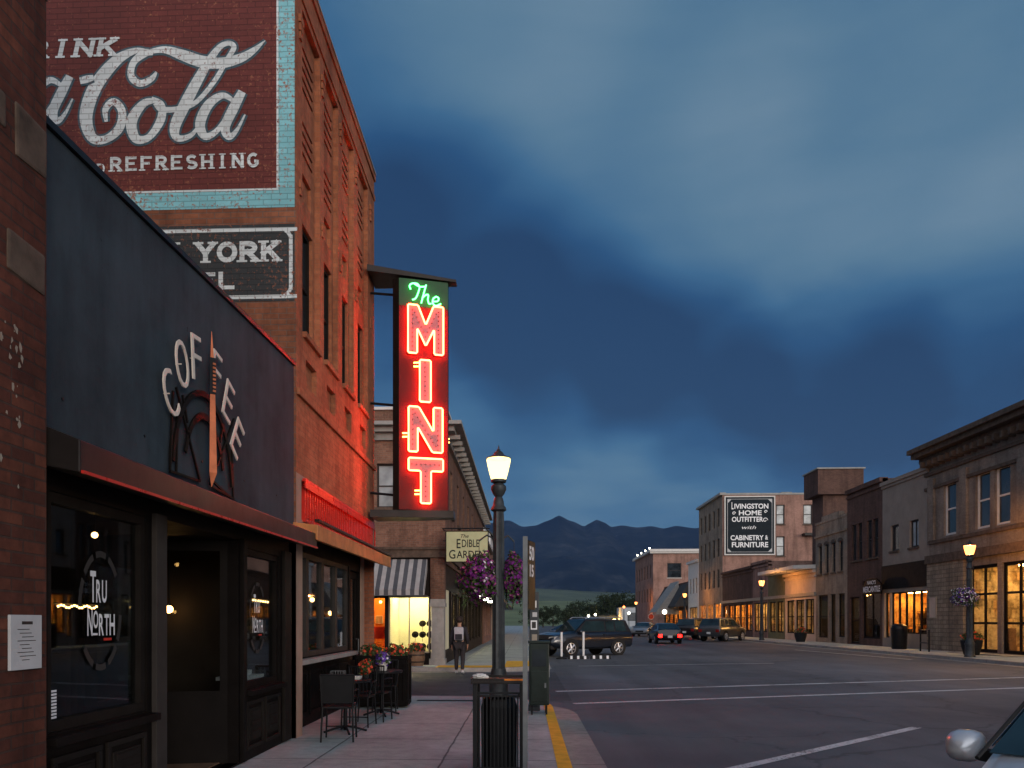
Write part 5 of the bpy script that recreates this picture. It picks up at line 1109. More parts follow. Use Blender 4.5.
# ------------------------------------------------------------------ corner building beyond the side street (front at Y=28)
YG = 28.0; XG = -2.80
gb = thing('corner_building', 'two storey brown brick corner building with striped awning and brightly lit corner window', 'building', (-8, 34, 0))
FG = F((XG, YG, 0), (1, 0, 0), (0, -1, 0)); FGs = F((XG, YG, 0), (0, 1, 0), (1, 0, 0)); LG = 26
m = MB(); wins = [(-2.42, -1.72, 5.55, 7.1, .2), (-4.6, -3.9, 5.55, 7.1, .2), (-7.0, -6.3, 5.55, 7.1, .2)]
m.facade(FG, -12, 0, 4.05, 9.0, wins, .2)
sw = [(2.0+i*3.0, 2.85+i*3.0, 5.5, 7.2, .2) for i in range(8)]
m.facade(FGs, 0, LG, 3.6, 9.0, sw, .2); m.face([(XG-12, YG, 8.7), (XG, YG, 8.7), (XG, YG+LG, 8.7), (XG-12, YG+LG, 8.7)]); m.face([(XG-12, YG+LG, 0), (XG, YG+LG, 0), (XG, YG+LG, 9), (XG-12, YG+LG, 9)])
m.build('wall', 'brick_brown', gb)
for w_ in wins: window(gb, FG, *w_[:4], -.12, 'frame_dark', 'pane_pale' if w_ == wins[0] else 'pane_dark', w=.06, ny=2, sill='stone')
for w_ in sw: window(gb, FGs, *w_[:4], -.12, 'frame_dark', 'pane_dark', w=.06, ny=2, sill='stone')
def wrapband(mb, z0, z1, d): mb.box(XG-12, XG+d, YG-d, YG-.002, z0, z1); mb.box(XG+.002, XG+d, YG-.001, YG+LG, z0, z1)
m = MB(); wrapband(m, 8.15, 8.32, .35); wrapband(m, 8.324, 8.45, .62); wrapband(m, 7.9, 8.146, .12); m.build('cornice', 'stone_grey', gb)
m = MB(); wrapband(m, 8.98, 9.08, .08); m.build('coping', 'trim_white', gb); m = MB(); wrapband(m, 3.78, 4.05, .1); wrapband(m, 4.054, 4.14, .16); m.build('belt_course', 'stone', gb)
m = MB()
for k in range(26): m.box(XG+.12, XG+.5, YG+.3+k*1.0, YG+.46+k*1.0, 8.0, 8.148)
for k in range(12): m.box(XG-11.6+k, XG-11.44+k, YG-.5, YG-.12, 8.0, 8.148)
islands(m.build('cornice_bracket', 'stone_grey', gb))
# corner pier
m = MB(); m.box(XG-.52, XG-.02, YG+.0, YG+.5, 2.32, 3.78); m.build('corner_pier', 'brick_brown', gb)
m = MB(); m.box(XG-.56, XG+.0, YG-.04, YG+.52, .0, .22); m.box(XG-.50, XG-.04, YG+.02, YG+.48, .22, 2.05); m.box(XG-.56, XG+.0, YG-.04, YG+.52, 2.05, 2.18); m.box(XG-.53, XG-.02, YG-.02, YG+.5, 2.18, 2.32); m.build('pier_base', 'stone_grey', gb)
# front shop window
m = MB(); m.facade(FG, -12, -.52, 0, 3.78, [(-3.12, -.56, .42, 2.42), (-6.2, -3.4, .42, 2.6)], .14, d=-.1); m.build('shopfront', 'brownpaint', gb)
window(gb, FG, -2.02, -.56, .42, 2.42, -.14, 'frame_tan', 'glass_clear', w=.05, nx=2); window(gb, FG, -3.12, -2.10, .42, 2.42, -.14, 'brownpaint', 'glass_clear', w=.06)
MB().fb(FG, -2.10, -2.02, .42, 2.42, -.26, -.12).build('mullion', 'brownpaint', gb)
window(gb, FG, -6.2, -3.4, .42, 2.6, -.14, 'brownpaint', 'glass', w=.06, nx=2)
MT['lime_wall'] = mat('pale_yellow_green_wall', (.72, .68, .47), .8, var=.08, scale=1); MT['orange_wall'] = mat('orange_shop_wall', (.55, .24, .06), .8, var=.15, scale=1)
ro = room(gb, FG, -2.0, -.1, .05, 3.0, 2.4, 'lime_wall', 'ceil_white', nl=2, d0=-.22, lamp_w=.3)
MB().fb(FG, -1.96, -.14, .05, .40, -2.3, -.3).build('window_stage', 'lime_wall', ro)
m = MB(); r = random.Random(9)
for row, z in enumerate((1.45, 1.05, .62)):
    for k in range(4):
        if (row, k) in ((0, 0),): continue
        c = FG.p(-1.18+k*.27, z, -.9-.02*row); m.lathe(c, [(.12, 0), (.13, .015), (.075, .03), (.065, .09), (.02, .10)], 14, axis=(0, -1, .45))
        m.tube([c+V((0, 0, -.25)), c], .008, 5)
tag(m.build('hat_display', 'brownpaint', ro), kind='stuff')
m = MB(); [m.box(XG-1.55+k*.2, XG-1.42+k*.2, YG+.75, YG+.86, .40, .52) for k in range(3)]; tag(m.build('bag_display', 'wood', ro), kind='stuff')
r2_ = room(gb, FG, -3.15, -2.06, .05, 3.0, 2.4, 'orange_wall', 'ceil_warm', nl=1, d0=-.22, lamp_w=.3)
for k, (a, b_, w_, h_) in enumerate(((-2.9, 1.45, .28, .3), (-2.5, 1.45, .26, .34))):
    o = MB().ring(FG, a, a+w_, b_, b_+h_, .02, -2.39, -2.36).build('picture_frame', 'trim_white', r2_); MB().fb(FG, a+.02, a+w_-.02, b_+.02, b_+h_-.02, -2.388, -2.38).build('picture', 'frame_tan', o)
MB().fb(FG, -2.75, -2.25, .9, 1.35, -1.2, -1.1).build('chair_back', 'petal_red', r2_)
pendant('pendant_lamp', 'small warm bulb in the orange room behind the striped awning', XG-2.5, YG+1.2, 2.25, .05, 'bulb_warm', 2.98)
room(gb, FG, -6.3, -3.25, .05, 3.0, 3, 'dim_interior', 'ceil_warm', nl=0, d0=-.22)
# awning
t = thing('awning', 'grey and white striped awning over the lit corner shop window', 'awning', (XG-2, YG, 3.7))
m = MB(); a0, a1 = -4.4, -.62
zt, zb, out_ = 3.72, 2.62, .95
m.face([FG.p(a0, zt, .012), FG.p(a1, zt, .012), FG.p(a1, zb, out_), FG.p(a0, zb, out_)]); m.face([FG.p(a0, zb, out_), FG.p(a1, zb, out_), FG.p(a1, zb-.20, out_), FG.p(a0, zb-.20, out_)])
for a in (a0, a1): m.face([FG.p(a, zt, .012), FG.p(a, zb, out_), FG.p(a, zb-.2, out_), FG.p(a, zb-.2, out_-.05), FG.p(a, zt-.35, .012)])
cv_ = m.build('canvas', 'awning_stripe', t); so2 = cv_.modifiers.new('thickness', 'SOLIDIFY'); so2.thickness = .012
m = MB(); m.tube([FG.p(a0, zb-.2, out_), FG.p(a1, zb-.2, out_)], .018, 6)
for a in (a0, (a0+a1)/2, a1): m.tube([FG.p(a, zb-.19, .01), FG.p(a, zb-.19, out_)], .014, 6)
m.build('frame', 'steel', t)
# street side shopfront of the corner building
m = MB(); hh = [(.7+i*2.9, 3.2+i*2.9, .5, 2.7) for i in range(8)]; m.facade(FGs, .5, LG, 0, 3.6, hh, .14, d=-.08); m.build('side_shopfront', 'brownpaint', gb)
for i, h in enumerate(hh): window(gb, FGs, *h, -.14, 'brownpaint', 'glass_clear', w=.06, nx=2)
room(gb, FGs, 2.7, LG-.2, .05, 3.2, 4, 'warm_interior', 'ceil_white', nl=4, goods=60, gm='brownpaint', d0=-.24, r=random.Random(4))
m = MB(); m.hexa([FGs.p(6, 2.75, 1.5), FGs.p(LG, 2.75, 1.5), FGs.p(LG, 2.9, .1), FGs.p(6, 2.9, .1), FGs.p(6, 2.95, 1.5), FGs.p(LG, 2.95, 1.5), FGs.p(LG, 3.2, .1), FGs.p(6, 3.2, .1)]); m.build('street_canopy', 'bronze_metal', gb)
for k, y in enumerate((36.5, 41, 46)): tag(MB().lathe((XG+.8, y, 2.60), [(.10, 0), (.14, .05), (.10, .13)], 12).build('canopy_lamp', 'bulb_white', smooth=60), ('warm white lamp under the street canopy nearest the corner', 'warm white lamp under the middle of the street canopy', 'warm white lamp under the far end of the street canopy')[k], 'lamp', 'lamps under the street canopy')
# hanging sign
t = thing('hanging_sign', 'pale green hanging sign with dark lettering on an iron bracket at the corner building', 'sign', (-1.95, 27.4, 3.6))
FH = F((-2.70, 27.35, 0), (1, 0, 0), (0, -1, 0)); MT['sign_pale'] = mat('pale_sage_sign_paint', (.46, .48, .27), .6, var=.1, scale=4)
MB().fb(FH, 0, 1.44, 3.58, 4.62, -.04, 0).build('board', 'sign_pale', t); m = MB(); m.ring(FH, -.02, 1.46, 3.56, 4.64, .03, -.045, .006); m.build('frame', 'brownpaint', t)
m = MB(); put_text(m, 'The', FH, .5, .78, 4.40, 4.52, .002, .01, .3); m.build('lettering', 'darkgreen', t); m = MB(); put_text(m, 'E', FH, .36, .50, 4.04, 4.36, .002, .012); put_text(m, 'DIBLE', FH, .54, 1.14, 4.08, 4.34, .002, .012); m.build('lettering', 'darkgreen', t); m = MB(); put_text(m, 'G', FH, .10, .32, 3.68, 3.99, .002, .012); put_text(m, 'ARDEN', FH, .36, 1.34, 3.70, 3.96, .002, .012); m.build('lettering', 'darkgreen', t)
m = MB(); m.tube([(-2.82, 27.36, 4.72), (-1.2, 27.36, 4.72)], .022); m.tube([(-2.82, 27.36, 4.72), (-2.81, 28.1, 4.72)], .022); m.tube([(-2.82, 27.36, 4.3), (-2.7, 27.36, 4.3)], .015); m.tube([(-2.5, 27.36, 4.72), (-2.5, 27.36, 4.63)], .01); m.tube([(-1.5, 27.36, 4.72), (-1.5, 27.36, 4.63)], .01); m.build('bracket', 'black_metal', t)
# farther buildings on the left side
def far_left(y0, y1, h, wm, label, cat='building', gable=False, lit=True):
    f_ = F((XG, y0, 0), (0, 1, 0), (1, 0, 0)); t = thing('shop_building', label, cat, (XG-5, (y0+y1)/2, 0)); L_ = y1-y0
    ws = [(1+i*2.6, 2.1+i*2.6, 4.3, 5.7, .15) for i in range(int((L_-1)/2.6))] if h > 6 else []
    hh = [(.5+i*3.0, 3.0+i*3.0, .5, 2.7, .15) for i in range(int((L_-.6)/3))]
    m = MB(); m.facade(f_, 0, L_, 0, h, ws+hh); m.shell(f_, 0, L_, 0, h, 12, .3); m.build('wall', wm, t)
    for w_ in ws: window(t, f_, *w_[:4], -.1, 'frame_dark', 'pane_dark', w=.06, ny=2)
    for w_ in hh: window(t, f_, *w_[:4], -.1, 'frame_dark', 'glass_clear', w=.07, nx=2)
    room(t, f_, .3, L_-.3, .05, 3.2, 4, 'warm_interior', 'ceil_warm', nl=3 if lit else 0, goods=30, gm='brownpaint', d0=-.2, r=random.Random(int(y0)))
    m = MB(); m.fb(f_, -.05, L_+.05, h, h+.2, -.2, .25); m.build('cornice', 'stone_grey', t); MB().fb(f_, .2, L_-.2, 2.85, 3.0, .01, 1.4).build('canopy', 'bronze_metal', t)
    return t
far_left(54.2, 66, 7.0, 'brick_pink', 'pink brick shop building just beyond the brown corner building')
far_left(66.2, 80, 5.2, 'cream', 'low cream rendered shop row farther along the left side')
far_left(80.2, 96, 8.2, 'brick_dark', 'dark brick two storey building farthest along the left side')
t = thing('gabled_house', 'white gabled house front rising behind the corner building', 'house', (-4.5, 60, 0))
m = MB(); m.prism([(-7.5, 67.5, 0), (-2.4+.0, 67.5, 0), (-2.4, 67.5, 9.0), (-3.6, 67.5, 10.4), (-7.5, 67.5, 8.2)], (0, 6, 0)) if False else m.prism([(-12, 100, 0), (-4.3, 100, 0), (-4.3, 100, 12.4), (-6.4, 100, 14.6), (-12, 100, 9.5)], (0, 9, 0)); m.build('wall', 'whitewash', t)
m = MB(); m.hexa([(-4.0, 99.6, 12.2), (-4.0, 109.4, 12.2), (-6.4, 109.4, 14.65), (-6.4, 99.6, 14.65), (-4.0, 99.6, 12.4), (-4.0, 109.4, 12.4), (-6.4, 109.4, 14.9), (-6.4, 99.6, 14.9)]); m.hexa([(-6.403, 99.6, 14.65), (-6.403, 109.4, 14.65), (-12.4, 109.4, 9.3), (-12.4, 99.6, 9.3), (-6.403, 99.6, 14.9), (-6.403, 109.4, 14.9), (-12.4, 109.4, 9.6), (-12.4, 99.6, 9.6)]); m.build('roof', 'roof', t)
window(t, F((-6.2, 100, 0), (1, 0, 0), (0, -1, 0)), -.5, .7, 10.6, 12.6, .08, 'frame_dark', 'pane_dark', w=.08, ny=2)

# ------------------------------------------------------------------ the walker, crossing the side street away from the camera
def skin(name, verts, edges, radii, m_, parent=None, root=0, sub=2):
    me = bpy.data.meshes.new(name); me.from_pydata(verts, edges, []); o = bpy.data.objects.new(name, me); COL.objects.link(o)
    sk_ = o.modifiers.new('skin', 'SKIN'); sk_.use_smooth_shade = True
    if not me.skin_vertices: 
        bpy.context.view_layer.objects.active = o
    for i, rr in enumerate(radii): me.skin_vertices[0].data[i].radius = (rr, rr) if not isinstance(rr, tuple) else rr
    me.skin_vertices[0].data[root].use_root = True
    ss = o.modifiers.new('sub', 'SUBSURF'); ss.levels = ss.render_levels = sub
    dg = bpy.context.evaluated_depsgraph_get(); nm = bpy.data.meshes.new_from_object(o.evaluated_get(dg)); o.modifiers.clear(); o.data = nm; nm.name = name; nm.materials.clear(); nm.materials.append(MT[m_])
    for p in nm.polygons: p.use_smooth = True
    if parent is not None: kid(o, parent)
    return o
MT['skin'] = mat('skin', (.42, .24, .16), .55, var=.1); MT['hair'] = mat('dark_hair', (.03, .02, .015), .6, var=.3); MT['jacket'] = mat('black_jacket_cloth', (.03, .03, .035), .85, var=.25, scale=12); MT['trousers'] = mat('dark_trousers_cloth', (.035, .032, .034), .9, var=.25, scale=12); MT['pack_grey'] = mat('pale_grey_backpack', (.42, .42, .44), .75, var=.2, scale=12)
def person(x, y, z0):
    t = thing('person', 'person in dark clothes walking away across the side street with a pale grey backpack', 'person', (x, y, z0))
    # faces +y, left foot forward
    J = dict(pel=(0, 0, .96), wai=(0, .01, 1.12), che=(0, .02, 1.34), nek=(0, .03, 1.50), nk2=(0, .045, 1.56), h0=(0, .055, 1.63), h1=(0, .06, 1.72), h2=(0, .05, 1.79),
             lh=(-.10, 0, .92), lk=(-.11, .16, .50), la=(-.11, .16, .10), lt=(-.125, .33, .045), rh=(.10, 0, .92), rk=(.11, .02, .50), ra=(.11, -.20, .13), rt=(.125, -.06, .04),
             ls=(-.19, .02, 1.44), le=(-.25, -.06, 1.16), lw=(-.25, .06, .93), lp=(-.25, .09, .86), rs=(.19, .02, 1.44), re=(.25, .02, 1.16), rw=(.25, .16, .95), rp=(.25, .19, .88))
    Rd = dict(pel=.135, wai=.12, che=.145, nek=.07, nk2=.052, h0=.075, h1=.092, h2=.06, lh=.095, lk=.06, la=.04, lt=.034, rh=.095, rk=.06, ra=.04, rt=.034, ls=.065, le=.042, lw=.027, lp=.03, rs=.065, re=.042, rw=.027, rp=.03)
    E_ = [('pel', 'wai'), ('wai', 'che'), ('che', 'nek'), ('nek', 'nk2'), ('nk2', 'h0'), ('h0', 'h1'), ('h1', 'h2'), ('pel', 'lh'), ('lh', 'lk'), ('lk', 'la'), ('la', 'lt'), ('pel', 'rh'), ('rh', 'rk'), ('rk', 'ra'), ('ra', 'rt'), ('che', 'ls'), ('ls', 'le'), ('le', 'lw'), ('lw', 'lp'), ('che', 'rs'), ('rs', 're'), ('re', 'rw'), ('rw', 'rp')]
    for s_, p_ in (('l', 'lp'), ('r', 'rp')):
        b_ = V(J[p_])
        for k, (dx, ln) in enumerate(((-.027, .07), (-.009, .08), (.009, .076), (.027, .06))):
            J[f'{s_}f{k}a'] = tuple(b_+V((.0, dx, -.045))); J[f'{s_}f{k}b'] = tuple(b_+V((.012 if s_ == 'l' else -.012, dx*1.1+.006, -.045-ln))); Rd[f'{s_}f{k}a'] = .010; Rd[f'{s_}f{k}b'] = .008; E_ += [(p_, f'{s_}f{k}a'), (f'{s_}f{k}a', f'{s_}f{k}b')]
        J[f'{s_}th'] = tuple(b_+V((.01, .05, -.03))); Rd[f'{s_}th'] = .010; E_.append((p_, f'{s_}th'))
    K = list(J); P = lambda q: (x+q[0], y+q[1], z0+q[2])
    skin('body', [P(J[k]) for k in K], [(K.index(a), K.index(b_)) for a, b_ in E_], [Rd[k] for k in K], 'skin', t, K.index('pel'))
    def sub(name, keys, edges, grow, mt_, over={}):
        skin(name, [P(over.get(k, J[k])) for k in keys], [(keys.index(a), keys.index(b_)) for a, b_ in edges], [Rd[k]+grow for k in keys], mt_, t, 0)
    sub('jacket', ['pel', 'wai', 'che', 'nek', 'ls', 'le', 'lw', 'rs', 're', 'rw'], [('pel', 'wai'), ('wai', 'che'), ('che', 'nek'), ('che', 'ls'), ('ls', 'le'), ('le', 'lw'), ('che', 'rs'), ('rs', 're'), ('re', 'rw')], .022, 'jacket')
    sub('trousers', ['pel', 'lh', 'lk', 'la', 'rh', 'rk', 'ra'], [('pel', 'lh'), ('lh', 'lk'), ('lk', 'la'), ('pel', 'rh'), ('rh', 'rk'), ('rk', 'ra')], .02, 'trousers')
    for a, tt in (('la', 'lt'), ('ra', 'rt')):
        A_, T_ = V(J[a]), V(J[tt]); skin('shoe', [P(A_+V((0, -.05, -.035))), P(A_*.5+T_*.5+V((0, 0, -.02))), P(T_+V((0, .02, 0)))], [(0, 1), (1, 2)], [.05, .05, .042], 'grey_vinyl', t)
    hm_ = MB(); hm_.sphere(P((0, .045, 1.735)), .118, 14, 10); hm_.build('hair', 'hair', t, smooth=80)
    # backpack
    m = MB(); m.box(x-.15, x+.15, y-.27, y-.145, z0+1.08, z0+1.50); bp = m.build('backpack', 'pack_grey', t, bevel=.045, smooth=50); MB().box(x-.11, x+.11, y-.315, y-.272, z0+1.10, z0+1.28).build('pocket', 'jacket', bp, bevel=.02)
    for s_ in (-1, 1): MB().tube([(x+s_*.10, y-.15, z0+1.48), (x+s_*.115, y+.0, z0+1.53), (x+s_*.12, y+.19, z0+1.38), (x+s_*.13, y+.10, z0+1.12), (x+s_*.12, y-.15, z0+1.12)], .016, 6).build('strap', 'jacket', bp)
person(-2.10, 25.6, -.145)
# ================================================================== RIGHT SIDE OF THE STREET (fronts on X=20)
XR = 20.0; ZR = .13
def FR(y1): return F((XR, y1, 0), (0, -1, 0), (-1, 0, 0))      # a runs towards the camera
def row(name, label, y0, y1, h, wm, wins, shop, depth=14, cat='building'):
    f_ = FR(y1); L_ = y1-y0; t = thing(name, label, cat, (XR+4, (y0+y1)/2, ZR))
    m = MB(); m.facade(f_, 0, L_, ZR-.3, h, [(*w_[:4], .18) for w_ in wins]+[(*s_[:4], .2) for s_ in shop]); m.shell(f_, 0, L_, ZR-.3, h, depth, .35); m.build('wall', wm, t)
    return t, f_, L_
def cornice(t, f_, L_, z, mt_, prof, br=0, over=.0):
    m = MB()
    for (z0, z1, d) in prof: m.fb(f_, -over, L_+over, z+z0, z+z1-.003, -.3, d)
    o = m.build('cornice', mt_, t)
    if br:
        m = MB(); n_ = int(L_/br)
        for k in range(n_): a = L_*(k+.5)/n_; m.fb(f_, a-.08, a+.08, z+prof[-3][0]-.28, z+prof[-3][0]-.004, .002, prof[-1][2]*.6)
        islands(m.build('cornice_bracket', mt_, t))
# A: two storey block with the heavy cornice (nearest)
y0, y1 = 25.0, 40.5; LA = y1-y0; A_w = []
for c in (1.9, 4.6, 6.05, 9.2, 11.9, 13.4): A_w.append((c-.55, c+.55, 5.6, 8.1))
dx_ = 3.5
A_s = [(dx_+.0, dx_+2.2, ZR+.05, 4.0), (dx_+2.5, dx_+4.7, ZR+.05, 4.0), (dx_+5.2, dx_+7.4, ZR+.6, 4.0), (dx_+7.8, dx_+11.5, ZR+.6, 4.0)]
t, f_, L_ = row('cornice_building', 'tall two storey brown building with a heavy bracketed cornice and stone clad pier', y0, y1, 9.9, 'brick_grey', A_w, A_s)
cornice(t, f_, L_, 9.9, 'stone', [(-1.9, -1.75, .1), (-1.2, -1.05, .1), (-.55, -.32, .35), (-.32, -.1, .75), (-.1, .12, .95)], .55, .35)
MB().fb(f_, -.05, L_, 4.35, 4.75, .002, .22).build('belt_course', 'stone', t); MB().fb(f_, 0, L_, 5.32, 5.48, .002, .1).build('sill_course', 'stone', t)
for w_ in A_w: window(t, f_, *w_[:4], -.1, 'trim_white', 'pane_dark', w=.11, ny=2, nx=1)
m = MB(); 
for c in (.3, 3.2, 7.5, 10.6, 14.9): m.fb(f_, c-.28, c+.28, 5.49, 8.5, .002, .12)
islands(m.build('wall_pilaster', 'brick_grey', t))
MB().fb(f_, .02, 3.3, ZR-.2, 4.345, .002, .14).build('stone_pier', 'stone_clad', t)
for i, s_ in enumerate(A_s): window(t, f_, *s_[:4], -.1, 'blackpaint', 'glass_clear', w=.14, nx=2, ny=3)
room(t, f_, 3.4, L_-.2, ZR, 4.1, 3.2, 'warm_interior', 'ceil_warm', nl=4, goods=70, gm='wood', d0=-.24, r=random.Random(2), lamp_w=.7)
MB().fb(f_, 3.45, 8.2, ZR-.2, ZR+.03, .005, .9).build('door_step', 'stone_grey', t)
n_ = thing('notice_board', 'pale notice board fixed on the stone clad pier of the cornice building', 'notice', (19.8, 40, 2)); MB().fb(f_, .35, .95, 1.7, 2.7, .145, .17).build('board', 'cream', n_); m = MB(); m.ring(f_, .33, .97, 1.68, 2.72, .04, .142, .185); m.build('frame', 'frame_tan', n_)
t = thing('bike_rack', 'dark steel bicycle rack standing before the stone clad pier', 'bicycle rack', (18.6, 38.2, ZR)); MB().tube([(18.6, 37.7, ZR), (18.6, 37.7, ZR+1.0), (18.6, 38.5, ZR+1.0), (18.6, 38.5, ZR)], .04, 8).build('hoop', 'black_metal', t); MB().tube([(18.6, 37.7, ZR+.4), (18.6, 38.5, ZR+.4)], .03, 8).build('rail', 'black_metal', t)
# B: taupe building with two square windows and the mercantile shopfront
y0, y1 = 40.5, 45.7
t, f_, L_ = row('taupe_building', 'taupe rendered two storey building with two square upper windows and a warm lit shopfront', y0, y1, 9.15, 'taupe', [(1.0, 1.95, 5.35, 6.75), (3.15, 4.1, 5.35, 6.75)], [(.25, .85, ZR+.5, 3.1), (1.0, 4.95, ZR+.75, 3.1)])
cornice(t, f_, L_, 9.15, 'taupe', [(-.25, -.1, .08), (-.1, .1, .16)])
window(t, f_, 1.0, 1.95, 5.35, 6.75, -.1, 'frame_dark', 'pane_dark', w=.09, sill='stone'); window(t, f_, 3.15, 4.1, 5.35, 6.75, -.1, 'frame_dark', 'pane_pale', w=.09, nx=2, sill='stone')
window(t, f_, .25, .85, ZR+.5, 3.1, -.1, 'blackpaint', 'glass_clear', w=.07); 
for i in range(5): window(t, f_, 1.0+i*.79, 1.0+(i+1)*.79, ZR+.75, 3.1, -.1, 'blackpaint', 'glass_clear', w=.07)
MB().fb(f_, 0, L_, 3.3, 4.6, .003, .06).build('fascia_board', 'brownpaint', t)
MT['amber_room'] = shelves('amber_stocked_room', (.6, .33, .11))
room(t, f_, .2, L_-.2, ZR, 3.2, 2.2, 'amber_room', 'ceil_warm', nl=3, goods=26, gm='brownpaint', d0=-.24, r=random.Random(6), lamp_w=.5)
for k, (ya, xx, lab) in enumerate(((41.3, 18.9, 'dark litter bin beside the stone clad pier across the street'),)):
    tb = thing('litter_bin', lab, 'litter bin', (xx, ya, ZR)); MB().lathe((xx, ya, ZR), [(.33, 0), (.36, .05), (.38, 1.0), (.40, 1.02)], 14).build('body', 'black_metal', tb, smooth=40); MB().lathe((xx, ya, ZR+1.02), [(.40, 0), (.36, .15), (.2, .26)], 14).build('lid', 'black_metal', tb, smooth=40)
# C: dark brick building
y0, y1 = 45.7, 50.6
t, f_, L_ = row('dark_brick_building', 'dark brown brick building with paired tall windows and a black shopfront', y0, y1, 9.55, 'brick_dark', [(.7, 1.35, 5.2, 7.4), (1.55, 2.2, 5.2, 7.4), (2.85, 3.5, 5.2, 7.4), (3.7, 4.35, 5.2, 7.4)], [(.4, 1.8, ZR+.05, 3.0), (2.2, 4.6, ZR+.4, 3.9)])
cornice(t, f_, L_, 9.55, 'brick_dark', [(-.5, -.35, .08), (-.2, .06, .16)])
for a in (.7, 1.55, 2.85, 3.7): window(t, f_, a, a+.65, 5.2, 7.4, -.1, 'frame_dark', 'pane_dark', w=.07, ny=2, sill='stone')
window(t, f_, .4, 1.8, ZR+.05, 3.0, -.1, 'blackpaint', 'glass_clear', w=.1, nx=1, ny=2); window(t, f_, 2.2, 4.6, ZR+.4, 3.9, -.1, 'blackpaint', 'glass_clear', w=.1, nx=2)
room(t, f_, .2, L_-.2, ZR, 4.0, 2.6, 'dim_interior', 'ceil_warm', nl=1, goods=14, gm='blackpaint', d0=-.24, r=random.Random(8))
ms = thing('shop_sign', 'dark shop sign with two lines of pale lettering before the dark brick front', 'sign', (19.6, 46.2, 3.4))
FMs = FR(47.0)
m = MB(); P_ = [(0, 3.05), (2.3, 3.05), (2.45, 3.3), (2.3, 3.65), (1.7, 3.95), (.6, 3.95), (0, 3.65), (-.15, 3.3)]; m.prism([FMs.p(a-.3, z, .35) for a, z in P_], (-.07, 0, 0)); m.build('board', 'blackpaint', ms); m = MB(); put_text(m, "NANCY'S", FMs, .3, 1.4, 3.62, 3.84, .424, .02); put_text(m, 'MERCANTILE', FMs, -.25, 1.95, 3.18, 3.52, .424, .02); m.build('lettering', 'white_vinyl', ms)
m = MB(); [m.tube([FMs.p(a, 3.5, .0), FMs.p(a, 3.5, .35)], .03, 6) for a in (.1, 1.6)]; m.build('bracket', 'black_metal', ms)
ch_ = thing('chandelier', 'glowing amber chandelier above the black shopfront window', 'lamp', (20.9, 47.5, 3.2)); m = MB(); r = random.Random(1); 
for k in range(14): a = k*2.4; m.sphere((20.6+.22*math.sin(a)*.6, 49.1+.45*math.cos(a), 3.35+.28*math.sin(k*1.7)), .045, 8, 6)
m.build('bulbs', 'bulb_small', ch_); m = MB(); m.tube([(20.6, 49.1, 3.4), (20.6, 49.1, 3.95)], .02, 6)
for k in range(14): a = k*2.4; m.tube([(20.6, 49.1, 3.4), (20.6+.2*math.sin(a)*.6, 49.1+.42*math.cos(a), 3.35+.25*math.sin(k*1.7))], .008, 5)
m.build('frame', 'black_metal', ch_)
# D: lower tan building with four narrow arched windows
y0, y1 = 50.6, 56.0; Dw = [(.55+i*1.18, 1.15+i*1.18, 4.7, 6.6) for i in range(4)]
t, f_, L_ = row('tan_brick_building', 'tan brick building with four narrow upper windows and a stepped parapet', y0, y1, 8.1, 'brick_tan', Dw, [(.4, 2.2, ZR+.3, 3.3), (2.6, 3.5, ZR+.05, 3.3), (3.9, 5.0, ZR+.4, 3.3)])
m = MB(); m.fb(f_, 0, 1.2, 8.1, 8.25, -.3, .04); m.fb(f_, 1.2, 4.2, 8.1, 8.55, -.3, .04); m.fb(f_, 4.2, L_, 8.1, 8.25, -.3, .04); m.fb(f_, 0, L_, 7.2, 7.34, .002, .1); m.build('parapet', 'brick_tan', t)
for w_ in Dw: window(t, f_, *w_, -.1, 'frame_dark', 'pane_dark', w=.07, ny=2, sill='stone')
m = MB()
for w_ in Dw: m.prism([f_.p(w_[0]+.3+.4*math.cos(R(x)), 6.6+.22*math.sin(R(x))+.02, .003) for x in range(0, 181, 20)], f_.n*.06)
islands(m.build('window_hood', 'stone', t))
for s_ in [(.4, 2.2, ZR+.3, 3.3), (2.6, 3.5, ZR+.05, 3.3), (3.9, 5.0, ZR+.4, 3.3)]: window(t, f_, *s_, -.1, 'brownpaint', 'glass_clear', w=.09, ny=2)
room(t, f_, .2, L_-.2, ZR, 3.4, 3, 'dim_interior', 'ceil_warm', nl=1, goods=10, d0=-.24, r=random.Random(12))
# rooftop block behind
t = thing('rooftop_tower', 'brown stair tower with an overhanging top block behind the tan brick roof', 'tower', (23, 61, 8))
MB().box(21.6, 24.9, 60.0, 63.0, 10.9, 12.75).build('top_block', 'brick_dark', t); MB().box(22.1, 24.0, 60.4, 62.6, 0, 10.895).build('shaft', 'brick_dark', t); MB().box(21.5, 25.0, 59.9, 63.1, 12.753, 12.85).build('coping', 'stone_grey', t)
MB().box(24.0, 29, 60.6, 62.5, 0, 9.2).build('wing', 'brick_brown', t)
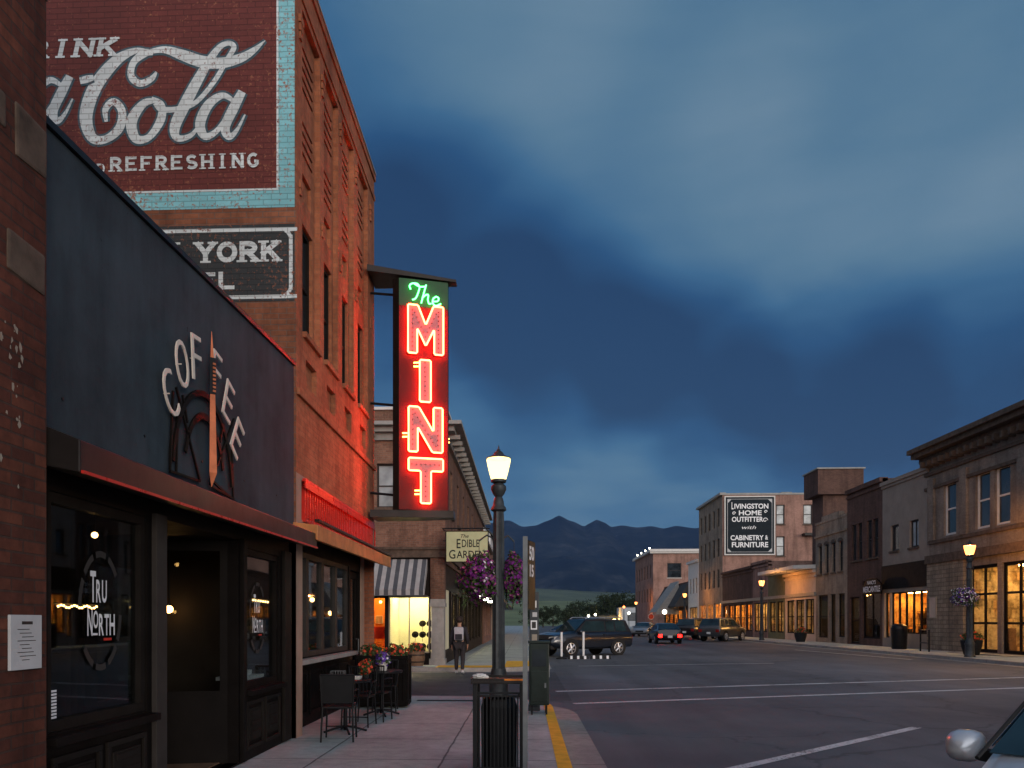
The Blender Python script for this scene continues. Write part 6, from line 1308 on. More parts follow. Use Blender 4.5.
# small shops
def shop(label, y0, y1, h, wm, lamp, lit, seed, nw=3, goods=24, wmroom='warm_interior', awn=None):
    L0 = y1-y0; w_ = (L0-.4)/nw; ss = [(.2+i*w_+.08, .2+(i+1)*w_-.08, ZR+.5, 3.1) for i in range(nw)]
    t, f_, L_ = row('shop_building', label, y0, y1, h, wm, [], ss)
    cornice(t, f_, L_, h, wm, [(-.4, -.25, .1), (-.1, .12, .2)])
    for s_ in ss: window(t, f_, *s_, -.1, 'brownpaint', 'glass_clear', w=.09, nx=2, ny=2)
    room(t, f_, .1, L_-.1, ZR, 3.3, 3, wmroom, lamp, nl=lit, goods=goods, gm='brownpaint', d0=-.24, r=random.Random(seed), lamp_w=.6)
    MB().fb(f_, 0, L_, 3.3, 3.55, .003, .12).build('fascia_board', 'frame_tan', t)
    return t, f_
t, f_ = shop('low cream shop with a flat white canopy roof beside the tan brick building', 56.0, 62.5, 5.0, 'cream', 'ceil_warm', 1, 14)
MB().hexa([f_.p(-2.0, 5.15, 1.5), f_.p(6.4, 5.15, 1.5), f_.p(6.4, 5.2, -2), f_.p(-2.0, 5.2, -2), f_.p(-2.0, 5.4, 1.5), f_.p(6.4, 5.4, 1.5), f_.p(6.4, 5.5, -2), f_.p(-2.0, 5.5, -2)]).build('canopy', 'trim_white', t)
shop('olive rendered shop front left of the cream canopy shop', 62.6, 66.8, 5.6, 'olive', 'ceil_warm', 1, 15, 2)
shop('small pink brick shop between the olive shop and the dark brick shop', 66.8, 71.2, 6.5, 'brick_pink', 'ceil_warm', 2, 16, 2)
shop('wide dark brick shop with bright amber windows below the painted wall sign', 71.2, 82.0, 6.3, 'brick_dark', 'ceil_warm', 5, 17, 5, 40, 'amber_room')
# hotel with the big sign: pink brick side wall faces the camera
HH = 14.3; YH = 82.0
t = thing('hotel_building', 'three storey tan and pink brick block carrying the big dark wall sign', 'building', (25, 87, 0))
FHs = F((XR, YH, 0), (1, 0, 0), (0, -1, 0)); FHf = FR(93.0)
sw_ = [(5.35, 6.2, 11.3, 13.3), (8.05, 8.95, 11.3, 13.3), (5.35, 6.2, 8.1, 10.1), (8.05, 8.95, 8.1, 10.1)]
m = MB(); m.facade(FHs, 0, 10.6, 0, HH, [(*w_, .2) for w_ in sw_[:3]]); m.face([(30.6, YH, 0), (30.6, 96, 0), (30.6, 96, HH), (30.6, YH, HH)]); m.face([(20, YH, HH-.3), (30.6, YH, HH-.3), (30.6, 93, HH-.3), (20, 93, HH-.3)]); m.build('side_wall', 'brick_pink', t)
fw_ = [(.8+c*2.0, 1.7+c*2.0, z, z+1.9) for c in range(5) for z in (5.0, 8.2, 11.3)]
m = MB(); m.facade(FHf, 0, 11, 0, HH, [(*w_, .2) for w_ in fw_]+[(.4+i*3.5, 3.4+i*3.5, ZR+.5, 3.4, .2) for i in range(3)]); m.face([(20, 93, 0), (30.6, 93, 0), (30.6, 93, HH), (20, 93, HH)]); m.build('front_wall', 'brick_tan', t)
for w_ in sw_[:3]: window(t, FHs, *w_, -.1, 'frame_dark', 'pane_pale', w=.1, ny=2, sill='stone')
for w_ in fw_: window(t, FHf, *w_, -.1, 'frame_dark', 'pane_dark', w=.08, ny=2)
for i in range(3): window(t, FHf, .4+i*3.5, 3.4+i*3.5, ZR+.5, 3.4, -.1, 'frame_tan', 'glass_clear', w=.1, nx=2)
room(t, FHf, .2, 10.8, ZR, 3.6, 4, 'amber_room', 'ceil_warm', nl=4, goods=20, d0=-.24, r=random.Random(19), lamp_w=.9)
m = MB(); m.fb(FHf, -.1, 11.1, HH, HH+.25, -.3, .3); m.fb(FHs, .303, 10.7, HH, HH+.18, -.3, .08); m.build('cornice', 'stone_grey', t)
m = MB(); m.box(22.5, 24.5, 85, 87, HH-.3, HH+.7); m.box(26.5, 27.6, 84, 86, HH-.3, HH+.6); islands(m.build('roof_plant', 'steel', t)); MB().fb(FHs, 7.9, 9.4, 10.1, 10.35, .003, .9).build('fire_escape', 'black_metal', t)
sg2 = thing('wall_sign', 'large dark wall sign with pale lettering and white border on pink brick', 'sign', (22.5, YH, 8))
def by(px, py, Y=YH):
    th = R(2.5); a = (px-490)/800; X = (a*Y*math.cos(th)-Y*math.sin(th))/(math.cos(th)+a*math.sin(th)); zc = -X*math.sin(th)+Y*math.cos(th); return X-XR, 1.55+(621-py)/800*zc
SA, SB = .15, 5.22; S0, S1 = 8.2, 14.18
MB().fb(FHs, SA, SB, S0, S1, .02, .14).build('board', 'sign_dark', sg2); m = MB(); m.ring(FHs, SA, SB, S0, S1, .12, .142, .18); m.build('border', 'trim_white', sg2)
m = MB(); m.ring(FHs, SA+.3, SB-.3, S0+.3, S1-.3, .035, .1425, .15)
for a, s_ in ((SA+.3, 1), (SB-.3, -1)):
    for b_, q_ in ((S0+.3, 1), (S1-.3, -1)): m.prism([FHs.p(a+s_*.05, b_+q_*.05, .143), FHs.p(a+s_*.4, b_+q_*.05, .143), FHs.p(a+s_*.05, b_+q_*.4, .143)], (0, -.01, 0))
m.build('corner_ornament', 'grey_vinyl', sg2)
m = MB(); put_text(m, 'L', FHs, SA+.72, SA+.92, S1-1.35, S1-.62, .145, .02); put_text(m, 'IVINGSTON', FHs, SA+1.0, SB-.68, S1-1.30, S1-.78, .145, .025); put_text(m, 'HOME', FHs, SA+1.45, SB-1.35, S1-1.96, S1-1.46, .145, .025); put_text(m, 'OUTFITTER', FHs, SA+.75, SB-1.2, S1-2.62, S1-2.1, .145, .025); put_text(m, 'with', FHs, SA+1.75, SB-1.9, S1-3.35, S1-3.0, .145, .0, .3); put_text(m, 'CABINETRY', FHs, SA+.62, SB-1.15, S0+1.50, S0+2.02, .145, .025); put_text(m, '&', FHs, SB-1.0, SB-.72, S0+1.55, S0+2.0, .145, .02); put_text(m, 'FURNITURE', FHs, SA+.75, SB-.7, S0+.78, S0+1.32, .145, .025)
m.build('lettering', 'white_vinyl', sg2)
m = MB()
for (ca, cb, rr) in ((SB-1.0, S1-2.45, .26), (SA+.95, S1-1.75, .18), (SB-.95, S1-1.6, .16)):
    brush(m, FHs, [(ca+rr*(1-.09*k)*math.cos(k*.8), cb+rr*(1-.09*k)*math.sin(k*.8), .07) for k in range(9)], .146, 3)
m.build('scroll_ornament', 'white_vinyl', sg2)
# farther block
t, f_, L_ = row('narrow_white_building', 'narrow pale two storey front between the sign block and the red brick block', 93.2, 99, 8.6, 'whitewash', [(.8+i*1.7, 1.6+i*1.7, 4.8, 6.6) for i in range(3)], [(.5, 5.2, ZR+.5, 3.2)])
for i in range(3): window(t, f_, .8+i*1.7, 1.6+i*1.7, 4.8, 6.6, -.1, 'frame_dark', 'pane_dark', w=.08, ny=2)
window(t, f_, .5, 5.2, ZR+.5, 3.2, -.1, 'frame_dark', 'glass_clear', w=.1, nx=3); room(t, f_, .2, 5.6, ZR, 3.4, 3, 'warm_interior', 'ceil_warm', nl=2, goods=8, d0=-.24)
cornice(t, f_, L_, 8.6, 'trim_white', [(-.2, .1, .25)])
t, f_, L_ = row('low_dark_building', 'low dark building with a sloped shingled front and glowing shop windows', 99.2, 116, 6.4, 'brick_dark', [], [(.6+i*3.2, 3.4+i*3.2, ZR+.5, 3.0) for i in range(5)])
for i in range(5): window(t, f_, .6+i*3.2, 3.4+i*3.2, ZR+.5, 3.0, -.1, 'frame_dark', 'glass_clear', w=.1, nx=2)
room(t, f_, .2, L_-.2, ZR, 3.2, 3, 'amber_room', 'ceil_warm', nl=5, goods=16, d0=-.24, r=random.Random(30), lamp_w=.9)
MB().hexa([f_.p(-.1, 3.3, 1.6), f_.p(L_, 3.3, 1.6), f_.p(L_, 3.4, .0), f_.p(-.1, 3.4, 0), f_.p(-.1, 3.4, 1.6), f_.p(L_, 3.4, 1.6), f_.p(L_, 6.2, .0), f_.p(-.1, 6.2, 0)]).build('shingled_canopy', 'roof', t)
aw = thing('shop_awning', 'grey sloped canvas awning reaching over the pavement before the red brick block', 'awning', (18.5, 108, 3))
for k in range(1):
    m = MB(); m.prism([(19.8, 104, 6.6), (16.9, 104, 2.7), (16.9, 104, 2.4), (19.8, 104, 2.4)], (0, .06, 0)); m.hexa([(16.9, 104, 2.7), (16.9, 110, 2.7), (16.95, 110, 2.75), (16.95, 104, 2.75), (19.8, 104, 6.6), (19.8, 110, 6.6), (19.8, 110, 6.7), (19.8, 104, 6.7)]); m.build('canvas', 'stone_grey', aw)
YB = 126.0; XB = 20.0
t = thing('brick_block', 'three storey red brick block with a white cornice standing at the far corner', 'building', (27, 134, 0))
FBs = F((XB, YB, 0), (1, 0, 0), (0, -1, 0)); FBf = FR(YB+20); HB = 12.4
bw = [(2.2+i*5.0, 4.4+i*5.0, z, z+2.3) for i in range(3) for z in (4.6, 8.3)]; bf = [(1.2+i*3.1, 2.5+i*3.1, z, z+2.2) for i in range(6) for z in (4.6, 8.4)]
m = MB(); m.facade(FBs, 0, 16, 0, HB, [(*w_, .2) for w_ in bw]); m.facade(FBf, 0, 20, 0, HB, [(*w_, .2) for w_ in bf]); m.face([(20, YB, HB-.3), (36, YB, HB-.3), (36, YB+20, HB-.3), (20, YB+20, HB-.3)]); m.face([(36, YB, 0), (36, YB+20, 0), (36, YB+20, HB), (36, YB, HB)]); m.build('wall', 'brick_pink', t)
for w_ in bw: window(t, FBs, *w_, -.1, 'frame_dark', 'pane_dark', w=.12, ny=2, sill='trim_white')
for w_ in bf: window(t, FBf, *w_, -.1, 'frame_dark', 'pane_dark', w=.1, ny=2)
m = MB(); m.fb(FBs, -.5, 16.2, HB-.3, HB-.05, -.0, .35); m.fb(FBs, -.6, 16.3, HB-.047, HB+.35, -.4, .55); m.fb(FBf, 0, 20.003, HB-.047, HB+.35, -.4, .5); m.build('cornice', 'trim_white', t)
m = MB(); 
for k in range(4): m.sphere((XB-.4, YB+1+k*4.5, HB+.6), .13, 8, 6)
islands(m.build('roof_lamp', 'bulb_white', t))
# low buildings closing the street far off
def box_house(name, label, x0, x1, y0, y1, h, wm, roofm='roof', cat='building', lit=False):
    t = thing(name, label, cat, ((x0+x1)/2, (y0+y1)/2, 0)); f_ = F((x0, y0, 0), (1, 0, 0), (0, -1, 0)); w_ = x1-x0; k = max(1, int(w_/4)); hh = [(w_*(i+.25)/k, w_*(i+.75)/k, h*.3, h*.72, .15) for i in range(k)]
    m = MB(); m.facade(f_, 0, w_, -.4, h, hh); m.shell(f_, 0, w_, -.4, h, y1-y0, .2); m.build('wall', wm, t)
    for q_ in hh: window(t, f_, *q_[:4], -.08, 'frame_dark', 'ceil_warm' if lit else 'pane_dark', w=.1)
    MB().box(x0-.2, x1+.2, y0-.2, y1+.2, h+.003, h+.2).build('roof', roofm, t); return t
box_house('low_building', 'low white building with a flat roof closing the far end of the street', 26, 37, 215, 228, 5.2, 'whitewash'); box_house('low_building', 'small green grey kiosk like building among the far street lamps', 20, 27, 224, 232, 3.0, 'olive', lit=True)
box_house('low_building', 'pale sided building right of the far street lamps', 33, 40, 190, 202, 8, 'cream')
for k, (x, y, z, lab) in enumerate(((560, 2600, 66, 'white farmhouse with a lit window alone on the far meadow'), (500, 2500, 56, 'small farm shed left of the white farmhouse on the meadow'), (640, 2900, 88, 'small lit barn higher up the far meadow slope'))):
    t = thing('farmhouse', lab, 'house', (x, y, z)); s_ = 11-3*k; hz_ = z
    MB().box(x-s_, x+s_, y-6, y+6, hz_-25, hz_+4).build('wall', 'whitewash', t); m = MB(); m.prism([(x-s_-1, y-7, hz_+4), (x+s_+1, y-7, hz_+4), (x, y-7, hz_+9)], (0, 14, 0)); m.build('roof', 'trim_white', t); MB().box(x-2, x+2, y-6.3, y-6.02, hz_-1, hz_+2.5).build('window', 'bulb_white', t)

# ------------------------------------------------------------------ lamps across the street and down it
lamps2 = [(17.5, 32.3, ZR, 'globe_orange', 'orange glowing street lamp with a flower basket before the cornice building'), (17.5, 60, ZR, 'globe_orange', 'orange glowing street lamp before the small cream and olive shops'), (17.5, 88.5, ZR, 'globe_orange', 'orange glowing street lamp in front of the narrow pale building'), (17.5, 127, ZR, 'globe_orange', 'orange street lamp at the far red brick corner')]
for x, y, z, gm_, lab in lamps2:
    o = street_lamp(lab, (x, y, z), gm_, 'street lamps')
    
basket('purple and white petunia basket on the lamp post across the street', 17.15, 32.0, 2.55, (.42, .62, .38), 14, (('petal_violet', .3), ('petal_purple', .2), ('petal_white', .42)), (17.5, 32.3), 3.1, .8)
def globe_post(label, x, y, h, gm_='bulb_white', r_=.22):
    t = thing('street_lamp', label, 'street lamp', (x, y, 0), 0, 'street lamps'); MB().tube([(x, y, -.2), (x, y, h)], [.09, .06], 8).build('post', 'iron', t); MB().sphere((x, y, h+r_*.9), r_, 12, 8).build('globe', gm_, t, smooth=60)
for lab, x, y, h, gm_, rr in (('white globe street lamp nearest the low white building at the street end', 25.8, 200, 3.2, 'bulb_white', .32), ('white globe street lamp, left one of the far pair above the dark vehicle', 16.6, 210, 2.6, 'bulb_white', .3), ('white globe street lamp, right one of the far pair above the dark vehicle', 18.2, 208, 2.9, 'bulb_white', .3), ('bright white globe lamp before the grey canvas awning', 16.6, 96, 2.4, 'bulb_white', .26), ('amber globe lamp between the far corner and the white globe lamps', 17.2, 140, 3.8, 'globe_orange', .2)):
    globe_post(lab, x, y, h, gm_, rr)
pots = [(18.6, 34.2, 'dark planter pot at the foot of the door step across the street'), (18.7, 55.2, 'dark planter pot beside the tan brick shopfront')]
for x, y, lab in pots:
    t = thing('planter_pot', lab, 'planter', (x, y, ZR)); MB().lathe((x, y, ZR), [(.28, 0), (.38, .35), (.42, .6), (.40, .62), (.36, .55)], 14).build('pot', 'rubber', t, smooth=40); blossoms(t, (x, y, ZR+.75), (.4, .4, .25), 260, 60, (('petal_red', 1),), .06, int(y))

# ------------------------------------------------------------------ street flag posts and kerb stops by the dark vehicle
def flag_post(label, x, y):
    t = thing('delineator_post', label, 'post', (x, y, 0), 0, 'white delineator posts'); z = rz(x)
    MB().lathe((x, y, z), [(.24, 0), (.24, .05), (.10, .10), (.06, .12)], 12).build('foot', 'rubber', t); MB().tube([(x, y, z+.11), (x, y, z+1.2)], .05, 8).build('tube', 'white_vinyl', t)
flag_post('left white delineator post before the dark parked vehicle', 1.62, 35.6); flag_post('right white delineator post before the dark parked vehicle', 2.62, 36.0)
for k, (x, y, lab) in enumerate(((2.35, 35.5, 'black and white kerb stop left of the two lying by the delineator posts'), (3.35, 35.6, 'black and white kerb stop right of the two lying by the delineator posts'))):
    t = thing('kerb_stop', lab, 'kerb stop', (x, y, rz(x)), 0, 'kerb stops'); z = rz(x); m = MB(); m.hexa([(x-.45, y-.12, z), (x+.45, y-.12, z), (x+.45, y+.12, z), (x-.45, y+.12, z), (x-.43, y-.06, z+.14), (x+.43, y-.06, z+.14), (x+.43, y+.06, z+.14), (x-.43, y+.06, z+.14)]); m.build('block', 'rubber', t)
    m = MB(); [m.hexa([(x+c-.05, y-.121, z+.01), (x+c+.05, y-.121, z+.01), (x+c+.05, y+.121, z+.01), (x+c-.05, y+.121, z+.01), (x+c-.05, y-.064, z+.145), (x+c+.05, y-.064, z+.145), (x+c+.05, y+.064, z+.145), (x+c-.05, y+.064, z+.145)]) for c in (-.3, 0, .3)]; islands(m.build('white_band', 'white_vinyl', t))

# ------------------------------------------------------------------ vehicles
CAR = dict(
 sedan=dict(L=4.65, W=1.80, wb=2.75, wr=.325, low=[(-2.32, .42, .70, .80), (-2.25, .30, .98, .86), (-1.6, .24, 1.02, .90), (-.3, .22, .97, .90), (.9, .22, .95, .90), (1.5, .24, .88, .88), (2.1, .28, .78, .82), (2.30, .40, .62, .70)], top=[(-2.05, .99), (-1.25, 1.40), (-.2, 1.45), (.35, 1.41), (1.25, .94)], rw=.62),
 suv=dict(L=4.75, W=1.90, wb=2.80, wr=.39, low=[(-2.36, .55, .95, .86), (-2.30, .42, 1.14, .92), (-1.6, .36, 1.17, .95), (-.3, .34, 1.15, .95), (1.0, .34, 1.14, .95), (1.6, .36, 1.10, .93), (2.2, .42, 1.0, .88), (2.38, .5, .80, .80)], top=[(-2.28, 1.15), (-2.02, 1.72), (-.6, 1.80), (.35, 1.76), (1.1, 1.13)], rw=.72))
def car(label, kind, paint, loc, rz_, tail='tail_dull', head='head_dull', cat='car', plate=True, rack=False):
    S = CAR[kind]; hw = S['W']/2; t = thing('parked_car' if cat == 'car' else cat.replace(' ', '_'), label, cat, (0, 0, 0))
    m = MB(); rings = []
    for x, zb, zt, w_ in S['low']:
        zm = (zb+zt)/2; c = [(w_*.82, zb), (w_*.97, zb+.10), (w_*1.0, zm), (w_*.965, zt-.08), (w_*.90, zt-.015), (w_*.6, zt+.012), (0, zt+.02)]
        c = c+[(-a, b_) for a, b_ in c[-2::-1]]; rings.append([m.bm.verts.new((x, a*(hw/.95 if kind == 'suv' else hw/.9), b_)) for a, b_ in c])
    for a, b_ in zip(rings, rings[1:]):
        for k in range(len(a)): m.bm.faces.new([a[k], a[(k+1) % len(a)], b_[(k+1) % len(a)], b_[k]])
    m.bm.faces.new(rings[0]); m.bm.faces.new(rings[-1][::-1])
    T = S['top']; belt = hw*.90; rw = S['rw']; zb = T[0][1]; zmax = max(z for _, z in T)
    def wid(x, z): return belt+(rw-belt)*max(0, min(1, (z-zb)/(zmax-zb)))
    rg = []
    for x, z in T:
        w_ = wid(x, z); rg.append([m.bm.verts.new(p) for p in ((x, w_, min(z, zb+0) if z > zb+.1 else z-.04), (x, w_, z-.03), (x, w_*.9, z+.01), (x, 0, z+.025), (x, -w_*.9, z+.01), (x, -w_, z-.03), (x, -w_, min(z, zb) if z > zb+.1 else z-.04))])
    for i in range(len(rg)):
        x, z = T[i]
        if z > zb+.1: rg[i][0].co.y = belt; rg[i][6].co.y = -belt
    for a, b_ in zip(rg, rg[1:]):
        for k in range(6): m.bm.faces.new([a[k], a[k+1], b_[k+1], b_[k]])
    m.build('body', paint, t, smooth=38)
    # glazing: follows the sloped sides, 8 mm proud
    def gl(name, pts, off): 
        n_ = (V(pts[1])-V(pts[0])).cross(V(pts[2])-V(pts[0])).normalized(); c = sum((V(p) for p in pts), V())/len(pts)
        if n_.dot(V(off)) < 0: n_ = -n_
        g = MB(); g.prism([V(p)+n_*.004 for p in pts], n_*.006); return g.build(name, 'car_glass', t)
    def lerp(p, q_, k): return tuple(a+(b_-a)*k for a, b_ in zip(p, q_))
    def slope(name, p, q_, off):
        (xa, za), (xb, zb_) = p, q_; A = lerp((xa, za), (xb, zb_), .10); B = lerp((xa, za), (xb, zb_), .93); wa, wb_ = wid(*A)*.955, wid(*B)*.93
        gl(name, [(A[0], -wa, A[1]+.02), (A[0], wa, A[1]+.02), (B[0], wb_, B[1]+.02), (B[0], -wb_, B[1]+.02)], off)
    slope('rear_window', T[0], T[1], (-1, 0, .5)); slope('windshield', T[-1], T[-2], (1, 0, .5))
    for s_ in (-1, 1):
        zt_ = zmax-.13; zl = zb+.03
        def sp(x, z): return (x, s_*(belt+(rw-belt)*max(0, min(1, (z-zb)/(zmax-zb-.03)))), z)
        xr0, xr1 = T[0][0]+.22, T[1][0]+.10; xf0, xf1 = T[-1][0]-.22, T[-2][0]+.05; xm = (xr1+xf1)/2+.05
        if kind == 'suv':
            xq = T[1][0]+.75
            gl('side_window', [sp(xr0+.05, zl), sp(xq-.06, zl), sp(xq-.06, zt_), sp(xr1+.05, zt_)], (0, s_, 0)); gl('side_window', [sp(xq+.02, zl), sp(xm-.04, zl), sp(xm-.04, zt_), sp(xq+.02, zt_)], (0, s_, 0))
        else: gl('side_window', [sp(xr0+.35, zl), sp(xm-.04, zl), sp(xm-.04, zt_), sp(xr1+.12, zt_-.02)], (0, s_, 0))
        gl('side_window', [sp(xm+.04, zl), sp(xf0-.05, zl), sp(xf1-.02, zt_), sp(xm+.04, zt_)], (0, s_, 0))
        for wx in (-S['wb']/2-.02, S['wb']/2-.02):
            c = (wx, s_*(hw-.10), S['wr']); MB().lathe((wx, s_*(hw-.012), S['wr']+.02), [(S['wr']*1.14, -.02), (S['wr']*1.14, .014), (S['wr']*1.02, .016)], 20, axis=(0, s_, 0)).build('wheel_arch', 'rubber', t)
            wo_ = MB().lathe((wx, s_*(hw-.20), S['wr']), [(S['wr']*.7, 0), (S['wr']*.96, .01), (S['wr'], .05), (S['wr'], .19), (S['wr']*.96, .225), (S['wr']*.66, .23), (S['wr']*.64, .20)], 24, axis=(0, s_, 0)).build('wheel', 'rubber', t, smooth=40)
            g = MB(); y_ = s_*(hw+.018)
            for k in range(6): a = k*math.pi/3+.3; g.tube([(wx, y_, S['wr']), (wx+S['wr']*.62*math.cos(a), y_, S['wr']+S['wr']*.62*math.sin(a))], [.055, .04], 6)
            g.tube([(wx+S['wr']*.63*math.cos(k*.3142), y_, S['wr']+S['wr']*.63*math.sin(k*.3142)) for k in range(20)], .022, 6, closed=True); g.build('rim', 'alloy', wo_)
        zm_ = S['low'][0][2]; hx = S['low'][-1]; 
        MB().box(-S['L']/2-.0, -S['L']/2+.14, min(s_*hw*.60, s_*hw*.90), max(s_*hw*.60, s_*hw*.90), zm_-.24, zm_-.02).build('taillight', tail, t, bevel=.02)
        q_ = S['low'][-2]; MB().hexa([(q_[0]-.02, s_*hw*.52, q_[2]-.20), (q_[0]+.16, s_*hw*.52, q_[2]-.20), (q_[0]+.06, s_*hw*.90, q_[2]-.18), (q_[0]-.12, s_*hw*.90, q_[2]-.18), (q_[0]-.02, s_*hw*.52, q_[2]-.06), (q_[0]+.12, s_*hw*.52, q_[2]-.07), (q_[0]+.02, s_*hw*.90, q_[2]-.05), (q_[0]-.12, s_*hw*.90, q_[2]-.04)]).build('headlight', head, t)
        # mirror: shell, glass, lamp
        mx_, my_, mz_ = T[-1][0]-.28, s_*(belt+.10), zb+.02
        g = MB(); prof = [(-.085, .55), (-.075, .92), (-.03, 1.0), (.04, .93), (.085, .70), (.11, .3), (.115, .05)]; n_ = 14
        rr_ = [[g.bm.verts.new((mx_+px_, my_+s_*.02+.092*k_*math.copysign(abs(math.cos(2*math.pi*j/n_))**.7, math.cos(2*math.pi*j/n_)), mz_+.086*k_*math.copysign(abs(math.sin(2*math.pi*j/n_))**.7, math.sin(2*math.pi*j/n_)))) for j in range(n_)] for px_, k_ in prof]
        for a, b_ in zip(rr_, rr_[1:]):
            for j in range(n_): g.bm.faces.new([a[j], a[(j+1) % n_], b_[(j+1) % n_], b_[j]])
        g.bm.faces.new(rr_[0]); g.bm.faces.new(rr_[-1][::-1]); mo = g.build('wing_mirror', paint, t, smooth=60)
        MB().hexa([(mx_-.02, s_*(belt-.05), mz_-.075), (mx_+.05, s_*(belt-.05), mz_-.075), (mx_+.04, my_-s_*.05, mz_-.065), (mx_-.03, my_-s_*.05, mz_-.065), (mx_-.02, s_*(belt-.05), mz_-.02), (mx_+.05, s_*(belt-.05), mz_-.02), (mx_+.04, my_-s_*.05, mz_-.0), (mx_-.03, my_-s_*.05, mz_-.0)]).build('mirror_arm', 'rubber', mo)
        MB().hexa([(mx_+.045, my_+s_*.088, mz_-.02), (mx_+.085, my_+s_*.06, mz_-.02), (mx_+.085, my_+s_*.06, mz_+.005), (mx_+.045, my_+s_*.088, mz_+.005), (mx_+.02, my_+s_*.104, mz_-.018), (mx_+.05, my_+s_*.098, mz_-.018), (mx_+.05, my_+s_*.098, mz_+.005), (mx_+.02, my_+s_*.104, mz_+.005)]).build('indicator', 'signal_amber', mo)
        for hx_ in (-.55, .45): MB().box(hx_-.09, hx_+.09, min(s_*hw*.985, s_*hw*1.005), max(s_*hw*.985, s_*hw*1.005), zb-.14, zb-.105).build('door_handle', 'chrome' if kind == 'suv' else paint, t, bevel=.004)
        MB().tube([(T[-1][0]-.02, s_*(belt+.004), zb+.0), (T[-2][0]+.02, s_*(wid(*T[-2])+.006), T[-2][1]-.015), (T[1][0], s_*(wid(*T[1])+.006), T[1][1]-.02)], .011, 6).build('roof_trim', 'rubber', t)
    if plate: MB().box(-S['L']/2-.012, -S['L']/2-.0, -.16, .16, S['low'][0][1]+.02, S['low'][0][1]+.18).build('number_plate', 'paper', t)
    MB().box(S['L']/2-.13, S['L']/2+.012, -hw*.45, hw*.45, S['low'][-1][1]+.05, S['low'][-1][1]+.22).build('grille', 'rubber', t, bevel=.01)
    MB().box(S['L']/2-.25, S['L']/2+.005, -hw*.78, hw*.78, S['low'][-1][1]-.16, S['low'][-1][1]+.02).build('bumper', 'rubber', t, bevel=.03)
    if rack:
        for s_ in (-1, 1): MB().tube([(T[1][0]+.2, s_*(rw-.08), zmax-.02), (T[1][0]+.3, s_*(rw-.08), zmax+.06), (T[-2][0]-.15, s_*(rw-.08), zmax+.05), (T[-2][0], s_*(rw-.08), zmax-.02)], .022, 8).build('roof_rail', 'alloy', t)
    t.location = (loc[0], loc[1], rz(loc[0]) if len(loc) < 3 else loc[2]); t.rotation_euler = (0, 0, rz_); return t
MT['paint_navy'] = carpaint('navy_car_paint', (.012, .018, .03)); MT['paint_pale'] = carpaint('pale_silver_car_paint', (.62, .64, .66)); MT['paint_black'] = carpaint('black_car_paint', (.012, .012, .014)); MT['paint_silver'] = carpaint('silver_car_paint', (.30, .315, .33)); MT['paint_red'] = carpaint('dark_red_car_paint', (.16, .012, .012)); MT['paint_grey'] = carpaint('grey_car_paint', (.07, .074, .078)); MT['paint_white'] = carpaint('white_car_paint', (.55, .55, .54))
car('dark navy sport utility vehicle parked nose in to the left kerb beyond the crosswalk', 'suv', 'paint_navy', (2.85, 39.3), math.atan2(-.52, -.85), rack=True)
car('black sedan with lit red tail lamps driving away in the middle of the street', 'sedan', 'paint_black', (10.1, 58.5), R(90), tail='tail_red')
car('dark red car with glowing tail lamps standing right of the black sedan', 'sedan', 'paint_red', (15.0, 74.5), R(66), tail='tail_red')
car('black sport utility vehicle parked between the red car and the grey one', 'suv', 'paint_black', (14.7, 69), R(52))
car('grey sport utility vehicle parked nose in to the right kerb below the amber shop', 'suv', 'paint_grey', (15.45, 63.2), R(50))
car('silver sedan facing the camera far down the right side of the street', 'sedan', 'paint_silver', (12.4, 84), R(-110))
car('white sedan parked at the left kerb in front of the pink brick shop', 'sedan', 'paint_white', (3.2, 57.5), R(205))
nc = car('silver car nose in by the yellow kerb, only mirror and windscreen edge showing', 'sedan', 'paint_pale', (3.685, 4.47), R(228))

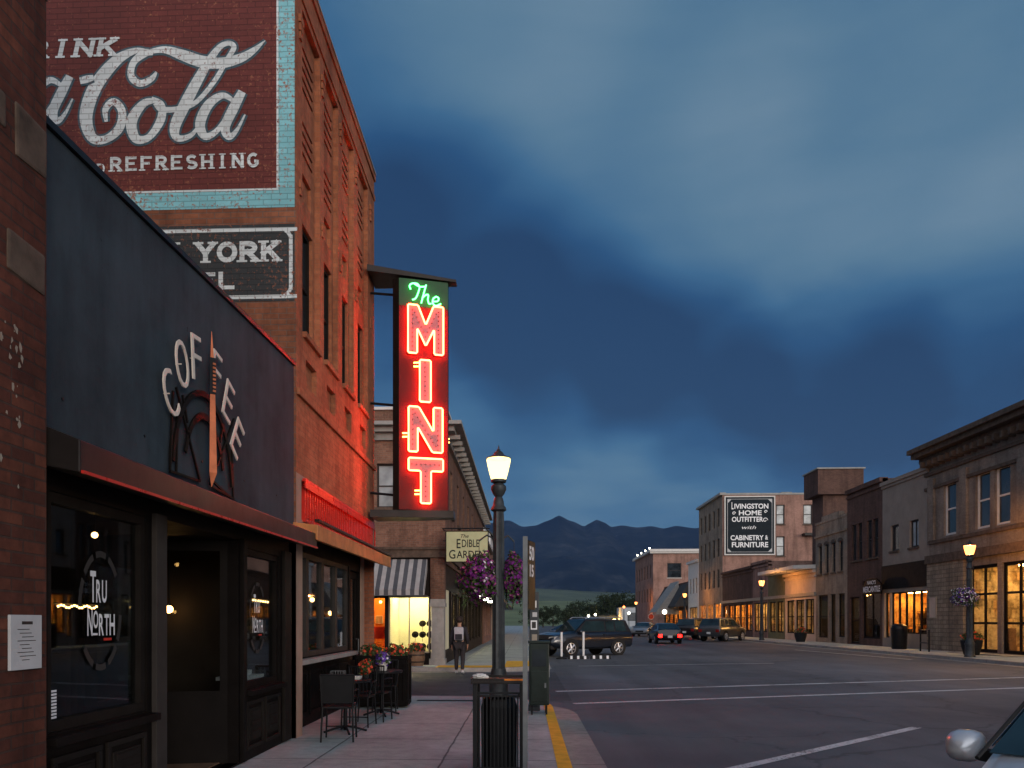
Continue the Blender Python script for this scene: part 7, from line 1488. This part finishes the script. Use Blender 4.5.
# ------------------------------------------------------------------ trees at the end of the street
def tree(label, x, y, h, seed, spread=.38):
    r = random.Random(seed); t = thing('tree', label, 'tree', (x, y, -.4), 0, 'dark trees at the end of the street'); m = MB(); m.tube([(x, y, -.4), (x+.1, y, h*.3), (x-.1, y+.1, h*.6), (x, y, h*.85)], [h*.032, h*.026, h*.017, h*.006], 8)
    tips = []
    for k in range(9):
        a = r.random()*6.28; z0 = h*r.uniform(.25, .6); l = h*r.uniform(.22, .42); p = V((x, y, z0)); q_ = p+V((math.cos(a)*l, math.sin(a)*l, l*r.uniform(.3, .9))); m.tube([p, (p+q_)/2+V((0, 0, l*.1)), q_], [h*.012, h*.008, h*.003], 6); tips.append(q_)
    m.build('trunk', 'bark', t); m = MB()
    cl = tips+[V((x+r.gauss(0, h*.2), y+r.gauss(0, h*.2), h*r.uniform(.16, .93))) for _ in range(34)]
    for c in cl:
        s_ = h*r.uniform(.08, .16)
        for _ in range(64): p = V((r.gauss(0, .5), r.gauss(0, .5), r.gauss(0, .42)))*s_; m.leaf(c+p, h*r.uniform(.018, .038), r)
    tag(m.build('crown', 'leaf_dark', t, normals=False), kind='stuff'); return t
def xat(px, y): return y*math.tan(math.atan((px-490)/800)-R(2.5))
TR = [(543, 205, 5.1, 'low round dark tree farthest left at the street end'), (553, 232, 5.9, 'broad dark tree behind the farthest left tree'), (566, 214, 5.5, 'round dark tree above the front of the navy vehicle'), (578, 240, 7.8, 'tall spreading dark tree left of the middle of the row'), (590, 222, 6.4, 'dense dark tree in the middle of the row'), (604, 250, 10.1, 'tallest dark tree left of the low white building'), (615, 262, 11.3, 'tall dark tree rising behind the low white building'), (628, 268, 10.5, 'dark tree behind the right end of the low white building'), (638, 255, 9.8, 'dark tree touching the far red brick corner'), (648, 285, 9.4, 'dark tree half hidden by the far red brick block'), (530, 226, 5.1, 'low dark tree half hidden by the signal post')]
for k, (px, y, h, lab) in enumerate(TR): tree(lab, xat(px, y), y, h, 50+k)

t = thing('road_sign', 'small red octagonal road sign on a thin post far down the right pavement', 'sign', (17.5, 112, ZR))
MB().tube([(17.5, 112, ZR), (17.5, 112, 2.5)], .035, 8).build('post', 'steel', t); m = MB(); m.prism([(17.5+.42*math.cos(R(22.5+45*k)), 111.94, 2.15+.42*math.sin(R(22.5+45*k))) for k in range(8)], (0, .02, 0)); m.build('plate', 'petal_red', t); m = MB()
for k in range(8): a, b_ = R(22.5+45*k), R(67.5+45*k); m.hexa([(17.5+r_*math.cos(x), y_, 2.15+r_*math.sin(x)) for y_ in (111.93, 111.938) for r_, x in ((.38, a), (.42, a), (.42, b_), (.38, b_))])
m.build('rim', 'white_vinyl', t)
